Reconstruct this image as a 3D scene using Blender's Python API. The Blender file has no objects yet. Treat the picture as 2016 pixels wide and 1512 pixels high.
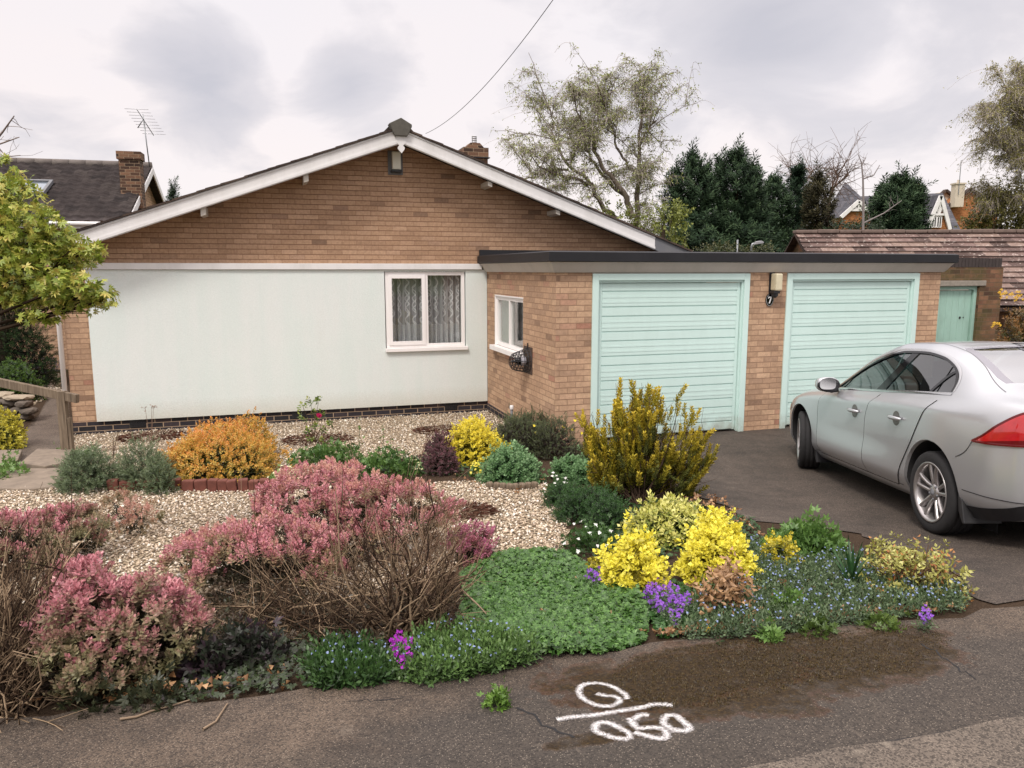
import bpy, bmesh, math, random
import numpy as np
from mathutils import Vector, Matrix
random.seed(7); RNG = np.random.default_rng(7)
SC = bpy.context.scene
COL = SC.collection
PI = math.pi
# ---------------------------------------------------------------- camera geometry (used to take measurements off the photo)
FPX, CX, CY, EYE = 1500.0, 1008.0, 756.0, 2.2
PITCH = math.atan(0.15); CP, SP = math.cos(PITCH), math.sin(PITCH)
TH = math.radians(17.55)                       # the house stands turned by this angle
E1 = (math.cos(TH), math.sin(TH)); E2 = (-math.sin(TH), math.cos(TH)); OX, OY = -0.425, 12.66
def W(s, q, z=0.0):                            # house frame -> world
    return Vector((OX + s*E1[0] + q*E2[0], OY + s*E1[1] + q*E2[1], z))
def toh(X, Y):
    dx, dy = X-OX, Y-OY
    return dx*E1[0]+dy*E1[1], dx*E2[0]+dy*E2[1]
def ray(x, y):
    u = (x-CX)/FPX; v = (y-CY)/FPX
    return (u, CP - v*SP, -SP - v*CP)
def AY(x, y, Y):                               # point of a view ray at a given distance
    d = ray(x, y); t = Y/d[1]
    return Vector((t*d[0], Y, EYE + t*d[2]))
_gq = [-60, -14, -12.2, -10, -9.15, -8, -7, -5, -3, -1, 0, 3, 60]
_gz = [.66, .66, .6, .5, .41, .31, .22, .05, -.06, -.14, -.165, -.2, -.25]
_dq = [-60, -14, -12.2, -10.2, -9.15, -8.5, -7.72, -6.4, -5.1, -4.5, -3.2, 0, 60]
_dz = [.66, .66, .6, .5, .40, .27, .14, .03, -.06, -.05, -.03, -.1, -.25]
def tz(X, Y):                                  # terrain height
    s, q = toh(X, Y)
    a = float(np.interp(q, _gq, _gz)); b = float(np.interp(q, _dq, _dz))
    w = min(1, max(0, (s-0.1)/1.2)); w = w*w*(3-2*w)
    return a*(1-w)+b*w
def G(x, y):                                   # where a view ray meets the terrain
    d = ray(x, y); t = 1.0
    lo, hi = 0.8, 60.0
    step = 0.05; t = lo
    while t < hi:
        if EYE + t*d[2] <= tz(t*d[0], t*d[1]): break
        t += step
    a, b = t-step, t
    for _ in range(18):
        m = (a+b)/2
        if EYE + m*d[2] <= tz(m*d[0], m*d[1]): b = m
        else: a = m
    return Vector((b*d[0], b*d[1], tz(b*d[0], b*d[1])))
# ---------------------------------------------------------------- colours
def lin(c): return c/12.92 if c <= 0.04045 else ((c+0.055)/1.055)**2.4
def C(h, k=1.0):
    h = h.lstrip('#'); return tuple(lin(int(h[i:i+2], 16)/255)*k for i in (0, 2, 4))
# ---------------------------------------------------------------- node helper
class NT:
    def __init__(s, name):
        s.m = bpy.data.materials.new(name); s.m.use_nodes = True
        s.t = s.m.node_tree; s.t.nodes.clear()
        s.out = s.t.nodes.new('ShaderNodeOutputMaterial')
    def n(s, typ, props=None, **inp):
        nd = s.t.nodes.new(typ)
        for k, v in (props or {}).items(): setattr(nd, k, v)
        for k, v in inp.items(): s.put(nd.inputs[k.replace('_', ' ')], v)
        return nd
    def put(s, sock, v):
        if isinstance(v, bpy.types.NodeSocket): s.t.links.new(v, sock)
        elif isinstance(v, bpy.types.Node): s.t.links.new(v.outputs[0], sock)
        else:
            if sock.type == 'RGBA' and len(v) == 3: v = (*v, 1)
            sock.default_value = v
    def math(s, op, a, b=0.0, c=None):
        nd = s.t.nodes.new('ShaderNodeMath'); nd.operation = op
        s.put(nd.inputs[0], a); s.put(nd.inputs[1], b)
        if c is not None: s.put(nd.inputs[2], c)
        return nd.outputs[0]
    def mix(s, f, a, b, mode='MIX'):
        nd = s.t.nodes.new('ShaderNodeMix'); nd.data_type = 'RGBA'; nd.blend_type = mode
        s.put(nd.inputs[0], f); s.put(nd.inputs[6], a); s.put(nd.inputs[7], b)
        return nd.outputs[2]
    def ramp(s, f, stops):
        nd = s.t.nodes.new('ShaderNodeValToRGB'); e = nd.color_ramp.elements
        while len(e) < len(stops): e.new(0.5)
        for el, (p, c) in zip(e, stops):
            el.position = p; el.color = (*c, 1) if len(c) == 3 else c
        s.put(nd.inputs[0], f); return nd.outputs[0]
    def noise(s, vec, scale, detail=4, rough=.55, dist=0.0):
        nd = s.n('ShaderNodeTexNoise', None, Scale=scale, Detail=detail, Roughness=rough, Distortion=dist)
        if vec is not None: s.put(nd.inputs['Vector'], vec)
        return nd.outputs[0]
    def obj(s): return s.t.nodes.new('ShaderNodeTexCoord').outputs['Object']
    def pos(s): return s.t.nodes.new('ShaderNodeNewGeometry').outputs['Position']
    def bsdf(s, col, rough=.6, metal=0.0, bump=None, bstr=.3, bdist=.01, spec=.5, **kw):
        b = s.n('ShaderNodeBsdfPrincipled')
        s.put(b.inputs['Base Color'], col); s.put(b.inputs['Roughness'], rough); s.put(b.inputs['Metallic'], metal)
        s.put(b.inputs['Specular IOR Level'], spec)
        for k, v in kw.items(): s.put(b.inputs[k.replace('_', ' ')], v)
        if bump is not None:
            bn = s.n('ShaderNodeBump', None, Strength=bstr, Distance=bdist, Height=bump)
            s.put(b.inputs['Normal'], bn.outputs[0])
        return b
    def done(s, sh):
        s.put(s.out.inputs['Surface'], sh); return s.m
def simple(name, col, rough=.6, metal=0.0, var=.12, scale=8, bump=.0, spec=.5):
    t = NT(name); o = t.obj(); nz = t.noise(o, scale, 5, .6)
    c = t.mix(nz, tuple(x*(1-var*1.6) for x in col), tuple(min(1, x*(1+var*1.3)) for x in col))
    return t.done(t.bsdf(c, rough, metal, nz if bump else None, bump, .01, spec))
def brick_mat(name, stops, mortar, course=.075, length=.225, mz=.12, mu=.05, grime=None, joint=.75):
    t = NT(name); tc = t.t.nodes.new('ShaderNodeTexCoord'); o = tc.outputs['Object']
    sx = t.n('ShaderNodeSeparateXYZ'); t.put(sx.inputs[0], o)
    nn = t.n('ShaderNodeSeparateXYZ'); t.put(nn.inputs[0], tc.outputs['Normal'])
    side = t.math('GREATER_THAN', t.math('ABSOLUTE', nn.outputs[0]), .6)
    u = t.math('ADD', t.math('MULTIPLY', sx.outputs[0], t.math('SUBTRACT', 1.0, side)), t.math('MULTIPLY', sx.outputs[1], side))
    zz = t.math('DIVIDE', t.math('ADD', sx.outputs[2], 20.0), course)
    r = t.math('FLOOR', zz); fz = t.math('FRACT', zz)
    off = t.math('MULTIPLY', t.math('MODULO', r, 2.0), .5)
    uu = t.math('ADD', t.math('DIVIDE', t.math('ADD', u, 40.0), length), off)
    c = t.math('FLOOR', uu); fu = t.math('FRACT', uu)
    cv = t.n('ShaderNodeCombineXYZ', None, X=c, Y=r)
    wn = t.n('ShaderNodeTexWhiteNoise', {'noise_dimensions': '2D'}); t.put(wn.inputs['Vector'], cv.outputs[0])
    base = t.ramp(wn.outputs['Value'], stops)
    n1 = t.noise(o, 24, 5, .7); n2 = t.noise(o, 1.1, 4, .6)
    base = t.mix(.55, base, t.ramp(n1, [(.3, (.55, .53, .5)), (.7, (1.25, 1.22, 1.2))]), 'MULTIPLY')
    base = t.mix(.5, base, t.ramp(n2, [(.3, (.72, .70, .68)), (.7, (1.15, 1.15, 1.15))]), 'MULTIPLY')
    if grime: base = t.mix(t.math('MULTIPLY', t.ramp(t.noise(o, 2.2, 5, .65), [(.42, (0, 0, 0)), (.62, (1, 1, 1))]), .8), base, grime)
    jz = t.math('LESS_THAN', fz, mz); ju = t.math('MULTIPLY', t.math('LESS_THAN', fu, mu), joint)
    m = t.math('MAXIMUM', jz, ju)
    col = t.mix(m, base, mortar)
    hgt = t.math('ADD', t.math('SUBTRACT', 1.0, m), t.math('MULTIPLY', n1, .5))
    return t.done(t.bsdf(col, .85, 0, hgt, .9, .008, .25))
def leaf_mat(name, rough=.45, trans=.22, spec=.5):
    t = NT(name); a = t.n('ShaderNodeVertexColor', {'layer_name': 'Col'})
    b = t.bsdf(a.outputs[0], rough, spec=spec)
    tr = t.n('ShaderNodeBsdfTranslucent'); t.put(tr.inputs[0], a.outputs[0])
    mx = t.n('ShaderNodeMixShader', None, Fac=trans); t.put(mx.inputs[1], b.outputs[0]); t.put(mx.inputs[2], tr.outputs[0])
    return t.done(mx)
# ---------------------------------------------------------------- object helpers
def link(o, parent=None):
    COL.objects.link(o)
    if parent is not None: o.parent = parent
    return o
def thing(name, label, cat, loc=(0, 0, 0), rotz=0.0, group=None):
    o = bpy.data.objects.new(name, None); o.empty_display_size = .2
    COL.objects.link(o); o.location = loc; o.rotation_euler = (0, 0, rotz)
    return tag(o, label, cat, group)
def tag(o, label, cat=None, group=None, kind=None):
    if label: o['label'] = label
    if cat: o['category'] = cat
    if group: o['group'] = group
    if kind: o['kind'] = kind
    return o
class MB:                                      # plain mesh collector
    def __init__(s): s.v = []; s.f = []; s.mi = []; s.cur = 0
    def add(s, vs, fs):
        b = len(s.v); s.v += [tuple(v) for v in vs]
        for f in fs: s.f.append(tuple(i+b for i in f)); s.mi.append(s.cur)
        return s
    def box(s, x0, x1, y0, y1, z0, z1):
        return s.add([(x0,y0,z0),(x1,y0,z0),(x1,y1,z0),(x0,y1,z0),(x0,y0,z1),(x1,y0,z1),(x1,y1,z1),(x0,y1,z1)],
                     [(0,3,2,1),(4,5,6,7),(0,1,5,4),(1,2,6,5),(2,3,7,6),(3,0,4,7)])
    def prism(s, poly, y0, y1, axis='y'):      # polygon (a, z) pushed along y, or (x, y) pushed along z, or (y, z) along x
        n = len(poly)
        if axis == 'y': A = [(a, y0, b) for a, b in poly]; B = [(a, y1, b) for a, b in poly]
        elif axis == 'z': A = [(a, b, y0) for a, b in poly]; B = [(a, b, y1) for a, b in poly]
        else: A = [(y0, a, b) for a, b in poly]; B = [(y1, a, b) for a, b in poly]
        return s.add(A+B, [tuple(range(n)), tuple(range(2*n-1, n-1, -1))] + [(i, n+i, n+(i+1) % n, (i+1) % n) for i in range(n)])
    def beam(s, a, b, w, h):                   # rectangular bar from a to b
        a, b = Vector(a), Vector(b); d = (b-a).normalized()
        up = Vector((0, 0, 1)) if abs(d.z) < .95 else Vector((0, 1, 0))
        x = d.cross(up).normalized()*w/2; y = x.cross(d).normalized()*h/2
        return s.add([a-x-y, a+x-y, a+x+y, a-x+y, b-x-y, b+x-y, b+x+y, b-x+y],
                     [(0,3,2,1),(4,5,6,7),(0,1,5,4),(1,2,6,5),(2,3,7,6),(3,0,4,7)])
    def tube(s, pts, r, n=8, cap=True):
        pts = [Vector(p) for p in pts]; m = len(pts)
        rs = [r]*m if not isinstance(r, (list, tuple)) else r
        vs = []; px = None
        for i, p in enumerate(pts):
            d = (pts[min(i+1, m-1)]-pts[max(i-1, 0)]).normalized()
            if px is None:
                a = Vector((0, 0, 1)) if abs(d.z) < .9 else Vector((1, 0, 0)); px = d.cross(a).normalized()
            else:
                px = (px - d*px.dot(d)); px = px.normalized() if px.length > 1e-6 else d.orthogonal().normalized()
            py = d.cross(px)
            for k in range(n):
                t = 2*PI*k/n; vs.append(p + (px*math.cos(t)+py*math.sin(t))*rs[i])
        fs = [(i*n+k, i*n+(k+1) % n, (i+1)*n+(k+1) % n, (i+1)*n+k) for i in range(m-1) for k in range(n)]
        if cap: fs += [tuple(range(n-1, -1, -1)), tuple((m-1)*n+k for k in range(n))]
        return s.add(vs, fs)
    def lathe(s, prof, n=24, axis='z', org=(0, 0, 0)):   # prof: (radius, height)
        vs = []; o = Vector(org)
        for r, h in prof:
            for k in range(n):
                t = 2*PI*k/n; a, b = r*math.cos(t), r*math.sin(t)
                vs.append(o + (Vector((a, b, h)) if axis == 'z' else Vector((a, h, b)) if axis == 'y' else Vector((h, a, b))))
        m = len(prof)
        fs = [(i*n+k, i*n+(k+1) % n, (i+1)*n+(k+1) % n, (i+1)*n+k) for i in range(m-1) for k in range(n)]
        fs += [tuple(range(n-1, -1, -1)), tuple((m-1)*n+k for k in range(n))]
        return s.add(vs, fs)
    def grid(s, P):                            # P[i][j] points
        n, m = len(P), len(P[0])
        return s.add([p for row in P for p in row], [(i*m+j, i*m+j+1, (i+1)*m+j+1, (i+1)*m+j) for i in range(n-1) for j in range(m-1)])
    def build(s, name, mats, parent=None, smooth=False, bevel=0.0, fix=True):
        me = bpy.data.meshes.new(name); me.from_pydata(s.v, [], s.f)
        for m in (mats if isinstance(mats, (list, tuple)) else [mats]): me.materials.append(m)
        if fix or bevel:
            bm = bmesh.new(); bm.from_mesh(me)
            for f, k in zip(bm.faces, s.mi): f.material_index = k
            if fix: bmesh.ops.recalc_face_normals(bm, faces=bm.faces)
            if bevel:
                es = [e for e in bm.edges if len(e.link_faces) == 2 and e.calc_face_angle(0) > .6]
                bmesh.ops.bevel(bm, geom=es, offset=bevel, segments=2, affect='EDGES', profile=.6)
            bm.to_mesh(me); bm.free()
        else: me.polygons.foreach_set('material_index', s.mi)
        if smooth: me.polygons.foreach_set('use_smooth', [True]*len(me.polygons))
        me.update()
        return link(bpy.data.objects.new(name, me), parent)
def np_mesh(name, V, T, colr, mat, parent=None):           # triangles from numpy arrays with a point colour
    me = bpy.data.meshes.new(name); V = np.asarray(V, np.float32); T = np.asarray(T, np.int32)
    me.vertices.add(len(V)); me.vertices.foreach_set('co', V.ravel())
    me.loops.add(T.size); me.loops.foreach_set('vertex_index', T.ravel())
    me.polygons.add(len(T)); me.polygons.foreach_set('loop_start', np.arange(0, T.size, 3, dtype=np.int32))
    if colr is not None:
        a = me.color_attributes.new('Col', 'FLOAT_COLOR', 'POINT')
        a.data.foreach_set('color', np.concatenate([np.asarray(colr, np.float32), np.ones((len(V), 1), np.float32)], 1).ravel())
    me.materials.append(mat); me.update(calc_edges=True); me.validate()
    return link(bpy.data.objects.new(name, me), parent)
def sheet(name, Pw, mat, kind='structure', smooth=True):
    m = MB(); m.grid(Pw); o = m.build(name, mat, None, smooth); o['kind'] = kind; return o
# ---------------------------------------------------------------- materials
M = {}
BR = [(0, C('8c725f')), (.04, C('aa8d76')), (.3, C('b3947a')), (.6, C('bc9c81')), (.95, C('c4a589')), (.98, C('b38c77')), (1, C('a87d6a'))]
M['brick'] = brick_mat('tan_brick', BR, C('93765f'))
BG_ = [(0, C('846b59')), (.04, C('a2846c')), (.35, C('a8896f')), (.7, C('af9076')), (.96, C('b6977d')), (1, C('967a67'))]
M['brick_gable'] = brick_mat('gable_brick', BG_, C('7d5d4b'), joint=.35)  # tan brick again, darkened to put the gable's shade into its colour
M['brick_old'] = brick_mat('mossy_brick', [(0, C('4e3a30')), (.5, C('7d5a47')), (1, C('8f6b52'))], C('6d5c49'), grime=C('4d4a2c'))
M['brick_dark'] = brick_mat('blue_plinth_brick', [(0, C('2b2a2e')), (.6, C('37343a')), (1, C('4a4042'))], C('a58f78'), mz=.13, mu=.055, joint=1)
M['brick_chim'] = brick_mat('chimney_brick', [(0, C('382b25')), (.5, C('5f473a')), (1, C('856550'))], C('96816a'), joint=1)
M['brick_orange'] = brick_mat('orange_brick', [(0, C('8a5836')), (.5, C('a86c42')), (1, C('b67b50'))], C('9a7552'))
def render_mat():
    t = NT('white_render'); o = t.obj(); mp = t.n('ShaderNodeMapping', None, Scale=(2.2, 2.2, .25)); t.put(mp.inputs[0], o)
    st = t.noise(mp.outputs[0], 1.6, 5, .6); n2 = t.noise(o, .9, 4, .5); fine = t.noise(o, 55, 5, .75)
    c = t.ramp(st, [(.3, C('d6dfdb')), (.6, C('dce1de')), (.8, C('d9ddd9'))])
    c = t.mix(t.ramp(n2, [(.45, (0, 0, 0)), (.75, (.6, .6, .6))]), c, C('d3e0da'))
    sx = t.n('ShaderNodeSeparateXYZ'); t.put(sx.inputs[0], o)
    low = t.ramp(t.math('ADD', sx.outputs[2], t.math('MULTIPLY', fine, .25)), [(.08, (.55, .55, .55)), (.42, (0, 0, 0))])
    c = t.mix(low, c, C('b9af9b')); c = t.mix(.35, c, t.ramp(fine, [(.3, (.82, .82, .82)), (.7, (1.1, 1.1, 1.1))]), 'MULTIPLY')
    return t.done(t.bsdf(c, .85, 0, t.math('ADD', fine, t.math('MULTIPLY', n2, 2.0)), .6, .008, .2))
M['render'] = render_mat()
def paint_mat(name, col, dirt=.25, rough=.45, dcol='8d8a80', sc=3.0, splash=0.0):
    t = NT(name); o = t.obj(); mp = t.n('ShaderNodeMapping', None, Scale=(1, 1, .35)); t.put(mp.inputs[0], o)
    n = t.noise(mp.outputs[0], sc, 6, .7); f = t.noise(o, 60, 3, .6)
    c = t.mix(t.math('MULTIPLY', t.ramp(n, [(.45, (0, 0, 0)), (.8, (1, 1, 1))]), dirt), col, C(dcol))
    if splash:                                              # mud splashed up from the ground
        sx = t.n('ShaderNodeSeparateXYZ'); t.put(sx.inputs[0], o); hz = t.math('ADD', sx.outputs[2], t.math('MULTIPLY', t.math('SUBTRACT', t.noise(o, 7, 6, .75), .5), -.7))
        c = t.mix(t.math('MULTIPLY', t.ramp(t.math('ADD', hz, .1), [(.02, (1, 1, 1)), (.30, (0, 0, 0))]), splash), c, C('8a8272'))
    return t.done(t.bsdf(c, rough, 0, f, .12, .003, .4))
M['white'] = paint_mat('white_paint', C('dcdad9'), .3)
M['upvc'] = paint_mat('white_plastic', C('ece8e6'), .08, .3)
M['fascia'] = paint_mat('weathered_white_paint', C('bdb6ad'), .4, .6)
M['mint'] = paint_mat('mint_paint', C('c8e0da'), .2, .4, 'a3b9b0', 5, .6)
M['mint_old'] = paint_mat('faded_mint_paint', C('9fc2b4'), .45, .6, '6d8274', 4)
M['black'] = paint_mat('black_plastic', C('202024'), .1, .45)
M['felt'] = paint_mat('roof_felt', C('19191d'), .35, .55, '333338')
M['gloss_black'] = simple('gloss_black', C('0d0d0f'), .08)
M['grey_board'] = paint_mat('grey_board', C('6a6b6f'), .3, .6)
M['dark'] = simple('dark_interior', C('1e1d1e'), .9)
M['metal'] = simple('grey_metal', C('8d9092'), .4, .8)
M['alu'] = simple('galvanised_metal', C('b4b4b6'), .35, .9)
M['concrete'] = simple('concrete', C('8f877c'), .9, var=.3, scale=14, bump=.4)
M['wood'] = None
def wood_mat():
    t = NT('weathered_wood'); o = t.obj(); mp = t.n('ShaderNodeMapping', None, Scale=(40, 40, 3)); t.put(mp.inputs[0], o)
    n = t.noise(mp.outputs[0], 1.0, 6, .65); c = t.ramp(n, [(.3, C('4e4439')), (.55, C('756757')), (.75, C('8c7e6c'))])
    return t.done(t.bsdf(c, .85, 0, n, .4, .004, .2))
M['wood'] = wood_mat()
M['leaf'] = leaf_mat('leaves'); M['leaf_gloss'] = leaf_mat('glossy_leaves', .35, .15, .5)
M['petal'] = leaf_mat('petals', .7, .35, .1); M['needle'] = leaf_mat('needles', .7, .12, .2)
M['twig'] = leaf_mat('twigs', .9, .0, .1)
def bark_mat(name, a, b, sc=20):
    t = NT(name); o = t.obj(); mp = t.n('ShaderNodeMapping', None, Scale=(1, 1, .3)); t.put(mp.inputs[0], o)
    n = t.noise(mp.outputs[0], sc, 6, .7); return t.done(t.bsdf(t.ramp(n, [(.35, a), (.65, b)]), .9, 0, n, .6, .02, .15))
M['bark'] = bark_mat('bark', C('3b322a'), C('5f5347')); M['bark_birch'] = bark_mat('birch_bark', C('4a443c'), C('8d8478'), 5)
def glass_mat(name, tint, base=.03, gl=.9, rough=.01):
    t = NT(name); tr = t.n('ShaderNodeBsdfTransparent', None, Color=tint); g = t.n('ShaderNodeBsdfGlossy', None, Color=(gl, gl, gl), Roughness=rough)
    lw = t.n('ShaderNodeLayerWeight', None, Blend=.5)          # the same reflectance from either side of the pane
    f = t.math('MINIMUM', t.math('ADD', t.math('MULTIPLY', t.math('POWER', lw.outputs['Facing'], 4.0), .9), base+.04), 1.0)
    mx = t.n('ShaderNodeMixShader'); t.put(mx.inputs[0], f); t.put(mx.inputs[1], tr.outputs[0]); t.put(mx.inputs[2], g.outputs[0])
    return t.done(mx)
M['glass'] = glass_mat('window_glass', (.96, .98, .97), .02)
M['car_glass'] = glass_mat('tinted_car_glass', (.20, .25, .25), .12)
M['rear_glass'] = glass_mat('rear_glass', (.4, .44, .45), .45)
def tile_mat(name, stops, gauge, tw, lichen=None, jd=.5):
    # pattern lives in the tile's own UV-like object coordinates: x along the eaves, y up the slope
    t = NT(name); o = t.obj(); sx = t.n('ShaderNodeSeparateXYZ'); t.put(sx.inputs[0], o)
    rr = t.math('DIVIDE', t.math('ADD', sx.outputs[1], gauge*200), gauge); r = t.math('FLOOR', rr); fr = t.math('FRACT', rr)
    uu = t.math('ADD', t.math('DIVIDE', t.math('ADD', sx.outputs[0], tw*200), tw), t.math('MULTIPLY', t.math('MODULO', r, 2.0), .5))
    c = t.math('FLOOR', uu); fu = t.math('FRACT', uu)
    cv = t.n('ShaderNodeCombineXYZ', None, X=c, Y=r); wn = t.n('ShaderNodeTexWhiteNoise', {'noise_dimensions': '2D'}); t.put(wn.inputs['Vector'], cv.outputs[0])
    base = t.ramp(wn.outputs['Value'], stops)
    n = t.noise(o, 9, 6, .7); base = t.mix(.6, base, t.ramp(n, [(.3, (.55, .55, .55)), (.7, (1.3, 1.3, 1.3))]), 'MULTIPLY')
    if lichen: base = t.mix(t.ramp(t.noise(o, 17, 4, .6), [(.60, (0, 0, 0)), (.66, (.85, .85, .85))]), base, lichen)
    j = t.math('MAXIMUM', t.math('LESS_THAN', fr, .08), t.math('MULTIPLY', t.math('LESS_THAN', fu, .05), jd))
    base = t.mix(j, base, C('2b2522'))
    return t.done(t.bsdf(base, .85, 0, n, .4, .01, .2))
M['tile_dark'] = tile_mat('dark_roof_tiles', [(0, C('332e2e')), (.6, C('413a39')), (1, C('4b4442'))], .34, .33, jd=0)
M['tile_red'] = tile_mat('lichened_red_tiles', [(0, C('4a3c37')), (.5, C('74605a')), (1, C('857268'))], .2, .33, C('c0b4ab'))
M['slate'] = tile_mat('slate', [(0, C('45464c')), (.6, C('55555b')), (1, C('615f63'))], .3, .3)
M['tile_brown'] = tile_mat('brown_roof_tiles', [(0, C('3a302c')), (.6, C('4c403a')), (1, C('5a4d45'))], .34, .33)
# ground materials
def tarmac(name, a, b, patches, moss=None, bscale=1.0, newer=()):
    t = NT(name); p = t.pos()
    big = t.math('ADD', t.math('MULTIPLY', t.noise(p, .9, 6, .65, .6), .55), t.math('MULTIPLY', t.noise(p, 4.5, 6, .7), .45)); fine = t.noise(p, 90, 3, .6)
    vo = t.n('ShaderNodeTexVoronoi', {'feature': 'F1'}, Scale=150.0); t.put(vo.inputs['Vector'], p)
    c = t.mix(t.ramp(big, [(.38, (0, 0, 0)), (.62, (1, 1, 1))]), a, b)
    for (ctr, ax, bx, ang, cc) in newer:                         # areas relaid at another time, with their own stone
        mp = t.n('ShaderNodeMapping', {'vector_type': 'TEXTURE'}, Location=ctr, Rotation=(0, 0, ang), Scale=(ax, bx, 50)); t.put(mp.inputs[0], p)
        ln = t.n('ShaderNodeVectorMath', {'operation': 'LENGTH'}); t.put(ln.inputs[0], mp.outputs[0])
        d = t.math('ADD', ln.outputs['Value'], t.math('MULTIPLY', t.math('SUBTRACT', t.noise(p, 2.6, 5, .65), .5), .9))
        c = t.mix(t.ramp(t.math('MULTIPLY', d, .5), [(.40, (.8, .8, .8)), (.56, (0, 0, 0))]), c, t.mix(t.noise(p, 7, 5, .7), tuple(x*.75 for x in cc), tuple(x*1.3 for x in cc)))
    chip = t.ramp(vo.outputs['Distance'], [(.0, (1, 1, 1)), (.45, (0, 0, 0))])
    sp = t.n('ShaderNodeSeparateColor'); t.put(sp.inputs[0], vo.outputs['Color'])
    chipsel = t.math('MULTIPLY', chip, t.math('GREATER_THAN', sp.outputs[0], .70))
    c = t.mix(t.math('MULTIPLY', chipsel, .7), c, C('b3a594'))
    c = t.mix(t.math('MULTIPLY', t.math('LESS_THAN', sp.outputs[1], .35), .6), c, C('2c2927'))
    sc = t.noise(p, 5.0, 5, .6)
    c = t.mix(t.ramp(sc, [(.66, (0, 0, 0)), (.72, (.55, .55, .55))]), c, patches)
    hgt = t.math('ADD', t.math('MULTIPLY', vo.outputs['Distance'], -1.0), t.math('MULTIPLY', fine, .4))
    if moss:
        for (ctr, ax, bx, ang, rust) in moss:                    # moss colonies with a position and an outline of their own
            mp = t.n('ShaderNodeMapping', {'vector_type': 'TEXTURE'}, Location=ctr, Rotation=(0, 0, ang), Scale=(ax, bx, 50))
            t.put(mp.inputs[0], p)
            ln = t.n('ShaderNodeVectorMath', {'operation': 'LENGTH'}); t.put(ln.inputs[0], mp.outputs[0])
            d = t.math('ADD', ln.outputs['Value'], t.math('MULTIPLY', t.math('SUBTRACT', t.noise(p, 3.2, 6, .7), .5), 1.5))
            mk = t.ramp(t.math('MULTIPLY', d, .5), [(.36, (1, 1, 1)), (.47, (0, 0, 0))])
            edge = t.ramp(t.math('MULTIPLY', d, .5), [(.40, (0, 0, 0)), (.44, (1, 1, 1)), (.48, (0, 0, 0))])
            mn = t.noise(p, 55, 6, .8); mc = t.ramp(mn, [(.3, C('150f09')), (.45, C('2c2113')), (.6, C('43341d')), (.75, C('665532'))])
            mc = t.mix(t.math('MULTIPLY', edge, rust), mc, C('5a3012'))
            pat = t.ramp(t.noise(p, 13, 4, .6), [(.32, (.4, .4, .4)), (.5, (1, 1, 1))])
            c = t.mix(t.math('MULTIPLY', mk, t.math('MULTIPLY', pat, .95)), c, mc)
            hgt = t.math('ADD', hgt, t.math('MULTIPLY', mk, t.math('MULTIPLY', mn, 2.2)))
    return t.done(t.bsdf(c, .88, 0, hgt, .55*bscale, .008, .25))
# ================================================================ HOUSE
ROT = TH
house = thing('house', 'tan brick bungalow with a white rendered front panel under a low gable', 'house', W(0, 0, 0), ROT)
AP = -1.44                                     # apex position along the front
def roofz(s): return 4.30 - abs(s-AP)*.358     # top of the tiles at the front
PW = (-5.88, 0.0)
m = MB()                                       # brick front above the panel, left strip, right of the garage
ztop = lambda s: roofz(s) - .16
m.prism([(-6.2, 2.24), (3.28, 2.24), (3.28, ztop(3.28)), (AP, ztop(AP)), (-6.2, ztop(-6.2))], 0.0, .11)
m.build('wall', M['brick_gable'], house)
m = MB(); m.box(-6.2, -5.88, 0.0, .11, -.02, 2.24); m.build('corner_pier', M['brick'], house)
m = MB(); m.box(-6.2, -6.09, .11, 10, -.3, 2.50); m.box(3.17, 3.28, .11, 10, -.3, 2.5); m.box(-6.09, 3.17, 9.89, 10, -.3, 2.5); m.box(0.12, 3.28, 0.0, .11, -.3, 2.24)
m.build('side_wall', M['brick'], house)
m = MB(); m.prism([(-6.2, 2.5), (3.28, 2.5), (AP, 4.1)], 9.89, 10.0); m.build('rear_gable', M['brick'], house)
# plinth
m = MB(); m.box(-6.21, 0.0, -.012, .1, -.3, .015); pl = m.build('plinth', M['brick_dark'], house)
for sx in (-5.35, -3.05, -.62):
    v = MB(); v.box(sx-.11, sx+.11, -.02, -.013, -.105, .005)
    for i in range(6):
        for j in range(4): v.box(sx-.095+i*.034, sx-.078+i*.034, -.026, -.0205, -.095+j*.026, -.08+j*.026)
    v.build('air_brick', M['black'], pl)
# rendered panel with the window opening
wx0, wx1, wz0, wz1 = -1.68, -.36, .90, 2.17
m = MB(); y0, y1 = -.05, .09
m.box(PW[0], wx0, y0, y1, .02, 2.2); m.box(wx1, -.002, y0, y1, .02, 2.2); m.box(wx0, wx1, y0, y1, .02, wz0); m.box(wx0, wx1, y0, y1, wz1, 2.2)
m.build('rendered_panel', M['render'], house)
m = MB(); m.box(PW[0]-.03, -.09, -.085, .0, 2.203, 2.295); m.build('drip_board', M['white'], house, bevel=.006)
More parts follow.
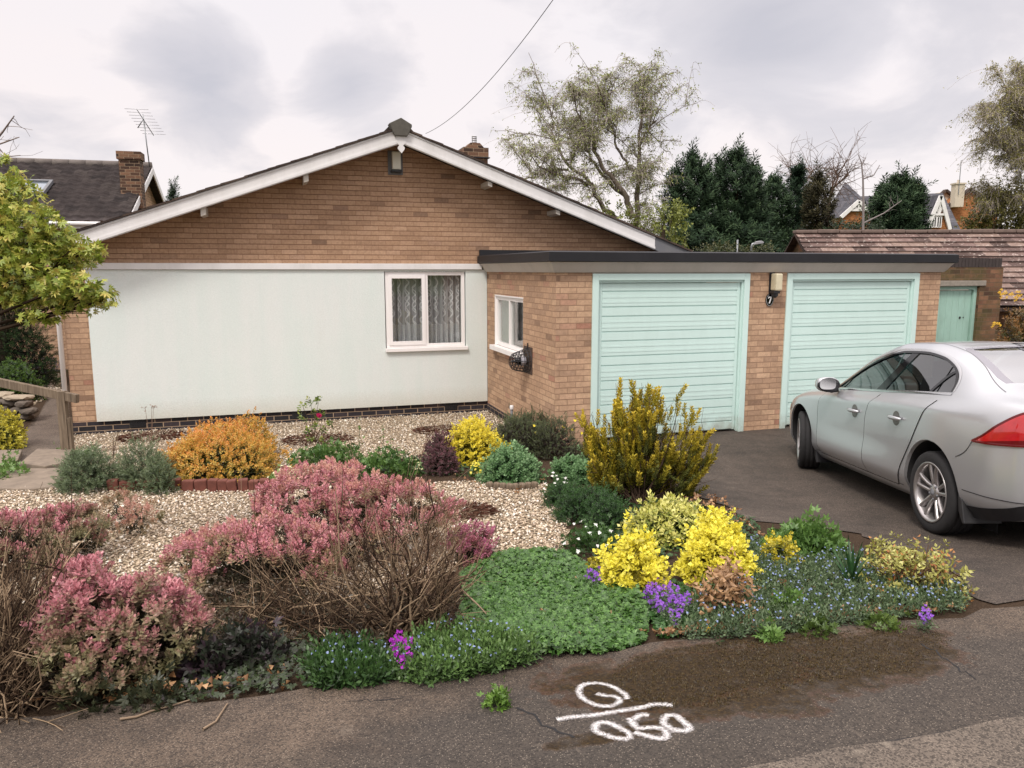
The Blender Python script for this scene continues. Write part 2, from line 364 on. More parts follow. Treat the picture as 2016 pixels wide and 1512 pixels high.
# window
win = bpy.data.objects.new('window', None); link(win, house)
def window(parent, x0, x1, z0, z1, split, yf, left_sash=True):
    f = MB(); d0, d1 = yf, yf+.06; t = .055
    f.box(x0, x0+t, d0, d1, z0, z1); f.box(x1-t, x1, d0, d1, z0, z1)
    f.box(x0+t, x1-t, d0, d1, z0, z0+t); f.box(x0+t, x1-t, d0, d1, z1-t, z1); f.box(split-t/2, split+t/2, d0, d1, z0+t, z1-t)
    f.build('frame', M['upvc'], parent, bevel=.004)
    g = MB(); g.box(x0+t, split-t/2, yf+.03, yf+.036, z0+t, z1-t); g.build('pane', M['glass'], parent)
    g = MB(); g.box(split+t/2, x1-t, yf+.03, yf+.036, z0+t, z1-t); g.build('pane', M['glass'], parent)
    if left_sash:
        f = MB(); a, b, c, d = x0+t-.012, split-t/2+.012, z0+t-.012, z1-t+.012; k = .06; yy = yf-.018
        f.box(a, a+k, yy, yf-.001, c, d); f.box(b-k, b, yy, yf-.001, c, d); f.box(a+k, b-k, yy, yf-.001, c, c+k); f.box(a+k, b-k, yy, yf-.001, d-k, d)
        f.build('sash', M['upvc'], parent, bevel=.004)
window(win, wx0+.015, wx1-.015, wz0+.06, wz1-.005, wx0+.67, -.03)
m = MB(); m.box(wx0-.005, wx1+.02, -.10, -.0, wz0, wz0+.058); m.build('sill', M['upvc'], win, bevel=.006)
def lace():
    t = NT('net_curtain'); tc = t.t.nodes.new('ShaderNodeTexCoord'); o = tc.outputs['Object']
    s = t.n('ShaderNodeSeparateXYZ'); t.put(s.inputs[0], o)
    # ogee trellis with scrolls toward the hem, all woven into the cloth
    a = t.math('SINE', t.math('ADD', t.math('MULTIPLY', s.outputs[0], 52.0), t.math('MULTIPLY', t.math('SINE', t.math('MULTIPLY', s.outputs[2], 37.0)), 1.4)))
    b = t.math('SINE', t.math('SUBTRACT', t.math('MULTIPLY', s.outputs[0], 52.0), t.math('MULTIPLY', t.math('SINE', t.math('MULTIPLY', s.outputs[2], 26.0)), 1.4)))
    tre = t.math('MAXIMUM', t.math('GREATER_THAN', a, .9), t.math('GREATER_THAN', b, .9))
    vo = t.n('ShaderNodeTexVoronoi', {'feature': 'F1'}, Scale=17.0); t.put(vo.inputs['Vector'], o)
    rings = t.math('GREATER_THAN', t.math('SINE', t.math('MULTIPLY', vo.outputs['Distance'], 60.0)), .2)
    hem = t.math('LESS_THAN', s.outputs[2], wz0+.42)
    pat = t.math('MAXIMUM', t.math('MULTIPLY', tre, t.math('SUBTRACT', 1.0, hem)), t.math('MULTIPLY', rings, hem))
    fine = t.noise(o, 220, 2, .5)
    al = t.math('ADD', t.math('MULTIPLY', pat, .42), t.math('ADD', .34, t.math('MULTIPLY', fine, .25)))
    df = t.n('ShaderNodeBsdfDiffuse', None, Color=C('dcd9dc')); trl = t.n('ShaderNodeBsdfTransparent')
    mx = t.n('ShaderNodeMixShader', None, Fac=al); t.put(mx.inputs[1], trl.outputs[0]); t.put(mx.inputs[2], df.outputs[0])
    return t.done(mx)
M['lace'] = lace()
m = MB(); xs = np.linspace(wx0+.03, wx1-.03, 200)
def fold(x): return .12 + .035*math.sin(x*62+1.5*math.sin(x*9)) + .018*math.sin(x*131)
m.grid([[(x, fold(x)+k*.0, z) for z in (wz0+.02, wz0+.6, wz1)] for k, x in [(0, x) for x in xs]])
m.build('net_curtain', M['lace'], win, True)
m = MB(); m.box(wx0-.3, wx1+.3, .2, 2.2, .3, 2.4)
rm = m.build('room', simple('room_wall', C('5a5552'), .9), win)
bmx = bmesh.new(); bmx.from_mesh(rm.data); bmx.faces.ensure_lookup_table()
bmesh.ops.delete(bmx, geom=[f for f in bmx.faces if f.calc_center_median().y < .25], context='FACES'); bmx.to_mesh(rm.data); bmx.free()
# roof: tiled slopes, each modelled in its own slope coordinates so courses follow the slope
def tile_slope(name, width, length, gauge, tw, mat, parent, amp=.0, step=.022, loc=(0,0,0), rot=(0,0,0), res=6):
    m = MB(); rows = int(length/gauge); nx = int(width/tw*res) if amp else max(2, int(width/1.0))
    xs = np.linspace(0, width, nx+1); P = []
    for r in range(rows+1):
        y0 = r*gauge; y1 = min((r+1)*gauge, length)
        if y1-y0 < 1e-4: break
        jit = random.uniform(-.004, .004)
        for (y, h) in ((y0, step+jit), (y1-.002, .004)):
            P.append([(x, y, h + (amp*math.sin(2*PI*x/tw) if amp else random.uniform(-.003, .003))) for x in xs])
    m.grid(P); o = m.build(name, mat, parent, bool(amp), fix=False); o.location = loc; o.rotation_euler = rot
    return o
halves = {1: 4.98, -1: 4.68}; half = 4.98; ang = math.atan(.358); ln = half/math.cos(ang)
FR, BK = -.47, 10.4
zA = roofz(AP)
# right slope: local x runs along -q..., y up the slope
rf = tile_slope('roof', BK-FR, ln, .34, .33, M['tile_brown'], house, 0, .014)
def slope_matrix(side):
    y = Vector((-side*math.cos(ang), 0, math.sin(ang)))        # up the slope
    x = Vector((0, 1, 0)) if side > 0 else Vector((0, -1, 0)); n = x.cross(y)
    if n.z < 0: x = -x; n = -n
    return x, y, n
for side, ob in ((1, rf), (-1, None)):
    x, y, n = slope_matrix(side)
    half = halves[side]
    if ob is None: ob = tile_slope('roof', BK-FR, half/math.cos(ang), .34, .33, M['tile_brown'], house, 0, .014)
    o0 = Vector((AP+side*half, FR if x.y > 0 else BK, zA-half*.358))
    ob.matrix_local = Matrix(((x.x, y.x, n.x, o0.x), (x.y, y.y, n.y, o0.y), (x.z, y.z, n.z, o0.z), (0, 0, 0, 1)))
# bargeboards with a small moulding, soffit
def barge(side, s_end, s_start, name, mat, top=.0, hgt=.215):
    m = MB(); a, b = AP+side*s_start, AP+side*s_end
    za, zb = roofz(a)-.022-top, roofz(b)-.022-top
    m.prism([(a, za), (b, zb), (b, zb-hgt), (a, za-hgt)], FR+.005, FR+.03)
    if name == 'bargeboard':
        m.prism([(a, za-hgt+.05), (b, zb-hgt+.05), (b, zb-hgt+.012), (a, za-hgt+.012)], FR-.012, FR+.0045)
        m.prism([(a, za-.01), (b, zb-.01), (b, zb-.03), (a, za-.03)], FR-.006, FR+.0045)
    return m.build(name, mat, house)
barge(-1, 4.60, .0, 'bargeboard', M['white']); barge(1, 4.27, .0, 'bargeboard', M['white'])
tag(barge(1, 4.97, 4.275, 'verge_board', M['grey_board']), 'grey end board below the right verge')
for side, s_end in ((-1, 4.58), (1, 4.9)):
    m = MB(); b = AP+side*s_end; m.prism([(AP, roofz(AP)-.12), (b, roofz(b)-.12), (b, roofz(b)-.14), (AP, roofz(AP)-.14)], FR+.032, -.001)
    m.build('soffit', M['fascia'], house)
# verge tile edge (dark undercloak)
m = MB()
for side in (-1, 1):
    k = 0; half = halves[side]
    while k*.32 < half-.1:
        a = AP+side*k*.32; b = AP+side*min((k+1)*.32, half)
        m.prism([(a, roofz(a)-.003), (b, roofz(b)+.014), (b, roofz(b)-.018), (a, roofz(a)-.021)], FR-.03, FR+.08); k += 1
m.build('verge_tiles', M['tile_brown'], house)
# ridge with a big end cap, and the little carved finial
m = MB(); w = .24
for i in range(24):
    y = FR+.12+i*.45
    m.prism([(AP-w, zA-.06), (AP-w*.55, zA+.05), (AP, zA+.12), (AP+w*.55, zA+.05), (AP+w, zA-.06)], y, y+.445)
m.build('ridge_tiles', M['tile_brown'], house)
m = MB(); m.prism([(AP-.10, zA-.135), (AP-.16, zA-.0), (AP-.18, zA+.035), (AP, zA+.125), (AP+.16, zA+.035), (AP+.16, zA-.0), (AP+.09, zA-.135)], FR-.06, FR+.11)
m.build('ridge_end_cap', simple('lichen_cap', C('56534c'), .9, var=.25, scale=20), house, bevel=.01)
m = MB(); fz = zA-.12
m.prism([(AP-.07, fz), (AP+.07, fz), (AP+.07, fz-.11), (AP+.035, fz-.14), (AP+.03, fz-.15), (AP+.052, fz-.175), (AP+.05, fz-.20), (AP+.005, fz-.26), (AP-.05, fz-.20), (AP-.052, fz-.175), (AP-.03, fz-.15), (AP-.035, fz-.14), (AP-.07, fz-.11)], FR-.018, FR+.004)
m.build('finial', M['white'], house)
for sx in (-4.25, -2.83, -.05+.0, 1.09):
    m = MB(); z = roofz(sx)-.235; tl = -.358*(1 if sx > AP else -1)
    m.prism([(sx-.035, z-tl*-.0), (sx+.035, z+tl*.07), (sx+.035, z-.09), (sx-.035, z-.09-tl*.07)], FR+.04, -.001)
    m.build('purlin_end', M['fascia'], house)
# downpipe at the left corner and the chimney behind the ridge
m = MB(); m.tube([(-6.26, -.03, -.15), (-6.26, -.03, 2.1), (-6.22, -.1, 2.25), (-6.25, -.2, 2.45)], .034, 12); m.lathe([(.034, 0), (.043, .001), (.043, .05), (.034, .051)], 12, org=(-6.26, -.03, .42)); m.lathe([(.034, 0), (.043, .001), (.043, .05), (.034, .051)], 12, org=(-6.26, -.03, 1.6))
m.build('downpipe', M['upvc'], house, True)
ch = AY(932, 300, 16.5); cs, cq = toh(ch.x, ch.y)
m = MB(); m.box(cs-.25, cs+.25, cq-.22, cq+.22, 3.0, 4.50); m.box(cs-.265, cs+.265, cq-.235, cq+.235, 4.505, 4.70)
m.prism([(cs-.2, 4.70), (cs+.2, 4.70), (cs+.1, 4.80), (cs-.1, 4.80)], cq-.16, cq+.16)
chim = m.build('chimney', M['brick_chim'], house)
m = MB(); m.box(cs-.29, cs+.29, cq-.26, cq+.26, 4.49, 4.508); m.build('damp_course', M['black'], chim)
m = MB(); m.lathe([(.055, 0), (.05, .02), (.055, .04), (.05, .06), (.055, .08), (.05, .10), (.055, .12), (.05, .14), (.055, .16), (.045, .17)], 16, org=(cs+.02, cq, 4.79)); m.build('flue', M['alu'], chim)
# ================================================================ GARAGE
gar = thing('garage', 'flat roofed double garage of tan brick with two mint green doors', 'garage', W(0, 0, 0), ROT)
GQ = -3.23; GR = 6.10
d1 = (.49, 2.80); d2 = (3.40, 5.69); DT = 2.15
sw = (-1.93, -.53, 1.0, 1.80)
m = MB()
m.box(0, .11, GQ, sw[0], -.3, 2.2); m.box(0, .11, sw[1], -.06, -.3, 2.2); m.box(0, .11, sw[0], sw[1], -.3, sw[2]); m.box(0, .11, sw[0], sw[1], sw[3], 2.2)
m.box(.11, d1[0], GQ, GQ+.11, -.3, 2.2); m.build('wall', M['brick'], gar)
m = MB(); m.box(d1[1], d2[0], GQ, GQ+.11, -.3, 2.2); m.build('brick_pier', M['brick'], gar)
m = MB(); m.box(d2[1], GR, GQ, GQ+.11, -.3, 2.2); m.build('brick_pier', M['brick'], gar)
m = MB(); m.box(GR-.11, GR, GQ+.111, 3, -.3, 2.2); m.build('end_wall', M['brick'], gar)
m = MB(); m.box(-.012, .1, GQ+.004, -.06, -.3, -.01); m.build('plinth', M['brick_dark'], gar)
m = MB(); m.box(d1[0], d1[1], GQ+.005, GQ+.10, DT, 2.2); m.box(d2[0], d2[1], GQ+.005, GQ+.10, DT, 2.2); m.build('lintel', M['fascia'], gar)
# fascia: leans outward, runs round the side and the front
def run(profile):                              # profile (out, z): swept along side wall, round the corner and along the front
    m = MB(); P = []
    for o, z in profile:
        P.append([(-o, .0, z), (-o, GQ-o, z), (GR+o, GQ-o, z), (GR+o, 3.0, z)])
    n = len(profile)
    m.grid(P + [P[0]]); return m
run([(.003, 2.165), (.03, 2.166), (.115, 2.295), (.003, 2.296)]).build('fascia_board', M['fascia'], gar)
run([(.003, 2.297), (.125, 2.298), (.15, 2.305), (.15, 2.415), (.11, 2.43), (.0, 2.425)]).build('roof_edge', M['felt'], gar)
m = MB(); m.box(.0, GR, GQ, .0, 2.30, 2.40); m.prism([(-.12, 2.40), (3.3, 2.40), (3.3, 2.52), (-.12, 2.52)], -.05, -.001)
m.build('flat_roof', M['felt'], gar)
def garage_door(x0, x1):
    p = bpy.data.objects.new('garage_door', None); link(p, gar)
    f = MB(); t = .085; a, b = GQ-.022, GQ+.07
    f.box(x0, x0+t, a, b, -.03, DT); f.box(x1-t, x1, a, b, -.03, DT); f.box(x0+t, x1-t, a, b, DT-t, DT)
    f.box(x0+t, x0+t+.02, a+.03, b, -.02, DT-t); f.box(x1-t-.02, x1-t, a+.03, b, -.02, DT-t); f.box(x0+t+.02, x1-t-.02, a+.03, b, DT-t-.03, DT-t)
    f.build('frame', M['mint'], p, bevel=.004)
    d = MB(); z = .0; k = 0; X0, X1 = x0+t+.026, x1-t-.026; top = DT-t-.034; yb = GQ+.055
    d.box(X0, X1, yb, yb+.02, .0, top)
    d.box(X0, X0+.045, yb-.014, yb-.001, .0, top); d.box(X1-.045, X1, yb-.014, yb-.001, .0, top)
    hs = [.12, .20]; z = .0
    while z < top-.03:
        h = min(hs[k % 2], top-z)
        d.box(X0+.047, X1-.047, yb-.014, yb-.001, z+.012, z+h-.004)
        if k % 2:
            for j in (.33, .66): d.box(X0+.047, X1-.047, yb-.0165, yb-.0145, z+h*j-.012, z+h*j+.012)
        z += h; k += 1
    d.box(X0+.5, X1-.5, yb-.018, yb-.0145+.002, .03, .06) if False else None
    d.build('door_leaf', M['mint'], p, bevel=.002)
garage_door(*d1); garage_door(*d2)
# side window in the garage wall
wn = bpy.data.objects.new('window', None); link(wn, gar); wn.location = (.0, 0, 0); wn.rotation_euler = (0, 0, -PI/2)
# in the window's own frame x = -q, y = s
window(wn, -sw[1]+.01, -sw[0]-.01, sw[2]+.02, sw[3]-.01, (-sw[1]-sw[0])/2-.02, .02, False)
m = MB(); m.box(-sw[1]-.04, -sw[0]+.04, -.09, .02, sw[2]-.055, sw[2]+.018); m.build('sill', M['upvc'], wn, bevel=.006)
m = MB(); m.box(-sw[1]-.012, -sw[1]+.012, -.006, .03, sw[2]+.02, sw[3]); m.box(-sw[1]-.012, -sw[0]+.012, -.006, .03, sw[3]-.008, sw[3]+.012); m.build('trim', M['upvc'], wn)
m = MB(); m.box(-sw[1]-.2, -sw[0]+.2, .12, 1.6, .6, 2.1)
rm = m.build('room', simple('garage_room', C('7a7d7a'), .9), wn)
bmx = bmesh.new(); bmx.from_mesh(rm.data)
bmesh.ops.delete(bmx, geom=[f for f in bmx.faces if f.calc_center_median().y < .15], context='FACES'); bmx.to_mesh(rm.data); bmx.free()
m = MB(); m.box(-sw[1]+.02, (-sw[1]-sw[0])/2-.06, .10, .11, sw[2]+.03, sw[3]-.03); m.build('blind', simple('grey_blind', C('8d918d'), .9), wn)
# ---------------------------------------------------------------- things fixed to the walls
L = W(-1.46, -.0, 3.66)
t_ = thing('gable_lamp', 'white box lamp with a dark base high on the brick gable below the finial', 'lamp', L, ROT)
m = MB(); m.box(-.115, .115, -.03, -.001, -.0, .36); m.build('back_plate', M['grey_board'], t_, bevel=.006)
m = MB(); m.prism([(-.06, .07), (.075, .07), (.075, .34), (-.06, .34)], -.12, -.032)
t2 = NT('frosted_lamp'); M['frost'] = t2.done(t2.bsdf(C('d6d3c4'), .25, spec=.5)); m.build('diffuser', M['frost'], t_, bevel=.015)
m = MB(); m.box(-.08, .085, -.13, -.0305, .03, .068); m.build('base', M['black'], t_, bevel=.006)
L = W(3.16, GQ, 1.88)
t_ = thing('wall_lamp', 'black bracket lamp with a cream square shade on the brick pier between garage doors', 'lamp', L, ROT)
m = MB(); m.box(-.05, .03, -.02, -.001, -.02, .30); m.box(-.05, .045, -.13, -.021, -.0, .035); m.lathe([(.02, -.06), (.045, -.03), (.045, .0)], 16, org=(.0, -.075, .0)); m.build('bracket', M['black'], t_, bevel=.004)
m = MB(); m.box(-.04, .065, -.15, -.025, .04, .27); m.build('shade', simple('cream_glass', C('c9c0a4'), .3, var=.15), t_, bevel=.018)
L = W(3.13, GQ, 1.79)
t_ = thing('number_plaque', 'oval black house number plaque with a white 7 under the pier lamp', 'house number', L, ROT)
m = MB(); pts = [(.062*math.cos(a), .085*math.sin(a)) for a in np.linspace(0, 2*PI, 33)[:-1]]; m.prism(pts, -.014, -.001); m.build('plate', M['gloss_black'], t_)
m = MB()
pts2 = [(.055*math.cos(a), .078*math.sin(a)) for a in np.linspace(0, 2*PI, 33)]
for i in range(32): 
    a, b = pts2[i], pts2[i+1]; m.add([(a[0], -.0155, a[1]), (b[0], -.0155, b[1]), (b[0]*.955, -.0155, b[1]*.965), (a[0]*.955, -.0155, a[1]*.965)], [(0,1,2,3)])
m.prism([(-.026, .045), (.028, .045), (.028, .03), (.002, -.047), (-.016, -.047), (.010, .028), (-.018, .028), (-.020, .018), (-.026, .018)], -.017, -.0142)
m.build('numeral', simple('white_enamel', C('e6e6e6'), .3), t_)
# bottle in a wire basket on the side wall
L = W(0, -2.16, .95)
t_ = thing('wire_basket', 'dark wire cage tapering out from the garage side wall below the small window', 'wire cage', L, ROT)
m = MB(); cp = [(0, .17, .0), (-.04, .165, -.004), (-.09, .15, -.01), (-.14, .135, -.014), (-.18, .125, -.016), (-.22, .11, -.018), (-.25, .07, -.018)]
for x, r, z in cp: m.tube([(x-.008, r*math.cos(a), z+r*math.sin(a)) for a in np.linspace(0, 2*PI, 19)], .0055, 5, False)
for k in range(16):
    a = 2*PI*k/16; m.tube([(x-.008, r*math.cos(a+x*.8), z+r*math.sin(a+x*.8)) for x, r, z in cp], .004, 4)
m.tube([(-.01, 0, .15), (-.012, -.01, .24)], .008, 6); m.build('wire_frame', M['black'], t_)
m = MB(); m.box(-.007, -.001, -.19, .19, -.19, .19); m.build('back_plate', simple('rusty_plate', C('4a3a30'), .8), t_)
t2 = thing('bottle', 'dark glass bottle with a grey label lying inside the wire cage on the wall', 'bottle', W(-.02, -2.16, .94), ROT)
m = MB(); m.lathe([(.0, -.01), (.055, -.012), (.058, -.02), (.058, -.12), (.045, -.15), (.022, -.18), (.02, -.225), (.0, -.227)], 20, 'x'); m.build('glass_body', M['gloss_black'], t2, True)
m = MB(); m.lathe([(.0592, -.025), (.0596, -.026), (.0596, -.098), (.0592, -.099)], 20, 'x'); m.build('paper_label', simple('label_paper', C('b9b8c0'), .7), t2, True)
# stand pipe by the garage wall
p = W(-.16, -1.9, -.12); t_ = thing('standpipe', 'short grey pipe with a white cap standing by the garage side wall', 'pipe', p, ROT)
m = MB(); m.tube([(0, 0, 0), (0, 0, .33)], .02, 12); m.build('pipe', M['grey_board'], t_, True)
m = MB(); m.lathe([(.028, .33), (.03, .335), (.03, .375), (.022, .39), (.0, .392)], 14); m.build('cap', M['white'], t_, True)
# ---------------------------------------------------------------- side wall with the faded mint door, right of the garage
gw = thing('garden_wall', 'mossy old brick wall with a dark coping right of the garage', 'wall', W(0, 0, 0), ROT)
q0 = -2.0; a, b = 7.2, 8.28; t = .12
m = MB(); m.box(GR+.005, a, q0, q0+.22, -.3, 2.24); m.box(b, 8.78, q0, q0+.22, -.3, 2.24); m.box(a, b, q0, q0+.22, 2.02, 2.24); m.build('brickwork', M['brick_old'], gw)
m = MB(); n = int((8.78-GR)/.075)
for i in range(n): m.box(GR+.01+i*.075, GR+.01+i*.075+.065, q0-.006, q0+.226, 2.245, 2.40+random.uniform(-.006, .006))
m.build('coping', simple('coping_brick', C('3d3533'), .9, var=.3, scale=12), gw)
m = MB(); m.box(a-.12, b+.12, q0-.02, q0+.2, 1.925, 2.015); m.build('lintel', M['concrete'], gw, bevel=.008)
dr = bpy.data.objects.new('door', None); link(dr, gw)
m = MB(); m.box(a, a+.05, q0+.05, q0+.13, -.1, 1.92); m.box(b-.07, b, q0+.05, q0+.13, -.1, 1.92); m.box(a+.05, b-.07, q0+.05, q0+.13, 1.86, 1.92); m.build('frame', M['mint_old'], dr)
m = MB(); nb = 7; wd = (b-.07-a-.06)/nb
for i in range(nb): m.box(a+.055+i*wd, a+.055+(i+1)*wd-.004, q0+.085, q0+.12, -.08, 1.85)
m.build('boards', M['mint_old'], dr)
m = MB(); m.lathe([(.008, 0), (.02, -.005), (.02, -.01), (.0, -.012)], 12, 'y', (b-.3, q0+.084, 1.38)); m.lathe([(.008, 0), (.012, -.004), (.0, -.012)], 12, 'y', (b-.22, q0+.084, 1.38)); m.build('knob', M['black'], dr)
# neighbour's low building with the lichened tile roof
nb_ = thing('outbuilding', 'low neighbouring outbuilding with a lichen spotted red tile roof behind the garage', 'outbuilding', AY(1560, 531, 16.4).xy.to_3d(), math.radians(-2.5))
sl = math.atan(1.45/2.5); le = math.hypot(2.5, 1.45)
zr = EYE + (531-459)/1500*16.4
o = tile_slope('roof', 14, le, .2, .33, M['tile_red'], nb_, 0, .03, (0, -2.5, zr-1.45), (sl, 0, 0))
m = MB(); m.prism([(-2.5, zr-1.45), (0, zr), (2.5, zr-1.45), (2.5, zr-1.5), (0, zr-.04), (-2.5, zr-1.5)], .0, 14, 'x')
m.v = [(x, y, z-.03) for x, y, z in m.v]; m.build('roof_deck', M['tile_brown'], nb_)
m = MB()
for i in range(31): m.box(i*.45, i*.45+.44, -.13, .13, zr-.03, zr+.045+random.uniform(-.008, .008))
m.build('ridge_tiles', simple('ridge_tile', C('6f5f57'), .9, var=.3, scale=9), nb_, bevel=.02)
m = MB(); m.box(.15, 13.8, -2.2, 2.2, -.3, zr-1.35); m.prism([(-2.2, zr-1.35), (2.2, zr-1.35), (0, zr-.09)], .15, 13.8, 'x'); m.build('wall', M['brick_old'], nb_)
# ================================================================ CAR (local frame: x forward, y left, z up, origin under the rear axle)
def pchip(xs, ys):
    xs = np.array(xs, float); ys = np.array(ys, float); h = np.diff(xs); d = np.diff(ys)/h; m = np.zeros(len(xs))
    for i in range(1, len(xs)-1):
        if d[i-1]*d[i] > 0:
            w1, w2 = 2*h[i]+h[i-1], h[i]+2*h[i-1]; m[i] = (w1+w2)/(w1/d[i-1]+w2/d[i])
    m[0], m[-1] = d[0], d[-1]
    def f(x):
        x = np.clip(np.asarray(x, float), xs[0], xs[-1]); i = np.clip(np.searchsorted(xs, x)-1, 0, len(xs)-2)
        t = (x-xs[i])/h[i]; t2, t3 = t*t, t*t*t
        return (2*t3-3*t2+1)*ys[i]+(t3-2*t2+t)*h[i]*m[i]+(-2*t3+3*t2)*ys[i+1]+(t3-t2)*h[i]*m[i+1]
    return f
def tab(*pairs): return pchip([p[0] for p in pairs], [p[1] for p in pairs])
Z, Yl = {}, {}
# lower edge, sill crease, waist, shoulder, belt, cant rail, roof edge, centre line
Z[0] = tab((-.93,.36),(-.8,.30),(-.5,.24),(0,.21),(2.7,.20),(3.3,.20),(3.7,.26)); Yl[0] = tab((-.93,.58),(-.85,.70),(-.6,.80),(0,.83),(2.776,.83),(3.3,.76),(3.6,.60),(3.7,.42))
Z[1] = tab((-.93,.46),(-.5,.42),(0,.41),(1.4,.39),(2.3,.37),(2.776,.33),(3.7,.36)); Yl[1] = tab((-.93,.67),(-.85,.80),(-.6,.895),(0,.92),(1.4,.925),(2.2,.92),(2.776,.91),(3.2,.86),(3.55,.68),(3.7,.47))
Z[2] = tab((-.93,.62),(-.4,.62),(1.4,.62),(2.776,.60),(3.7,.52)); Yl[2] = tab((-.93,.70),(-.86,.80),(-.6,.905),(0,.935),(.6,.915),(1.4,.905),(2.2,.908),(2.776,.93),(3.2,.87),(3.55,.69),(3.7,.48))
Z[3] = tab((-.93,.90),(-.5,.94),(0,.94),(1.4,.88),(2.2,.83),(2.776,.80),(3.3,.72),(3.7,.60)); Yl[3] = tab((-.93,.72),(-.86,.80),(-.6,.885),(0,.925),(.6,.915),(1.4,.908),(2.2,.905),(2.776,.905),(3.2,.84),(3.55,.66),(3.7,.46))
Z[4] = tab((-.93,1.09),(-.6,1.10),(-.2,1.095),(.4,1.06),(1.2,1.01),(2.0,.96),(2.4,.93),(2.776,.90),(3.3,.80),(3.6,.70),(3.7,.645)); Yl[4] = tab((-.93,.66),(-.86,.735),(-.6,.795),(-.2,.82),(.4,.825),(1.2,.83),(2.0,.82),(2.4,.80),(2.776,.77),(3.3,.68),(3.6,.50),(3.7,.36))
Z[5] = tab((-.93,1.11),(-.75,1.125),(-.45,1.16),(-.1,1.285),(.25,1.385),(.7,1.442),(1.1,1.43),(1.5,1.33),(1.9,1.14),(2.2,.995),(2.4,.965),(2.776,.93),(3.3,.825),(3.7,.655)); Yl[5] = tab((-.93,.55),(-.7,.66),(-.45,.70),(-.1,.66),(.25,.625),(.7,.60),(1.1,.61),(1.5,.65),(1.9,.70),(2.2,.735),(2.4,.71),(2.776,.64),(3.3,.55),(3.7,.28))
Z[6] = tab((-.93,1.125),(-.75,1.145),(-.45,1.20),(-.1,1.33),(.25,1.43),(.7,1.482),(1.1,1.475),(1.5,1.375),(1.9,1.19),(2.25,1.005),(2.4,.98),(2.776,.95),(3.3,.845),(3.7,.665)); Yl[6] = tab((-.93,.40),(-.7,.50),(-.45,.55),(-.1,.54),(.25,.52),(.7,.50),(1.1,.51),(1.5,.55),(1.9,.60),(2.25,.60),(2.4,.55),(2.776,.48),(3.3,.38),(3.7,.18))
Z[7] = tab((-.93,1.13),(-.75,1.155),(-.45,1.22),(-.1,1.35),(.25,1.45),(.7,1.50),(1.1,1.495),(1.5,1.405),(1.9,1.225),(2.3,1.02),(2.42,.998),(2.776,.968),(3.3,.865),(3.6,.76),(3.7,.67)); Yl[7] = lambda x: np.zeros_like(np.asarray(x, float))
VV = np.array([0,.5,1,1.5,2,2.4,2.7,3,3.2,3.4,3.6,3.8,4,4.12,4.3,4.6,4.8,4.92,5,5.15,5.35,5.6,5.8,6,6.3,6.6,6.8,7.0])
VV = np.array(sorted(set(list(VV)+list((VV[1:]+VV[:-1])/2))))
def section(x, inset=0.0):
    zs = [float(Z[k](x)) for k in range(8)]; ys = [float(Yl[k](x)) for k in range(8)]
    fy, fz = pchip(range(8), ys), pchip(range(8), zs); y, z = fy(VV), fz(VV)
    return y, z
VF = np.linspace(0, 7, 500); _fs = {}
def fine_section(x):
    if x not in _fs:
        zs = [float(Z[k](x)) for k in range(8)]; ys = [float(Yl[k](x)) for k in range(8)]; _fs[x] = (pchip(range(8), ys)(VF), pchip(range(8), zs)(VF))
    return _fs[x]
def yside(x, z):
    y, zz = fine_section(round(float(x), 5)); n = int(np.searchsorted(VF, 5.3)); return float(np.interp(z, zz[:n], y[:n]))
def ztop(x, yv):
    y, zz = fine_section(round(float(x), 5)); n = int(np.searchsorted(VF, 4.0)); return float(np.interp(abs(yv), y[n:][::-1], zz[n:][::-1]))
def loft(xs, fn):                              # closed solid from half sections
    m = MB(); rings = []
    for x in xs:
        y, z = fn(x); pts = [(x, a, b) for a, b in zip(y, z)] + [(x, -a, b) for a, b in list(zip(y, z))[-2::-1]]
        rings.append(pts)
    n = len(rings[0]); vs = [p for r in rings for p in r]
    fs = [(i*n+k, i*n+(k+1) % n, (i+1)*n+(k+1) % n, (i+1)*n+k) for i in range(len(xs)-1) for k in range(n)]
    fs += [tuple(range(n-1, -1, -1)), tuple((len(xs)-1)*n+k for k in range(n))]
    m.add(vs, fs); return m
def paint():
    t = NT('silver_car_paint'); o = t.obj(); f = t.noise(o, 900, 2, .5); d = t.noise(o, 3, 5, .6)
    c = t.mix(f, C('b2b4b7'), C('c8cacd')); rg = t.math('ADD', .28, t.math('MULTIPLY', d, .06))
    b = t.bsdf(c, rg, .62, spec=.5, Coat_Weight=.7, Coat_Roughness=.08); return t.done(b)
M['paint'] = paint(); M['chrome'] = simple('chrome', C('d5d5d5'), .15, 1.0, var=.02)
M['rubber'] = simple('tyre_rubber', C('232223'), .85, var=.25, scale=30); M['alloy'] = simple('alloy_wheel', C('b0acab'), .3, .8, var=.1)
M['rotor'] = simple('brake_rotor', C('5d5b5a'), .4, .8)
xs = sorted(set(list(np.linspace(-.93, -.8, 5))+list(np.linspace(-.8, 2.5, 130))+list(np.linspace(2.5, 3.5, 16))+list(np.linspace(3.5, 3.7, 6))))
solid = loft(xs, lambda x: section(x))
def cav(x):
    y, z = section(x); z = np.maximum(z-.035, .72); y = np.maximum(y-.05, 0); return y, z
cavity = loft(list(np.linspace(-.74, 2.28, 40)), cav)
DLOp = [(2.03, .985), (1.6, 1.0), (1.2, 1.015), (.8, 1.028), (.4, 1.043), (.0, 1.06), (-.02, 1.062)]
dlo_bot = tab((-.06, 1.118), (.4, 1.09), (1.2, 1.038), (2.06, .988))
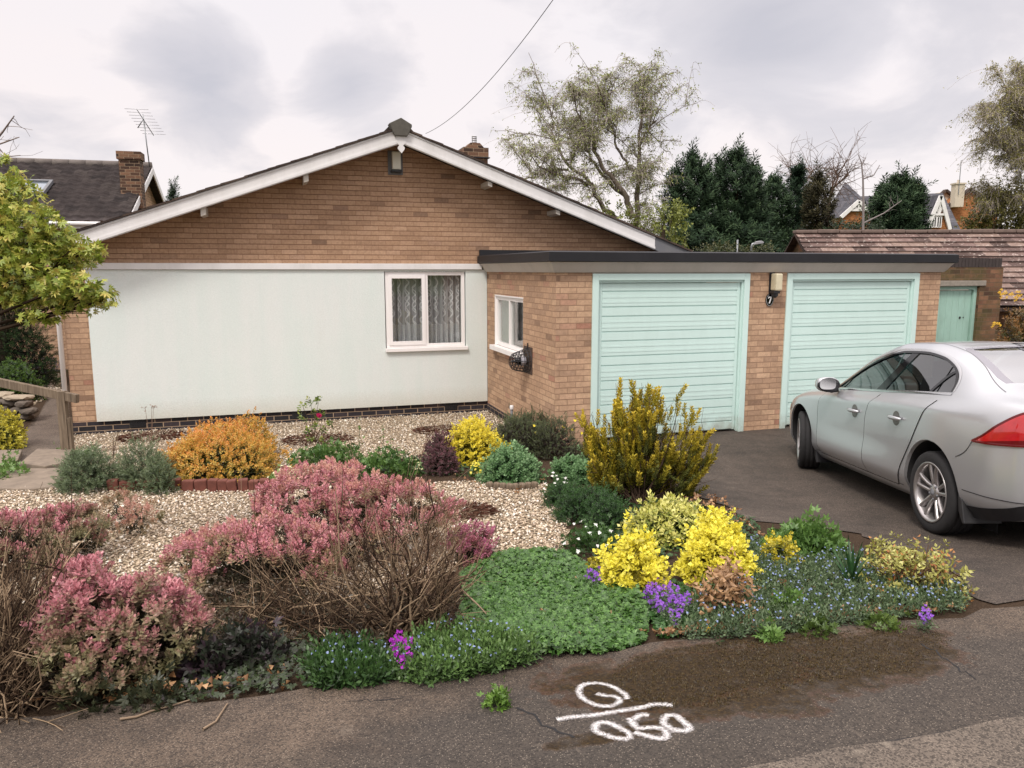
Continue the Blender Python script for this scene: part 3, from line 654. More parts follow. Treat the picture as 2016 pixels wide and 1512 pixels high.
dlo_top = tab((-.06, 1.121), (-.04, 1.19), (.03, 1.265), (.15, 1.325), (.38, 1.385), (.68, 1.412), (.98, 1.406), (1.28, 1.345), (1.58, 1.24), (1.87, 1.10), (2.06, .992))
def dlo_poly(n=30):
    u = np.linspace(0, 1, n); x = -.06+2.12*(.5-.5*np.cos(PI*u))
    return [(a, float(dlo_bot(a))) for a in x] + [(a, float(dlo_top(a))) for a in x[::-1][1:-1]]
side_cut = MB().prism(dlo_poly(), -1.2, 1.2)
def rw_edge(k):                                # rear screen: front edge, rear edge in plan
    return [(-.02-.05*(k/.5)**2*.6, ), (-.66, )]
RW = [(.42, 0), (.41, .25), (.37, .47), (.28, .51), (-.28, .60), (-.38, .595), (-.43, .3), (-.44, 0), (-.43, -.3), (-.38, -.595), (-.28, -.60), (.28, -.51), (.37, -.47), (.41, -.25)]
WSx = [(1.36, 0), (1.33, .3), (1.27, .5), (1.35, .56), (2.1, .67), (2.2, .64), (2.27, .3), (2.28, 0), (2.27, -.3), (2.2, -.64), (2.1, -.67), (1.35, -.56), (1.27, -.5), (1.33, -.3)]
rear_cut = MB().prism(RW, .90, 2.0, 'z'); front_cut = MB().prism(WSx, .90, 2.0, 'z')
car = thing('car', 'silver four door saloon parked on the driveway in front of the right garage door', 'car')
def bool_cut(o, cutters):
    for c in cutters:
        co = c.build('cutter', M['dark'])
        md = o.modifiers.new('b', 'BOOLEAN'); md.operation = 'DIFFERENCE'; md.object = co; md.solver = 'EXACT'
        dg = bpy.context.evaluated_depsgraph_get(); me = bpy.data.meshes.new_from_object(o.evaluated_get(dg))
        o.modifiers.clear(); old = o.data; o.data = me; bpy.data.meshes.remove(old); bpy.data.objects.remove(co)
def cyl(x, y0, y1, z, r, n=56): return MB().lathe([(r, y0), (r, y1)], n, 'y', (x, 0, z))
body = solid.build('body', M['paint'], car)
WR = .325; WB_ = 2.776
cuts = [cavity, side_cut, rear_cut, front_cut]
for x in (0, WB_):
    for s in (1, -1): cuts.append(cyl(x, s*.62 if s > 0 else -1.2, 1.2 if s > 0 else -.62, WR+.03, .385))
bool_cut(body, cuts)
me = body.data
while len(me.materials) > 1: me.materials.pop()
me.materials[0] = M['paint']
me.polygons.foreach_set('material_index', [0]*len(me.polygons)); me.polygons.foreach_set('use_smooth', [True]*len(me.polygons))
me.set_sharp_from_angle(angle=math.radians(40))
src = solid.build('cutter', M['paint'], None, True); src.matrix_world = body.matrix_world   # shading normals of the uncut shell
dt = body.modifiers.new('n', 'DATA_TRANSFER'); dt.object = src; dt.use_loop_data = True; dt.data_types_loops = {'CUSTOM_NORMAL'}; dt.loop_mapping = 'POLYINTERP_NEAREST'; dt.use_max_distance = True; dt.max_distance = .004
dg = bpy.context.evaluated_depsgraph_get(); me2 = bpy.data.meshes.new_from_object(body.evaluated_get(dg), preserve_all_data_layers=True, depsgraph=dg)
body.modifiers.clear(); body.data = me2; bpy.data.objects.remove(src)
# wheel wells
for x in (0, WB_):
    for s in (1, -1):
        m = MB(); n = 40; r = .378
        P = [[(x+r*math.cos(a), s*y, WR+.03+r*math.sin(a)) for a in np.linspace(-.5, PI+.5, n)] for y in (.60, .93 if abs(x) < 1 else .905)]
        P[1] = [(p[0], s*min(.98*yside(p[0], max(p[2], .25)), .9), p[2]) for p in P[1]]
        m.grid(P); m.box(x-.37, x+.37, s*.60-.005, s*.60+.005, .1, .72)
        m.build('wheel_well', M['dark'], car, fix=False)
def patch(name, rows, mat, off=.002, side=1, parent=car, smooth=True):   # rows of (x, z) laid on the body side
    m = MB(); m.grid([[(x, side*(yside(x, z)+off), z) for x, z in r] for r in rows]); return m.build(name, mat, parent, smooth, fix=False)
def strip(pts, w, mat, name, off, side, parent=car):
    m = MB(); P = []
    for i, (x, z) in enumerate(pts):
        a = Vector(pts[max(0, i-1)]); b = Vector(pts[min(len(pts)-1, i+1)]); d = (b-a).normalized(); nx, nz = -d.y*w/2, d.x*w/2
        P.append([(x+nx, side*(yside(x+nx, z+nz)+off), z+nz), (x, side*(yside(x, z)+off+.0015), z), (x-nx, side*(yside(x-nx, z-nz)+off), z-nz)])
    m.grid(P); return m.build(name, mat, parent, True, fix=False)
def dens(pts, n=40):
    P = np.array(pts, float); d = np.r_[0, np.cumsum(np.hypot(*np.diff(P, axis=0).T))]; t = np.linspace(0, d[-1], n)
    fx, fz = pchip(d, P[:, 0]), pchip(d, P[:, 1]); return list(zip(fx(t), fz(t)))
fdoor_f = tab((.27, 2.20), (.45, 2.26), (.75, 2.27), (.96, 2.20)); bgap = tab((.27, 1.12), (.5, 1.17), (.75, 1.16), (.9, 1.10), (1.02, 1.0)); rdoor_r = tab((.27, .56), (.34, .50), (.45, .45), (.7, .28), (.95, .12), (1.08, .03))
for side in (1, -1):
    for nm, fa, fb, hx, hz in (('front_door', fdoor_f, bgap, 1.37, .815), ('rear_door', bgap, rdoor_r, .55, .845)):
        p = bpy.data.objects.new('car_door', None); link(p, car)
        rows = []
        for z in np.linspace(.275, 1.03, 50):
            zt = z
            xa, xb = float(fa(z))-.004, float(fb(z))+.004
            rows.append([(x, min(zt, float(dlo_bot(x))-.022) if zt > .9 else zt) for x in np.linspace(xa, xb, 40)])
        patch('door_skin', rows, M['paint'], .004, side, p)
        edge = [(float(fa(z)), z) for z in np.linspace(.98 if fa is fdoor_f else 1.01, .272, 24)] + [(x, .272) for x in np.linspace(float(fa(.272)), float(fb(.272)), 14)[1:]] + ([(float(fb(z)), z) for z in np.linspace(.28, 1.05, 24)] if fb is rdoor_r else [])
        strip(edge, .012, M['gloss_black'], 'door_gap', .0032, side, p)
        # handle over a flat disc whose grey paints the recess's shade
        m = MB(); P = []
        for i in range(9):
            r_ = i/8*.055; P.append([(hx+1.15*r_*math.cos(a), side*(yside(hx, hz)+.0058), hz+.0+1.15*r_*math.sin(a)) for a in np.linspace(0, 2*PI, 25)])
        m.grid(P); m.build('handle_cup', simple('recess_shade', C('6f6d6a'), .35, .5), p, True, fix=False)
        hh = MB(); xs_ = np.linspace(-.105, .105, 11)
        hh.tube([(hx-.0+x, side*(yside(hx+x, hz)+.015+.022*(1-(x/.105)**4)), hz+.004) for x in xs_], [.010, .014, .016, .017, .017, .017, .017, .017, .016, .014, .010], 10)
        hh.build('handle', M['paint'], p, True)
    # glass
    n = 44; u = np.linspace(0, 1, n); X = -.137+2.194*(.5-.5*np.cos(PI*u))
    def panes(x0, x1, s0, s1, name):
        rows = []
        for k in np.linspace(0, 1, 14):
            rows.append([(x, float(dlo_bot(x))*(1-k)+float(dlo_top(x))*k) for x in np.linspace(x0, x1, 26)])
        patch(name, rows, M['car_glass'], -.012, side)
    panes(1.02, 2.055, 0, 0, 'side_window'); panes(.18, 1.0, 0, 0, 'side_window'); panes(-.056, .16, 0, 0, 'quarter_window')
    # pillars: between the doors and ahead of the quarter light
    def pillar(b0, t0, w0, w1, name):
        rows = []
        for k in np.linspace(0, 1, 12):
            xc = b0*(1-k)+t0*k; w = w0*(1-k)+w1*k
            rows.append([(x, float(dlo_bot(x))*(1-k)+float(dlo_top(x))*k) for x in np.linspace(xc-w/2, xc+w/2, 6)])
        patch(name, rows, M['gloss_black'], -.004, side)
    pillar(1.08, .80, .16, .11, 'door_pillar'); pillar(.26, .06, .045, .03, 'window_divider'); pillar(1.95, 1.80, .07, .04, 'mirror_corner')
    poly = dlo_poly(40); poly = poly+[poly[0]]
    k = len(poly)//2
    strip(dens([(x, float(dlo_top(x))+.012) for x in np.linspace(2.05, .08, 30)]+[(.01, float(dlo_top(.03))+.0), (-.055, 1.19), (-.07, 1.125)], 70), .02, M['chrome'], 'window_trim', .003, side)
    strip(dens([(x, float(dlo_top(x))-.006) for x in np.linspace(2.03, .1, 30)]+[(.03, 1.245), (-.03, 1.175), (-.045, 1.125)], 70), .022, M['gloss_black'], 'window_seal', .0015, side)
    strip([(x, float(dlo_bot(x))-.008) for x in np.linspace(2.06, -.07, 40)], .02, M['chrome'], 'window_trim', .004, side)
    # sill, rear lamp, bumper seam, mud flaps
    strip([(x, .285) for x in np.linspace(2.32, .46, 30)], .006, M['black'], 'sill_gap', .0015, side)
    lamp = bpy.data.objects.new('tail_lamp', None); link(lamp, car)
    lo = tab((-.925, .835), (-.8, .825), (-.52, .815)); hi = tab((-.925, 1.085), (-.86, 1.055), (-.75, .975), (-.62, .87), (-.52, .818))
    rows = [[(x, float(lo(x))*(1-k)+float(hi(x))*k) for x in np.linspace(-.925, -.52, 26)] for k in np.linspace(0, 1, 12)]
    t = NT('red_lens'); o_ = t.obj(); w_ = t.noise(o_, 14, 3, .5)
    M['red'] = M.get('red') or t.done(t.bsdf(t.mix(w_, C('8e0f16'), C('c41f26')), .08, spec=.6, Coat_Weight=1.0, Coat_Roughness=.05))
    M['red2'] = M.get('red2') or simple('dark_red_lens', C('5d0f14'), .12)
    patch('lens', rows, M['red'], .012, side, lamp)
    rows2 = [[(x, (float(lo(x))*(1-k)+float(hi(x))*k)) for x in np.linspace(-.925, -.55, 20)] for k in np.linspace(.02, .16, 3)]
    patch('lower_lens', rows2, M['red2'], .0135, side, lamp)
    strip(dens([(-.925, 1.08), (-.86, 1.05), (-.75, .97), (-.62, .865), (-.53, .817), (-.7, .82), (-.925, .835)], 60), .016, M['red2'], 'lens_edge', .0135, side, lamp)
    strip(dens([(-.52, .813), (-.47, .74), (-.40, .69), (-.355, .672)], 16), .006, M['black'], 'bumper_gap', .003, side)
    strip([(x, .44) for x in np.linspace(-.43, -.925, 24)], .006, M['black'], 'bumper_gap', .003, side)
    rows = [[(x, float(Z[0](x))*(1-k)+k*(float(Z[0](x))+.09)) for x in np.linspace(-.93, -.42, 16)] for k in np.linspace(0, 1, 4)]
    patch('bumper_skirt', rows, M['black'], .003, side)
    m = MB(); m.prism([(-.36, .40), (-.41, .36), (-.455, .19), (-.43, .185), (-.375, .27)], side*.62, side*.90); m.build('mud_flap', M['black'], car, bevel=.008)
    m = MB(); m.prism([(2.42, .32), (2.36, .30), (2.32, .14), (2.345, .135), (2.40, .2)], side*.64, side*.88); m.build('mud_flap', M['black'], car, bevel=.006)
    # mirror
    mr = bpy.data.objects.new('wing_mirror', None); link(mr, car); mx_, my_, mz_ = 1.93, .965, 1.03
    m = MB(); rng = [(-.075, .085, .052), (-.07, .105, .07), (-.02, .112, .075), (.04, .10, .066), (.09, .07, .045), (.115, .03, .02)]
    P = []
    for dx, ry, rz in rng:
        P.append([(mx_+dx, side*(my_+ry*np.sign(math.cos(a))*abs(math.cos(a))**.7), mz_+rz*np.sign(math.sin(a))*abs(math.sin(a))**.7) for a in np.linspace(0, 2*PI, 25)])
    m.grid(P); m.build('shell', M['paint'], mr, True)
    m = MB(); P2 = [[(mx_-.077+dx, side*(my_+ry*math.cos(a)*k), mz_-.004+rz*math.sin(a)*k) for a in np.linspace(0, 2*PI, 25)] for k, dx, ry, rz in ((1.0, .03, .112, .074), (1.03, .0, .107, .073), (.95, -.006, .107, .073), (0, -.004, .1, .07))]
    m.grid(P2); m.tube([(mx_+.02, side*(my_-.05), mz_-.06), (mx_+.0, side*(.84), mz_-.05)], [.035, .03], 10); m.build('housing', M['black'], mr, True)
    m = MB(); m.grid([[(mx_-.088, side*(my_+.018+.082*k*np.sign(math.cos(a))*abs(math.cos(a))**.6), mz_+.008+.056*k*np.sign(math.sin(a))*abs(math.sin(a))**.6) for a in np.linspace(0, 2*PI, 33)] for k in (0, .5, 1)]); m.build('mirror_glass', M['chrome'], mr, True)
# roof seams, fin aerial, screens
def top_patch(name, outline_rows, mat, off):
    m = MB(); m.grid([[(x, y, ztop(x, y)+off) for x, y in r] for r in outline_rows]); return m.build(name, mat, car, True, fix=False)
def screen(front, rear, half_f, half_r, name, mat, off=-.008):
    rows = []
    for k in np.linspace(0, 1, 16):
        h = half_f*(1-k)+half_r*k; rows.append([(front(y/h)*(1-k)+rear(y/h)*k, y) for y in np.linspace(-h, h, 25)])
    return top_patch(name, rows, mat, off)
screen(lambda a: .43-.06*a*a, lambda a: -.445+.05*a*a, .49, .61, 'rear_window', M['rear_glass'])
screen(lambda a: 1.37-.1*a*a, lambda a: 2.29-.1*a*a, .53, .68, 'windscreen', M['car_glass'])
def border(pts, w, name, mat, off):
    m = MB(); P = []
    for i, (x, y) in enumerate(pts):
        a = Vector(pts[max(0, i-1)]); b = Vector(pts[min(len(pts)-1, i+1)]); d = (b-a).normalized(); nx, ny = -d.y*w/2, d.x*w/2
        P.append([(x+nx, y+ny, ztop(x+nx, y+ny)+off), (x-nx, y-ny, ztop(x-nx, y-ny)+off)])
    m.grid(P); m.build(name, mat, car, True, fix=False)
M['band'] = simple('band_reflection', C('85838a'), .2, var=.02)  # grey lightened to paint in the reflection on the band
border([(.39, 0), (.385, .25), (.35, .46)], .09, 'rear_window_band', M['band'], -.004); border([(.39, 0), (.385, -.25), (.35, -.46)], .09, 'rear_window_band', M['band'], -.004)
for s in (1, -1): border(dens([(.38, s*.45), (.28, s*.475), (.0, s*.52), (-.28, s*.565), (-.40, s*.57)], 20), .07, 'rear_window_band', M['band'], -.004)
border([(-.405, -.57), (-.425, -.3), (-.43, 0), (-.425, .3), (-.405, .57)], .035, 'rear_window_band', M['band'], -.004)
for s in (1, -1):
    border(dens([(1.30, s*.515), (.7, s*.50), (.25, s*.52), (-.04, s*.565), (-.3, s*.635), (-.5, s*.67)], 40), .008, 'roof_seam', M['grey_board'], .001)
m = MB(); zz = ztop(.60, 0)
P = []
for x, hw, h in ((-.09, .002, .0), (-.085, .03, .055), (-.05, .034, .062), (.0, .034, .045), (.06, .03, .02), (.10, .015, .004), (.11, .001, .0)):
    P.append([(.57+x, -hw*1.2, zz-.012), (.13+x, -hw, zz+h*.5), (.13+x, -hw*.3, zz+h), (.13+x, hw*.3, zz+h), (.13+x, hw, zz+h*.5), (.13+x, hw*1.2, zz-.012)])
m.grid(P); m.build('fin_aerial', M['paint'], car, True)
# boot lid seam, number plate recess side is out of frame; cabin
m = MB()
for sx_, sy in ((1.05, .36), (1.05, -.36)):
    m.prism([(sx_-.28, .75), (sx_+.22, .75), (sx_+.2, .80), (sx_-.1, .82), (sx_-.24, 1.18), (sx_-.33, 1.18)], sy-.22, sy+.22)
m.prism([(-.08, .75), (.5, .75), (.48, .82), (.16, .84), (-.02, 1.04), (-.14, 1.04)], -.58, .58); m.box(1.85, 2.2, -.6, .6, .75, .93)
m.build('seats', simple('seat_fabric', C('2a2a2b'), .9), car, bevel=.03)
for sx_, sy in ((.80, .36), (.80, -.36)):
    m = MB(); m.prism([(sx_-.05, 1.17), (sx_+.05, 1.17), (sx_+.03, 1.33), (sx_-.06, 1.33)], sy-.12, sy+.12); m.build('headrest', simple('headrest_fabric', C('3a3a3a'), .9), car, bevel=.03)
m = MB(); ring = [(1.62-.10*math.sin(a), .36+.185*math.cos(a), .98+.15*math.sin(a)) for a in np.linspace(0, 2*PI, 29)]; m.tube(ring, .016, 8, False); m.box(1.6, 1.9, .33, .39, .9, .97); m.build('steering_wheel', M['black'], car, True)
# wheels
def wheel(x, side, steer):
    w = bpy.data.objects.new('wheel', None); link(w, car); w.location = (x, side*.80, WR); w.rotation_euler = (0, 0, steer)
    if side < 0: w.rotation_euler = (0, 0, steer+PI)
    # local: outer face toward +y
    m = MB(); prof = [(.235, -.11), (.30, -.112), (.318, -.10), (.3245, -.085), (.3245, -.055), (.319, -.052), (.319, -.045), (.3255, -.042), (.3255, -.006), (.320, -.004), (.320, .004), (.3255, .006), (.3255, .042), (.319, .045), (.319, .052), (.3245, .055), (.3245, .085), (.318, .10), (.30, .112), (.262, .114), (.235, .108)]
    m.lathe(prof, 64, 'y'); m.f = m.f[:-2]; m.mi = m.mi[:-2]; m.build('tyre', M['rubber'], w, True)
    m = MB(); m.lathe([(.236, .108), (.240, .112), (.236, .116), (.222, .112), (.212, .09), (.205, .03), (.2, -.1)], 64, 'y'); m.f = m.f[:-2]; m.mi = m.mi[:-2]
    for k in range(5):
        a0 = 2*PI*k/5+PI/2
        for d in (-1, 1):                      # paired spokes
            pts = []
            for r, ww, off, yy in ((.045, .030, .020, .072), (.10, .026, .024, .088), (.17, .026, .036, .098), (.222, .036, .050, .100)):
                pts.append((r, ww, off*d, yy))
            P = []
            for r, ww, off, yy in pts:
                c, s_ = math.cos(a0), math.sin(a0)
                def at(t, y): return (r*c-(off+t)*s_, y, r*s_+(off+t)*c)
                P.append([at(-ww/2, yy-.03), at(-ww/2, yy-.006), at(-ww/4, yy), at(ww/4, yy), at(ww/2, yy-.006), at(ww/2, yy-.03)])
            m.grid(P)
    m.lathe([(.0, .088), (.03, .088), (.04, .084), (.062, .078), (.066, .05), (.0, .05)], 30, 'y')
    m.build('rim', M['alloy'], w, True); 
    m = MB(); m.lathe([(.0, .0), (.155, .0), (.155, -.02), (.0, -.02)], 40, 'y'); m.build('brake_disc', M['rotor'], w, True)
    m = MB(); m.lathe([(.0, .0905), (.026, .0905), (.028, .087), (.028, .08)], 20, 'y')
    for k in range(5):
        a = 2*PI*k/5+PI/2+PI/5; m.lathe([(.011, .074), (.010, .085), (.0, .086)], 8, 'y', (.055*math.cos(a), 0, .055*math.sin(a)))
    m.build('hub_cap', M['grey_board'], w, True)
    m = MB(); m.lathe([(.0, -.105), (.232, -.105), (.205, -.06), (.2, .0)], 40, 'y'); m.f = m.f[:-2]; m.mi = m.mi[:-2]; m.build('inner_barrel', M['dark'], w, True)
wheel(0, 1, 0); wheel(0, -1, 0); wheel(WB_, 1, -.30); wheel(WB_, -1, -.30)
# nose details (seen from the far side only)
m = MB(); m.box(3.52, 3.715, -.33, .33, .36, .60); m.build('grille', M['black'], car, bevel=.02)
m = MB(); m.box(-.2, 3.2, -.6, .6, .17, .22); m.build('underbody', M['dark'], car)
for s in (1, -1):
    rows = [[(x, z) for x in np.linspace(3.15, 3.64, 12)] for z in np.linspace(.62, .70, 5)]
    patch('headlight', rows, M['rear_glass'], .004, s)
CARP = (4.21, 5.80); zr_ = tz(3.4, 5.80); zf_ = tz(3.4, 8.56)
pitch = -math.atan2(zf_-zr_, 2.776)
HEAD = math.radians(90.0)-math.radians(.3)
car.location = (CARP[0], CARP[1], zr_+.0); car.rotation_euler = (0, pitch, HEAD)
# ================================================================ GROUND
def ground_mat():
    t = NT('soil_and_grass'); p = t.pos(); n = t.noise(p, 6, 6, .7); f = t.noise(p, 60, 4, .7); b = t.noise(p, .3, 4, .6)
    soil = t.mix(f, C('2a211a'), C('5a4a3b')); soil = t.mix(.5, soil, t.ramp(n, [(.3, (.6, .6, .6)), (.7, (1.2, 1.2, 1.2))]), 'MULTIPLY')
    grass = t.mix(b, C('3d4a24'), C('58622f'))
    ln = t.n('ShaderNodeVectorMath', {'operation': 'LENGTH'}); t.put(ln.inputs[0], p)
    k = t.ramp(t.math('DIVIDE', ln.outputs['Value'], 60.0), [(.33, (0, 0, 0)), (.45, (1, 1, 1))])
    return t.done(t.bsdf(t.mix(k, soil, grass), .95, 0, t.math('ADD', n, f), .8, .03, .1))
SS = [-1500, -300, -90, -40, -22, -14]+list(np.arange(-11, 15.01, .12))+[20, 40, 120, 400, 1500]
QQ = [-1500, -300, -60, -25, -16]+list(np.arange(-14, 3.01, .12))+[8, 20, 50, 120, 400, 1500]
def gpt(s, q, off=0.0):
    p = W(s, q); return Vector((p.x, p.y, tz(p.x, p.y)+off))
sheet('ground', [[gpt(s, q, -.004) for s in SS] for q in QQ], ground_mat())
def H2(x, y): g = G(x, y); return toh(g.x, g.y)
# edge of the pavement and left edge of the driveway, read off the photo
pe = sorted([H2(*p) for p in ((-250, 1452), (0, 1414), (300, 1392), (650, 1356), (1050, 1298), (1300, 1268), (1600, 1242), (1880, 1214), (2016, 1198))]); pe = [(-12, pe[0][1]-.1)]+pe+[(16, pe[-1][1]-.1)]
def pedge(s): return float(np.interp(s, [a for a, b in pe], [b for a, b in pe])) + .035*math.sin(s*7.3)+.02*math.sin(s*17.7)
de = [(.42, -3.2), (.75, -4.4)]+[H2(*p) for p in ((1325, 955), (1400, 985), (1490, 1030), (1690, 1050), (1800, 1092), (1885, 1135), (1930, 1185))]; de.sort(key=lambda a: -a[1]); de.append((de[-1][0]+.25, -9.6))
def dedge(q): return float(np.interp(-q, [-b for a, b in de], [a for a, b in de])) + .03*math.sin(q*9.1)+.02*math.sin(q*23)
DR = list(np.arange(-9.3, -3.1, .1))+[-3.1]
sheet('driveway', [[gpt(dedge(q)+k*k*(16-dedge(q)), q, .004) for k in np.linspace(0, 1, 110)] for q in DR], tarmac('driveway_tarmac', C('3d3732'), C('5a5048'), C('746a5f')))
mctr = G(1480, 1318); m2 = G(1420, 1390); m3 = G(1770, 1290)
moss = [(tuple(mctr), 1.15, .42, TH-.05, .8), (tuple(G(1340, 1340)), .75, .26, TH, .6), (tuple(G(1230, 1445)), .35, .06, TH, .4)]
M['pave'] = tarmac('pavement_tarmac', C('413a34'), C('675a4e'), C('796e62'), moss, newer=[(tuple(G(1500, 1420)), 1.9, .62, TH, C('45403b'))])
sheet('pavement', [[gpt(s, pedge(s)*(1-k)+k*-16, .008) for s in np.linspace(-12, 16, 140)] for k in np.linspace(0, 1, 50)**1.6], M['pave'])
ra, rb = H2(1440, 1519), H2(2016, 1417); rs = (rb[1]-ra[1])/(rb[0]-ra[0])
sheet('road', [[gpt(s, ra[1]+(s-ra[0])*rs-.012*math.sin(s*9)-k*3.0, .013) for s in np.linspace(-9, 14, 100)] for k in np.linspace(0, 1, 14)], tarmac('road_surface', C('524b44'), C('6f655b'), C('8d8376')))
def inpoly(x, y, P):
    r = False; j = len(P)-1
    for i in range(len(P)):
        if (P[i][1] > y) != (P[j][1] > y) and x < (P[j][0]-P[i][0])*(y-P[i][1])/(P[j][1]-P[i][1])+P[i][0]: r = not r
        j = i
    return r
def wpoly(px): return [tuple(G(*p).xy) for p in px]
def region(name, px, mat, off, cell=.07, kind='structure', poly=None):
    P = poly or wpoly(px); xs = [p[0] for p in P]; ys = [p[1] for p in P]; m = MB(); idx = {}
    def vid(i, j):
        if (i, j) not in idx:
            x, y = min(xs)+(i+.35*math.sin(i*3.1+j*1.7))*cell, min(ys)+(j+.35*math.sin(j*2.3+i*4.1))*cell
            idx[(i, j)] = len(m.v); m.v.append((x, y, tz(x, y)+off))
        return idx[(i, j)]
    for i in range(int((max(xs)-min(xs))/cell)+1):
        for j in range(int((max(ys)-min(ys))/cell)+1):
            if inpoly(min(xs)+(i+.5)*cell, min(ys)+(j+.5)*cell, P):
                m.f.append((vid(i, j), vid(i+1, j), vid(i+1, j+1), vid(i, j+1))); m.mi.append(0)
    o = m.build(name, mat, None, True, fix=False); o['kind'] = kind; return o
def sample_poly(P, n):
    xs = [p[0] for p in P]; ys = [p[1] for p in P]; out = []
    while len(out) < n:
        x, y = random.uniform(min(xs), max(xs)), random.uniform(min(ys), max(ys))
        if inpoly(x, y, P): out.append((x, y))
    return out
def gravel_mat():
    t = NT('gravel_chips'); a = t.n('ShaderNodeVertexColor', {'layer_name': 'Col'}); n = t.noise(t.pos(), 160, 4, .7)
    c = t.mix(.6, a.outputs[0], t.ramp(n, [(.3, (.7, .68, .65)), (.7, (1.2, 1.2, 1.2))]), 'MULTIPLY'); return t.done(t.bsdf(c, .8, spec=.25))
def gravel_floor():
    t = NT('gravel_floor'); p = t.pos(); vo = t.n('ShaderNodeTexVoronoi', None, Scale=46.0); t.put(vo.inputs['Vector'], p)
    sp = t.n('ShaderNodeSeparateColor'); t.put(sp.inputs[0], vo.outputs['Color'])
    c = t.ramp(sp.outputs[0], [(0, C('7d6c57')), (.5, C('a8967c')), (1, C('cdbfa6'))]); c = t.mix(t.ramp(vo.outputs['Distance'], [(.35, (0, 0, 0)), (.7, (1, 1, 1))]), c, C('42372c'))
    return t.done(t.bsdf(c, .9, 0, t.math('MULTIPLY', vo.outputs['Distance'], -1), .8, .012, .2))
GP1 = [(140, 872), (150, 846), (400, 832), (700, 815), (960, 797), (1010, 825), (985, 860), (850, 905), (700, 905), (600, 935), (330, 930), (200, 935), (140, 900)]
GP2 = [(-140, 950), (150, 952), (420, 962), (640, 960), (930, 948), (1080, 955), (1125, 1000), (1115, 1070), (1090, 1105), (950, 1095), (760, 1180), (400, 1190), (100, 1190), (-180, 1180)]
GP3 = [(70, 745), (118, 735), (122, 772), (60, 800), (20, 800)]
gf = gravel_floor(); polys = [wpoly(g) for g in (GP1, GP2, GP3)]
for P in polys: region('gravel_bed', None, gf, .006, .08, poly=P)
def gravel():
    base = np.array([(1, 0, 0), (-1, 0, 0), (0, 1, 0), (0, -1, 0), (0, 0, 1), (0, 0, -1)], float)
    tri = np.array([(0, 2, 4), (2, 1, 4), (1, 3, 4), (3, 0, 4), (2, 0, 5), (1, 2, 5), (3, 1, 5), (0, 3, 5)])
    pts = sample_poly(polys[0], 17000)+sample_poly(polys[1], 20000)+sample_poly(polys[2], 1200); n = len(pts)
    sc = RNG.lognormal(0, .3, n)[:, None]*np.array([.0115, .009, .007])*RNG.uniform(.75, 1.25, (n, 3))
    V = base[None]*sc[:, None, :]*RNG.uniform(.7, 1.25, (n, 6, 3))
    a = RNG.uniform(0, 2*PI, n); tl = RNG.normal(0, .35, n); c, s = np.cos(a), np.sin(a)
    V[..., 2] += V[..., 0]*np.tan(tl)[:, None]
    x = V[..., 0]*c[:, None]-V[..., 1]*s[:, None]; y = V[..., 0]*s[:, None]+V[..., 1]*c[:, None]; V[..., 0], V[..., 1] = x, y
    for i, (px, py) in enumerate(pts): V[i] += (px, py, tz(px, py)+.010+random.random()*.008)
    stops = np.array([C('a3907a'), C('c4b198'), C('dac9b2'), C('e6dac9'), C('efe8dc'), C('ccbaa5'), C('ad9b88')])
    col = stops[RNG.integers(0, len(stops), n)]*RNG.uniform(.8, 1.1, (n, 1))
    o = np_mesh('gravel', V.reshape(-1, 3), (tri[None]+(np.arange(n)*6)[:, None, None]).reshape(-1, 3), np.repeat(col, 6, 0), gravel_mat()); o['kind'] = 'stuff'
gravel()
region('path', [(78, 742), (104, 752), (128, 790), (140, 850), (150, 905), (105, 930), (-40, 965), (-60, 930), (10, 890), (60, 840), (95, 790)], tarmac('path_tarmac', C('5b5048'), C('72665b'), C('857a6e')), .009, .06)
# ================================================================ FOLIAGE TOOLS
GA = 2.39996
def sprig(n, L, Wd, h, e0, e1, fold=.2, r=.0, tip=.6, seed=0):
    rg = np.random.default_rng(seed); V = np.zeros((n, 4, 3)); t = np.linspace(0, 1, n)
    for i in range(n):
        az = i*GA+rg.uniform(-.3, .3); el = math.radians(e0+(e1-e0)*t[i]+rg.uniform(-10, 10)); l = L*rg.uniform(.75, 1.2)*(1-(1-tip)*t[i]); w = Wd*rg.uniform(.8, 1.2)
        d = np.array([math.cos(az)*math.cos(el), math.sin(az)*math.cos(el), math.sin(el)]); sd = np.array([-math.sin(az), math.cos(az), 0]); up = np.cross(d, sd)*-1
        b = np.array([0, 0, h*t[i]])+d*r
        V[i] = [b, b+d*l*.48+sd*w/2+up*fold*w, b+d*l, b+d*l*.48-sd*w/2+up*fold*w]
    return V, t
def palm_leaf(L, Wd, seed=0, lobes=7, spread=250):         # a hand-shaped leaf lying along +z
    rg = np.random.default_rng(seed); V = np.zeros((lobes, 4, 3))
    for i in range(lobes):
        a = math.radians(-spread/2+spread*i/(lobes-1)); l = L*(1-.45*abs(a)/math.radians(spread/2))*rg.uniform(.9, 1.1)
        d = np.array([math.sin(a), rg.uniform(-.12, .12)-.15*abs(math.sin(a)), math.cos(a)]); sd = np.array([math.cos(a), 0, -math.sin(a)])
        V[i] = [np.zeros(3), d*l*.5+sd*Wd/2+np.array([0, .08*l, 0]), d*l, d*l*.5-sd*Wd/2+np.array([0, .08*l, 0])]
    return V, np.full(lobes, .5)
def flower(L, Wd, n=5, el=15, seed=0): return sprig(n, L, Wd, .0, el, el, -.05, 0, 1.0, seed)
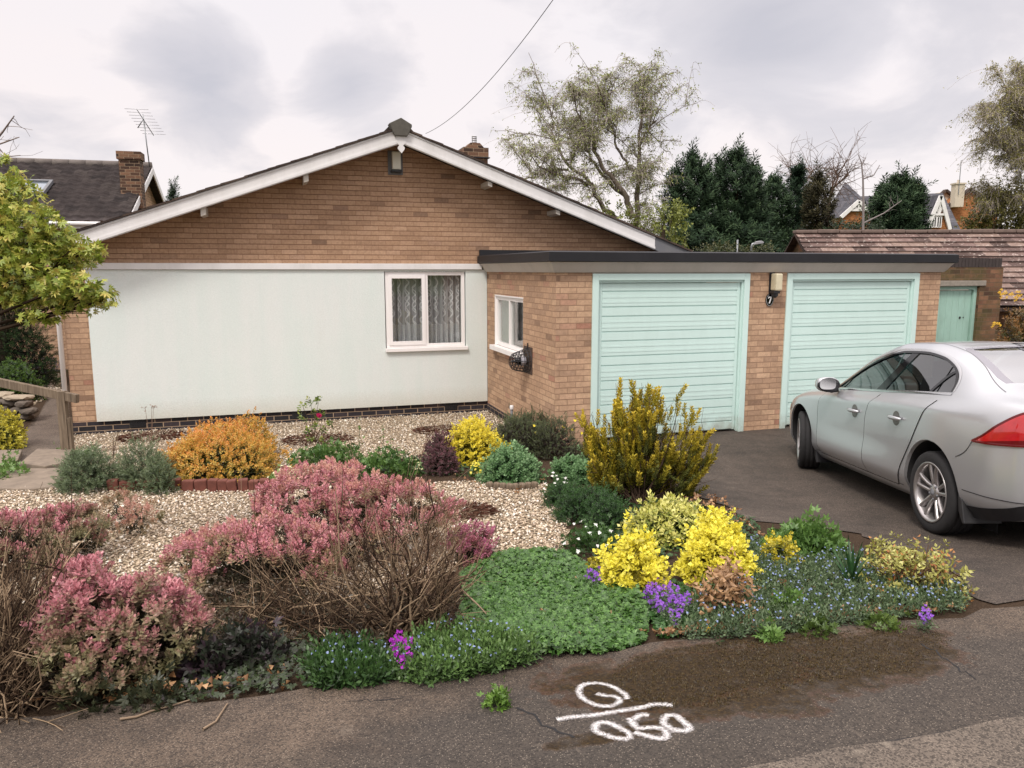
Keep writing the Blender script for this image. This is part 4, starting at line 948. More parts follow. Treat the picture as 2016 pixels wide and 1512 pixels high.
class Fol:
    def __init__(s): s.V = []; s.T = []; s.C = []; s.n = 0
    def put(s, V, T, Cc): s.V.append(V); s.T.append(T+s.n); s.C.append(Cc); s.n += len(V)
    def inst(s, temps, P, D, S, pal, wt=.6, wi=.25, wl=.25, bright=.18, shift=None):
        P = np.asarray(P, float); D = np.asarray(D, float); N = len(P)
        if N == 0: return s
        D = D/np.maximum(np.linalg.norm(D, axis=1, keepdims=True), 1e-6); S = np.broadcast_to(np.asarray(S, float), (N,))
        pal = np.array(pal, float); which = RNG.integers(0, len(temps), N)
        ir = RNG.random(N) if shift is None else np.asarray(shift)
        for k, (TV, tt) in enumerate(temps):
            ix = np.where(which == k)[0]
            if len(ix) == 0: continue
            d = D[ix]; r = RNG.normal(size=d.shape); a = np.cross(d, r); a /= np.maximum(np.linalg.norm(a, axis=1, keepdims=True), 1e-6); b = np.cross(d, a)
            R = np.stack([a, b, d], 1)                       # rows
            n = len(tt); V = np.einsum('nlk,mkj->mnlj', TV, R)*S[ix][:, None, None, None]+P[ix][:, None, None, :]
            v = wt*tt[None]+wi*ir[ix][:, None]+wl*RNG.random((len(ix), n)); v = np.clip(v/(wt+wi+wl), 0, 1)*(len(pal)-1)
            i0 = np.clip(v.astype(int), 0, max(0, len(pal)-2)); f = (v-i0)[..., None]
            c = pal[i0]*(1-f)+pal[np.minimum(i0+1, len(pal)-1)]*f; c = c*RNG.uniform(1-bright, 1+bright, c.shape[:2]+(1,))
            m = len(ix)*n; q = (np.arange(m)*4)[:, None]
            T = np.concatenate([q+np.array([0, 1, 2]), q+np.array([0, 2, 3])]); s.put(V.reshape(-1, 3), T, np.repeat(c.reshape(-1, 3), 4, 0))
        return s
    def tube(s, pts, r0, r1, col, n=3):
        pts = np.asarray(pts, float); m = len(pts); d = np.gradient(pts, axis=0); d /= np.maximum(np.linalg.norm(d, axis=1, keepdims=True), 1e-9)
        ref = np.array([.3, .2, .93]) if abs(d[0][2]) < .9 else np.array([1., .1, 0]); a = np.cross(d, ref); a /= np.maximum(np.linalg.norm(a, axis=1, keepdims=True), 1e-9); b = np.cross(d, a)
        rr = np.linspace(r0, r1, m)[:, None, None]; th = 2*PI*np.arange(n)/n
        V = pts[:, None]+(a[:, None]*np.cos(th)[None, :, None]+b[:, None]*np.sin(th)[None, :, None])*rr
        T = []
        for i in range(m-1):
            for k in range(n):
                p, q = i*n+k, i*n+(k+1) % n; T += [(p, q, q+n), (p, q+n, p+n)]
        s.put(V.reshape(-1, 3), np.array(T), np.tile(np.array(col)*random.uniform(.8, 1.2), (m*n, 1))); return s
    def build(s, name, mat, parent=None): return np_mesh(name, np.concatenate(s.V), np.concatenate(s.T), np.concatenate(s.C), mat, parent)
def P_(*h): return [C(x) for x in h]
def mpp(D): return D/FPX
def blob(x0, x1, yt, yb, deep=.8, back=.35, lift=0.0):                # a mound read off the photo: pixel box -> ellipsoid on the ground
    g = G((x0+x1)/2, yb); d0 = math.hypot(g.x, g.y); r = ray((x0+x1)/2, yb); ax = g.y/r[1]
    rx = (x1-x0)/2*mpp(ax); ry = rx*deep; hd = Vector((g.x, g.y)).normalized(); c = Vector((g.x, g.y))+hd*ry*back*2
    gz = tz(c.x, c.y); top = AY((x0+x1)/2, yt, c.y).z
    rx *= c.y/g.y*.93; h = max(.06, (top-gz)*.92); return (c.x, c.y, gz+h*lift, rx, ry, h*(1-lift))
def on_lumps(lumps, n, lo=.85, hi=1.06, zmin=-.05):
    w = np.array([l[3]*l[4]+l[5]*(l[3]+l[4])*.8 for l in lumps]); w /= w.sum(); P, D = [], []
    while len(P) < n:
        l = lumps[RNG.choice(len(lumps), p=w)]; d = RNG.normal(size=3); d /= np.linalg.norm(d)
        if d[2] < zmin: continue
        k = RNG.uniform(lo, hi)*(1+.14*math.sin(d[0]*9+l[0]*7)*math.sin(d[1]*8+l[1]*5)*1.0+.06*math.sin(d[0]*23+d[1]*19))
        p = np.array(l[:3])+d*np.array(l[3:])*k; bad = False
        for o in lumps:
            if o is l: continue
            if (((p-np.array(o[:3]))/np.array(o[3:]))**2).sum() < .72*lo: bad = True; break
        if bad: continue
        nn = d/np.array(l[3:]); P.append(p); D.append(nn/np.linalg.norm(nn))
    return np.array(P), np.array(D)
def stems(parent, base, tips, col, r=.006, sag=.1, name='stems', n=3, mat=None, seg=5):
    f = Fol(); base = np.asarray(base, float)
    for tp in tips:
        tp = np.asarray(tp, float); b = base+RNG.normal(0, .03, 3)*np.array([1, 1, 0]); mid = (b+tp)/2+np.array([0, 0, -sag*np.linalg.norm(tp-b)])+RNG.normal(0, .03, 3)*np.linalg.norm(tp-b)*2
        t = np.linspace(0, 1, seg)[:, None]; f.tube((1-t)**2*b+2*t*(1-t)*mid+t*t*tp, r, r*.35, col, n)
    return f.build(name, mat or M['twig'], parent)
def bush(name, label, cat, boxes, temps, n, pal, S=1.0, up=.5, lo=.80, mat=None, group=None, stem=C('4d3f33'), deep=.8, jit=.35, nst=40, inner=None, hs=0, lift=0.0, **kw):
    L = [blob(*b, deep=deep, lift=lift) for b in boxes]; c = np.mean([l[:3] for l in L], axis=0); c[2] = tz(c[0], c[1])
    t = thing(name, label, cat, tuple(c), 0, group); off = c
    P, D = on_lumps(L, n, lo); D = D*(1-up)+np.array([0, 0, up])+RNG.normal(0, jit, D.shape)
    lead = RNG.random(len(P)) < .07; P[lead] += (D[lead]*.5+np.array([0, 0, .5]))*RNG.uniform(.02, .09, (lead.sum(), 1))      # stray longer shoots
    sh = .5+.5*np.sin(P[:, 0]*9+P[:, 2]*13)*np.sin(P[:, 1]*8+1)
    sh = np.clip(sh*.6+RNG.random(len(P))*.4, 0, 1)
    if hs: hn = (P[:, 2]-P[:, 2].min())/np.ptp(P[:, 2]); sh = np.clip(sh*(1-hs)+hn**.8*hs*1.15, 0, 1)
    f = Fol().inst(temps, P-off, D, RNG.uniform(.75, 1.25, len(P))*S, pal, shift=sh, **kw)
    if inner:                                               # inner leaves coloured darker, painting shade into the gaps
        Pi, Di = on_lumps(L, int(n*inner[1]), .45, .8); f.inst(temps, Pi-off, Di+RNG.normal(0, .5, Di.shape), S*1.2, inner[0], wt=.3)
    f.build('foliage', mat or M['leaf'], t)
    if nst: stems(t, (0, 0, 0), (P-off)[:nst]*.94, stem)
    return t, L, P, D
SPG = lambda *a, **k: [sprig(*a, **k, seed=i) for i in range(4)]
# ================================================================ GARDEN PLANTS
HEATH = SPG(14, .030, .0135, .055, 5, 70)
PINK = P_('4a4a30', '6a6844', '8a8460', 'a08a72', 'b4767c', 'd0929a', 'e4b8b2')
PEACH = P_('4c4a32', '6c6844', '928662', 'ac8e72', 'c09484', 'd0a494', 'e0bcaa')
OLD = P_('3a3422', '4d4a2c', '5f5536')
def heath(label, boxes, nc, pal, r=.07, ns=15, lift=.25, S=1.0, nst=60, top=.75):
    """a heather of many tufts: each tuft a small dome of leafy shoots with its own tint, dark gaps between tufts"""
    LL = [blob(*b, lift=lift) for b in boxes]; c = np.mean([l[:3] for l in LL], axis=0); c[2] = tz(c[0], c[1]); t = thing('pink_heather', label, 'heather', tuple(c)); f = Fol()
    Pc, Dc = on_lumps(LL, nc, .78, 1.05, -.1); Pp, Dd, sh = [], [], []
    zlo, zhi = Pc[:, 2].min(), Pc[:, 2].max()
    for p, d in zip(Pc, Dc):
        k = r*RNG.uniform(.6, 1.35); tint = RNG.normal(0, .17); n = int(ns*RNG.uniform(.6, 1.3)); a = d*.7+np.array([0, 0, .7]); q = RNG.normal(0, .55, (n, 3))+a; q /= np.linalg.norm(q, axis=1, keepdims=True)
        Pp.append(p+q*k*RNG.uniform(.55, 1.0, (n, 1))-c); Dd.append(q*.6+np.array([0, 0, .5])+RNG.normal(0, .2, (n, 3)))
        hn = (p[2]-zlo)/max(.01, zhi-zlo); sh.append(np.clip(top*(.2+.8*hn**.7)*(.55+.45*np.clip(q[:, 2], 0, 1))+tint, 0, 1))  # paler tints on upward shoots paint top light in; higher tufts are new growth
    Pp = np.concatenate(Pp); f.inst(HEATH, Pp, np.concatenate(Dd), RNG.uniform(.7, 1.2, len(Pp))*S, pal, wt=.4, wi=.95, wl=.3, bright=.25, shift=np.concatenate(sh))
    Pi, Di = on_lumps(LL, int(nc*3.0), .4, .75, -.1); f.inst(HEATH, Pi-c, Di+RNG.normal(0, .5, Di.shape), S, P_('26241a', '3a3624', '4a4630'), wt=.3)  # dark inner leaf colours paint the shade between tufts
    f.build('foliage', M['leaf'], t); stems(t, (0, 0, 0), (Pc-c)[:nst]*.95, C('41352a')); return t
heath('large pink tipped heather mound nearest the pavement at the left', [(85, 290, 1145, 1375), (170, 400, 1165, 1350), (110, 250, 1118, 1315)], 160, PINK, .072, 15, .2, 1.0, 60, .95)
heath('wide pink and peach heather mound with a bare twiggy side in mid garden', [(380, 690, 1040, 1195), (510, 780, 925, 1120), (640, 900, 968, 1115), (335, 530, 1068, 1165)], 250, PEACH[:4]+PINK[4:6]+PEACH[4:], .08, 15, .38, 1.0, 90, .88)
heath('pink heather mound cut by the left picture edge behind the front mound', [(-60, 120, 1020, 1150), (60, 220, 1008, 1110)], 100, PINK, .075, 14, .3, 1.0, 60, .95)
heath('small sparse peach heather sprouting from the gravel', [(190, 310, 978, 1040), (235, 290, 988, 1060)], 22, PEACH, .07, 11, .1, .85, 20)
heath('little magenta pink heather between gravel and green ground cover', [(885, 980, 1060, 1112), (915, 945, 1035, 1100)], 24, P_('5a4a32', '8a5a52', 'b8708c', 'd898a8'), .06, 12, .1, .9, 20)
bush('dark_heather', 'low dark purple heather left of the golden shrub', 'heather', [(835, 895, 858, 925), (840, 900, 880, 935)], HEATH, 620, P_('2f2620', '4a3732', '6a4a4e', '8a5a68'), 1.0, .5, nst=20, wt=.7)
# exposed woody side of the heather and the bare shrub at the left edge
def thicket(name, label, cat, roots, tips, col, n, r, parent=None, curl=.5, part='branches'):
    t = parent or thing(name, label, cat, tuple(roots[0])); f = Fol(); o = np.array(t.location)
    for i in range(n):
        a = np.array(roots[RNG.integers(len(roots))])+RNG.normal(0, .05, 3)*np.array([1, 1, .1]); b = np.array(tips[RNG.integers(len(tips))])+RNG.normal(0, .09, 3)
        L = np.linalg.norm(b-a); mid = a*.45+b*.55+np.array([0, 0, -.12*L])+RNG.normal(0, curl*.3, 3)*L
        tt = np.linspace(0, 1, 8)[:, None]; pts = (1-tt)**2*a+2*tt*(1-tt)*mid+tt*tt*b+RNG.normal(0, .014, (8, 3))
        f.tube(pts-o, r*RNG.uniform(.6, 1.2), r*.3, col[RNG.integers(len(col))], 4)
        for k in range(3):
            j = RNG.integers(2, 7); d = (b-a)/L*.6+RNG.normal(0, .5, 3)+np.array([0, 0, .25]); ln = RNG.uniform(.08, .24)
            sub = pts[j]+np.linspace(0, 1, 5)[:, None]*d*ln+np.linspace(0, 1, 5)[:, None]**2*RNG.normal(0, .05, 3)
            f.tube(sub-o, r*.5, r*.2, col[RNG.integers(len(col))], 3)
            for kk in range(2):
                d2 = d+RNG.normal(0, .5, 3); s2 = sub[RNG.integers(1, 5)]+np.linspace(0, 1, 4)[:, None]*d2*ln*.6; f.tube(s2-o, r*.3, r*.14, col[RNG.integers(len(col))], 3)
    f.build(part, M['twig'], t); return t
def at(px, py, dz=0.0, back=0.0):
    g = G(px, py); v = Vector((g.x, g.y)).normalized()*back; return (g.x+v.x, g.y+v.y, tz(g.x+v.x, g.y+v.y)+dz)
TW = P_('4c3d30', '5f4e3e', '7d6a55', '3c2f25', '97826a', '2f251e')
hb = [o for o in SC.objects if o.get('label', '').startswith('wide pink')][0]
base_y = G(800, 1250).y
def tipat(x, y, dy=0.0): return tuple(AY(x, y, base_y+dy))
thicket('', '', '', [at(790, 1252), at(775, 1248), at(800, 1245)], [tipat(x, y, d) for x, y, d in ((640, 1120, .1), (700, 1050, .2), (760, 1030, .3), (830, 1010, .4), (880, 1060, .2), (900, 1110, .0), (660, 1180, 0), (940, 1130, .1), (720, 1100, -.05), (870, 1160, -.1), (800, 1090, .0))], TW, 60, .007, hb, part='bare_branches')
thicket('', '', '', [at(640, 1255), at(560, 1250), at(490, 1240), at(690, 1262)], [tipat(x, y, d) for x, y, d in ((430, 1180, .1), (500, 1150, .15), (560, 1140, .15), (620, 1130, .2), (700, 1120, .2), (750, 1200, 0), (600, 1190, -.05), (680, 1180, -.05))], TW, 60, .0055, hb, part='bare_branches')
thicket('', '', '', [at(850, 1200), at(760, 1180)], [tipat(x, y, d) for x, y, d in ((760, 1000, .7), (820, 985, .7), (880, 1000, .7), (930, 1040, .5), (700, 1000, .6))], P_('5a4639', '745c4a', '8a7260'), 50, .004, hb, part='bare_branches')
by2 = G(20, 1400).y
thicket('bare_shrub', 'bare woody shrub of grey brown branches at the bottom left edge', 'shrub', [at(-20, 1405), at(30, 1400), at(-70, 1400)], [tuple(AY(x, y, by2+d)) for x, y, d in ((0, 1180, .1), (60, 1150, .3), (110, 1140, .3), (20, 1100, .4), (90, 1200, .2), (-40, 1250, 0), (120, 1110, .6), (50, 1290, 0), (60, 1340, -.05))], TW, 120, .007)
# silvery santolina
SANT = SPG(16, .034, .006, .07, 10, 75)
SG = P_('38452c', '4d5c3c', '637352', '7c8b68', '909c7e')
bush('santolina', 'silver green santolina spilling over the flagstone by the handrail post', 'shrub', [(125, 235, 885, 970), (120, 200, 895, 965)], SANT, 800, SG, 1.0, .4, nst=20, inner=(SG[:2], .3))
bush('santolina', 'silver green santolina touching the orange bush', 'shrub', [(235, 335, 872, 965), (290, 340, 900, 975)], SANT, 800, SG, 1.0, .4, nst=20, inner=(SG[:2], .3))
# orange spiraea
SPI = SPG(10, .030, .017, .05, 10, 65)
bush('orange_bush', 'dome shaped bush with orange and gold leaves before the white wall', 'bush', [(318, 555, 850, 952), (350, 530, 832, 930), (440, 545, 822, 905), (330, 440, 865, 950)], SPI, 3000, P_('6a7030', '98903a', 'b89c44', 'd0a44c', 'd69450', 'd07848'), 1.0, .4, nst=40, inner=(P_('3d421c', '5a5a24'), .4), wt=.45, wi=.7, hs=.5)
# golden choisya-like bush
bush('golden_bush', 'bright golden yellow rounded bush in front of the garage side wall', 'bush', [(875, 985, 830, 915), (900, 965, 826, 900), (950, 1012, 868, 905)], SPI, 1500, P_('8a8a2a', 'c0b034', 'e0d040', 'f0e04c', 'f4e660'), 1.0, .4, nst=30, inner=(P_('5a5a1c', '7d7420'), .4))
DK = SPG(18, .022, .006, .055, 20, 75)
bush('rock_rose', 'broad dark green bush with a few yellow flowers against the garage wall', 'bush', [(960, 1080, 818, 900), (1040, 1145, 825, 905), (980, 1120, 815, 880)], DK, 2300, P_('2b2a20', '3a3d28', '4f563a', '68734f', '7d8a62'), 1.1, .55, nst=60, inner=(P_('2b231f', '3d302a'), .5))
r_ = [o for o in SC.objects if o.name == 'rock_rose'][0]; oo = np.array(r_.location)
fl = Fol(); pts = [AY(x, y, r_.location.y-.35) for x, y in ((1052, 838), (1054, 852), (1127, 846), (1145, 853), (1132, 828), (1109, 841))]
fl.inst([flower(.022, .02, 5, 20)], np.array(pts)-oo, np.tile([0, -.8, .5], (6, 1)), 1, P_('e8d23a', 'f2e35a')); fl.build('flowers', M['petal'], r_)
# sedum clumps
SED = SPG(9, .045, .026, .07, 5, 70, fold=.3)
SEDP = P_('3a5a34', '4f7444', '668a58', '80a272', '98b488')
bush('sedum', 'dome of fleshy blue green sedum behind the log edging', 'sedum', [(948, 1062, 888, 955), (965, 1050, 884, 945)], SED, 620, SEDP, .85, .6, lo=.88, nst=0, inner=(SEDP[:1], .3))
bush('sedum', 'low fleshy sedum partly hidden by the tree heather', 'sedum', [(1085, 1170, 905, 948), (1120, 1180, 915, 952)], SED, 380, SEDP, .8, .6, lo=.85, nst=0, inner=(SEDP[:1], .3))
# green leafy perennials
LF = [palm_leaf(.045, .016, i, 5, 200) for i in range(4)]
GR = P_('2c4522', '3b5a2a', '4e6e34', '648540', '7f9a55')
def herb(label, boxes, n, pal=GR, S=1.0, name='leafy_perennial', cat='plant', temps=LF, up=.45, group=None): return bush(name, label, cat, boxes, temps, n, pal, S, up, lo=.55, nst=0, jit=.55, wt=.1, wi=.5, wl=.4, group=group)
herb('green leafy perennial beside the right foot of the orange bush', [(560, 690, 880, 925), (600, 720, 868, 915)], 650)
herb('green leafy perennial left of the dark purple heather', [(700, 835, 880, 945), (690, 800, 900, 935)], 650)
herb('green bushy perennial by the driveway behind small gold shrub', [(1500, 1668, 1030, 1105), (1540, 1640, 1025, 1090)], 850, GR[1:], 1.0)
herb('pale green leafy weed beside the flagstone at the left edge', [(-20, 60, 905, 950), (0, 40, 890, 940)], 200, GR[2:])
herb('little green plant at the foot of the handrail post', [(100, 138, 885, 900), (135, 190, 885, 905)], 120, GR[2:])
herb('small green weed growing from the pavement crack', [(952, 1008, 1358, 1402), (975, 1000, 1352, 1395)], 150, P_('3a5a22', '5a7a30', '7a9a44'), .55)
herb('dark purple leaved plant under the front heather', [(430, 560, 1225, 1330), (360, 470, 1260, 1340)], 420, P_('241c22', '3a2a33', '2f3a2a', '4a3a42'), 1.1)
herb('dark ivy green plant at the foot of the front heather', [(120, 260, 1330, 1412), (240, 360, 1340, 1405)], 200, P_('232818', '303622', '45452e'), .75)  # leaf colours darkened to stand for shade on the soil
herb('green weed with upright leaves beside the brown leaved azalea', [(1520, 1585, 1165, 1215)], 90, GR[2:], 1.1)
herb('green sprout at the moss edge below the forget me nots', [(1495, 1540, 1235, 1268)], 70, GR[2:], .8)
herb('low green mat along the mossy pavement edge', [(1560, 1650, 1218, 1256), (1690, 1775, 1210, 1245)], 330, P_('3a4f24', '52692e', '6d7f3a'), .55)
# white flowers, primroses
def flowers(t, L, n, temps, pal, hi=1.15, S=1.0, mat=None, name='flowers', up=.6):
    P, D = on_lumps(L, n, 1.0, hi, .25); D = D*(1-up)+np.array([0, -.35, up]); Fol().inst(temps, P-np.array(t.location), D, RNG.uniform(.8, 1.2, n)*S, pal, wt=.1, bright=.06).build(name, mat or M['petal'], t)
FL = [flower(.018, .016, 5, 20, i) for i in range(2)]
t, L, P, D = herb('clump of cream primroses on the brick edging', [(525, 605, 925, 958), (540, 590, 918, 950)], 190, GR[2:]+P_('a8b860'), .8, 'primrose', 'flower'); flowers(t, L, 60, FL, P_('f0eebc', 'f4f2d6'), S=1.0)
t, L, P, D = herb('cream primrose clump on the right of the leafy perennials', [(800, 830, 905, 932)], 80, GR[2:], .8, 'primrose', 'flower'); flowers(t, L, 26, FL, P_('eeecb0', 'f4f2cc'), S=1.0)
t, L, P, D = herb('clump of yellow primroses left of the sedum dome', [(925, 952, 910, 938)], 70, GR[2:], .8, 'primrose', 'flower'); flowers(t, L, 34, FL, P_('eede4a', 'f2e87a'), S=1.0)
t, L, P, D = herb('white flowered alpine beside the gravel under the sedum', [(1065, 1130, 935, 985), (1080, 1140, 950, 990)], 330, GR[:3], .6, 'white_flowers', 'flower'); flowers(t, L, 46, FL, P_('eeeeea', 'fbfbf5'), S=.9)
t, L, P, D = herb('lower white flowered clump left of the variegated shrub', [(1100, 1210, 1030, 1095), (1130, 1220, 1020, 1080)], 520, GR[:3], .6, 'white_flowers', 'flower'); flowers(t, L, 16, FL, P_('eeeeea', 'fbfbf5'), S=.9)
bush('creeping_thyme', 'flat dark green creeping mat between gravel and tree heather', 'ground cover plant', [(1090, 1230, 962, 1030), (1070, 1160, 955, 1000), (1150, 1240, 985, 1050)], SPG(14, .018, .008, .04, 10, 70), 2000, P_('22361c', '2f4a26', '3d5e30', '50743e'), 1.0, .5, nst=0, inner=(P_('1f2a18',), .3))
# yellow euonymus and friends
EUO = SPG(9, .040, .024, .06, 8, 68, fold=.25)
YEL = P_('9a922c', 'c8be3c', 'e2d84a', 'f0e658', 'f6ee70')
bush('golden_euonymus', 'bright yellow euonymus with an arching shoot at the left of the pair', 'euonymus', [(1190, 1310, 1085, 1178), (1205, 1290, 1050, 1165), (1168, 1205, 1095, 1130)], EUO, 430, YEL, .95, .55, lo=.72, nst=40, inner=(P_('6a6420', '8a7d24'), .35))
bush('golden_euonymus', 'bright yellow euonymus over brown dead leaves at the right of the pair', 'euonymus', [(1338, 1478, 1050, 1160), (1345, 1465, 1025, 1135), (1385, 1435, 1008, 1090)], EUO, 640, YEL, .95, .5, lo=.75, nst=40, inner=(P_('6a6420', '8a7d24'), .35))
bush('variegated_shrub', 'cream and green variegated shrub behind the yellow euonymus pair', 'shrub', [(1235, 1400, 1000, 1075), (1260, 1380, 992, 1060)], SPG(9, .055, .022, .06, -5, 60), 480, P_('4a5a24', '7d8a3a', 'b8b85a', 'dcd884', 'e8e0a0'), .95, .45, lo=.75, nst=20, wl=.5, inner=(P_('2a3418', '3d4a22'), .35))
bush('variegated_shrub', 'small gold edged shrub in front of the green bushy perennial', 'shrub', [(1500, 1570, 1068, 1125), (1510, 1550, 1060, 1110)], EUO, 120, P_('4a5a24', '8a8a2a', 'cdbc38', 'e2d44a'), .8, .6, nst=20)
dl = SPG(5, .06, .022, .08, -40, 40, fold=.6)
bush('dead_leaved_shrub', 'shrub with hanging brown dead leaves below the right euonymus', 'shrub', [(1375, 1475, 1130, 1225), (1400, 1460, 1110, 1210)], dl, 100, P_('6a4c34', '8f6c4a', 'ab8660', 'bf9e78'), .9, .2, nst=40, jit=.7, stem=C('6a5442'))
t, L, P, D = bush('azalea', 'open yellowish azalea with some brown leaves near the rear car wheel', 'shrub', [(1690, 1880, 1075, 1190), (1740, 1900, 1065, 1180), (1700, 1800, 1045, 1150)], SPG(7, .042, .016, .03, 0, 45), 280, P_('6c6a30', '86843c', 'a2a050', 'b8b66c', 'c8c688'), .95, .55, lo=.6, nst=220, stem=C('7a6048'), jit=.5)
Fol().inst(dl, P[:45]-np.array(t.location), D[:45], .7, P_('8a5a32', 'a8713f', 'c08a52')).build('dead_leaves', M['leaf'], t)
# iris like clump
p = at(1675, 1165); t = thing('iris', 'dark green sword leaved iris clump in the forget me nots', 'plant', p); f = Fol()
for i in range(26):
    a = RNG.uniform(0, 2*PI); o = RNG.uniform(.02, .17); h = RNG.uniform(.16, .36); q = np.linspace(0, 1, 6)[:, None]
    c = np.array([math.cos(a), math.sin(a), 0])*o*q**1.5+np.array([0, 0, h])*q*(1-.15*q); s_ = np.array([-math.sin(a), math.cos(a), 0])*.014*(1-q**3)*(.4+q*.6)
    V = np.concatenate([c-s_, c+s_]); T = np.array([(k, k+6, k+7) for k in range(5)]+[(k, k+7, k+1) for k in range(5)]); f.put(V, T, np.tile(np.array(C('2f4f2c'))*RNG.uniform(.7, 1.4), (12, 1)))
f.build('leaves', M['leaf'], t)
# tree heather: fan of dark branches carrying gold plumes
def plume(n, L, r, seed):
    rg = np.random.default_rng(seed); V = np.zeros((n, 4, 3)); t = np.linspace(0, 1, n)
    for i in range(n):
        az = i*GA; el = math.radians(rg.uniform(25, 75)); rr = r*(1-.75*t[i]**2)*rg.uniform(.3, 1); d = np.array([math.cos(az)*math.cos(el), math.sin(az)*math.cos(el), math.sin(el)]); sd = np.array([-math.sin(az), math.cos(az), 0])
        b = np.array([math.cos(az)*rr*.6, math.sin(az)*rr*.6, L*t[i]]); l = r*1.1; w = r*.6; V[i] = [b, b+d*l*.5+sd*w/2, b+d*l, b+d*l*.5-sd*w/2]
    return V, t
PL = [plume(56, .17, .030, i) for i in range(4)]
def tree_heather():
    root = np.array(at(1255, 990)); t = thing('tree_heather', 'tall upright gold tipped tree heather in front of the left garage door', 'shrub', tuple(root)); f = Fol(); g = Fol(); y0 = root[1]
    tips = []
    spec = [(1165, 800), (1150, 830), (1160, 860), (1185, 845), (1200, 820), (1212, 790), (1215, 830), (1228, 810), (1245, 765), (1255, 770), (1250, 790), (1262, 800), (1268, 770), (1275, 800), (1285, 775), (1295, 765), (1300, 785), (1315, 800), (1335, 785), (1355, 830), (1360, 815), (1375, 850), (1380, 870), (1385, 890), (1375, 910), (1310, 850), (1290, 850), (1230, 860), (1210, 870), (1190, 890), (1175, 910), (1165, 925), (1240, 900), (1225, 920), (1270, 890), (1320, 880), (1340, 900), (1330, 930), (1300, 910), (1255, 850), (1210, 900), (1195, 930), (1275, 930), (1365, 940), (1310, 945)]
    for k, (x, y) in enumerate(spec*2):
        dy = RNG.uniform(-.22, .35); jx, jy = (0, 0) if k < len(spec) else RNG.normal(0, 11, 2)
        b = np.array(AY(x+jx, y+jy+16, y0+.12+dy)); a = root+RNG.normal(0, .035, 3)*np.array([1, 1, .2]); L = np.linalg.norm(b-a)
        mid = a*.5+b*.5+np.array([(b-a)[0]*.25, (b-a)[1]*.25, -.10*L]); q = np.linspace(0, 1, 8)[:, None]; pts = (1-q)**2*a+2*q*(1-q)*mid+q*q*b
        f.tube(pts-root, .011 if k < len(spec) else .006, .002, C('40332a'), 4)
        bare = x > 1295 and y < 835 and x < 1370
        d = pts[-1]-pts[-2]; d = d/np.linalg.norm(d)
        for j in range(3 if not bare else (1 if RNG.random() < .5 else 0)):
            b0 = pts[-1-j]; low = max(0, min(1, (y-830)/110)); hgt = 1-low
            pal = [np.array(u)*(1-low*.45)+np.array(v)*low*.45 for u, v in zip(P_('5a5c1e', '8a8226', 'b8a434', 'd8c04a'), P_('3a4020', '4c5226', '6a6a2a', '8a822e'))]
            m = 2; Pp = b0-root+RNG.normal(0, .028, (m, 3)); g.inst(PL, Pp-d*.08, d+RNG.normal(0, .22, (m, 3))+np.array([0, 0, .4]), RNG.uniform(.65, 1.1, m), pal, wt=.6, wi=.5, wl=.4)
        for j in range(4):
            i = RNG.integers(3, 8); e = pts[i]+(d*.6+RNG.normal(0, .35, 3)+np.array([0, 0, .3]))*RNG.uniform(.06, .2); f.tube(np.array([pts[i], (pts[i]+e)/2+RNG.normal(0, .01, 3), e])-root, .003, .0012, C('5a4a3d'), 3)
        if not bare: g.inst(PL, pts[3:6]-root+RNG.normal(0, .04, (3, 3)), d+RNG.normal(0, .3, (3, 3)), .8, P_('3a4020', '565a2a', '7a742c'), wi=.5)
    f.build('branches', M['twig'], t); g.build('foliage', M['needle'], t)
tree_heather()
# camellia, dry seed heads, tall thin perennials
p = at(618, 872); t = thing('camellia', 'young camellia with one pink flower in a bark mulch ring', 'shrub', p); f = Fol(); g = Fol(); o = np.array(p); y0 = p[1]
tips = [np.array(AY(x, y, y0+d)) for x, y, d in ((596, 800, 0), (612, 790, .05), (628, 788, 0), (600, 822, .05), (635, 818, -.05), (648, 832, 0), (606, 850, 0), (640, 850, .05), (620, 815, 0), (622, 840, 0), (610, 865, 0), (632, 868, 0))]
for b in tips:
    f.tube(np.array([o, o*.5+b*.5+RNG.normal(0, .02, 3), b])-o, .006, .002, C('5a4a38'), 4)
    g.inst(SPG(7, .07, .035, .05, -15, 55, fold=.2), (b-o)[None]+RNG.normal(0, .02, (3, 3)), RNG.normal(0, .5, (3, 3))+np.array([0, 0, .6]), RNG.uniform(.7, 1, 3), P_('3a4f22', '52692c', '7a8a3a', 'a3a850'), wi=.5)
f.build('stems', M['twig'], t); g.build('foliage', M['leaf_gloss'], t)
h = Fol().inst([sprig(14, .04, .03, .01, 0, 70, .3)], np.array([AY(628, 818, y0-.1)])-o, [[.2, -.7, .3]], 1.1, P_('a81c50', 'c8346c', 'd8508a')); h.build('flower', M['petal'], t)
def dry(x, y, yt, label, k, spread, col, heads=True):
    p = at(x, y); t = thing('dry_flower_stem', label, 'dead plant', p); f = Fol(); o = np.array(p)
    for i in range(k):
        b = np.array(AY(x+RNG.normal(0, spread), yt+abs(RNG.normal(0, 12)), p[1])); mid = o*.5+b*.5; f.tube(np.array([o, mid, b])-o, .004, .002, C(col), 4)
        if heads:
            e = [b+RNG.normal(0, .03, 3)*np.array([1, 1, .6]) for _ in range(4)]
            for q in e: f.tube(np.array([b, q])-o, .0018, .0012, C(col), 3)
            f.inst([sprig(8, .014, .012, .006, -20, 60)], np.array(e)-o, np.tile([0, 0, 1.], (4, 1)), 1.0, P_('8a7262', 'a08a78'))
    f.build('stalk', M['twig'], t)
dry(297, 880, 795, 'dry pinkish seed heads on thin stalks before the white wall', 3, 7, '7d6658'); dry(222, 905, 852, 'thin dark dry stalks above the silver santolina', 4, 9, '5a4a3c', False)
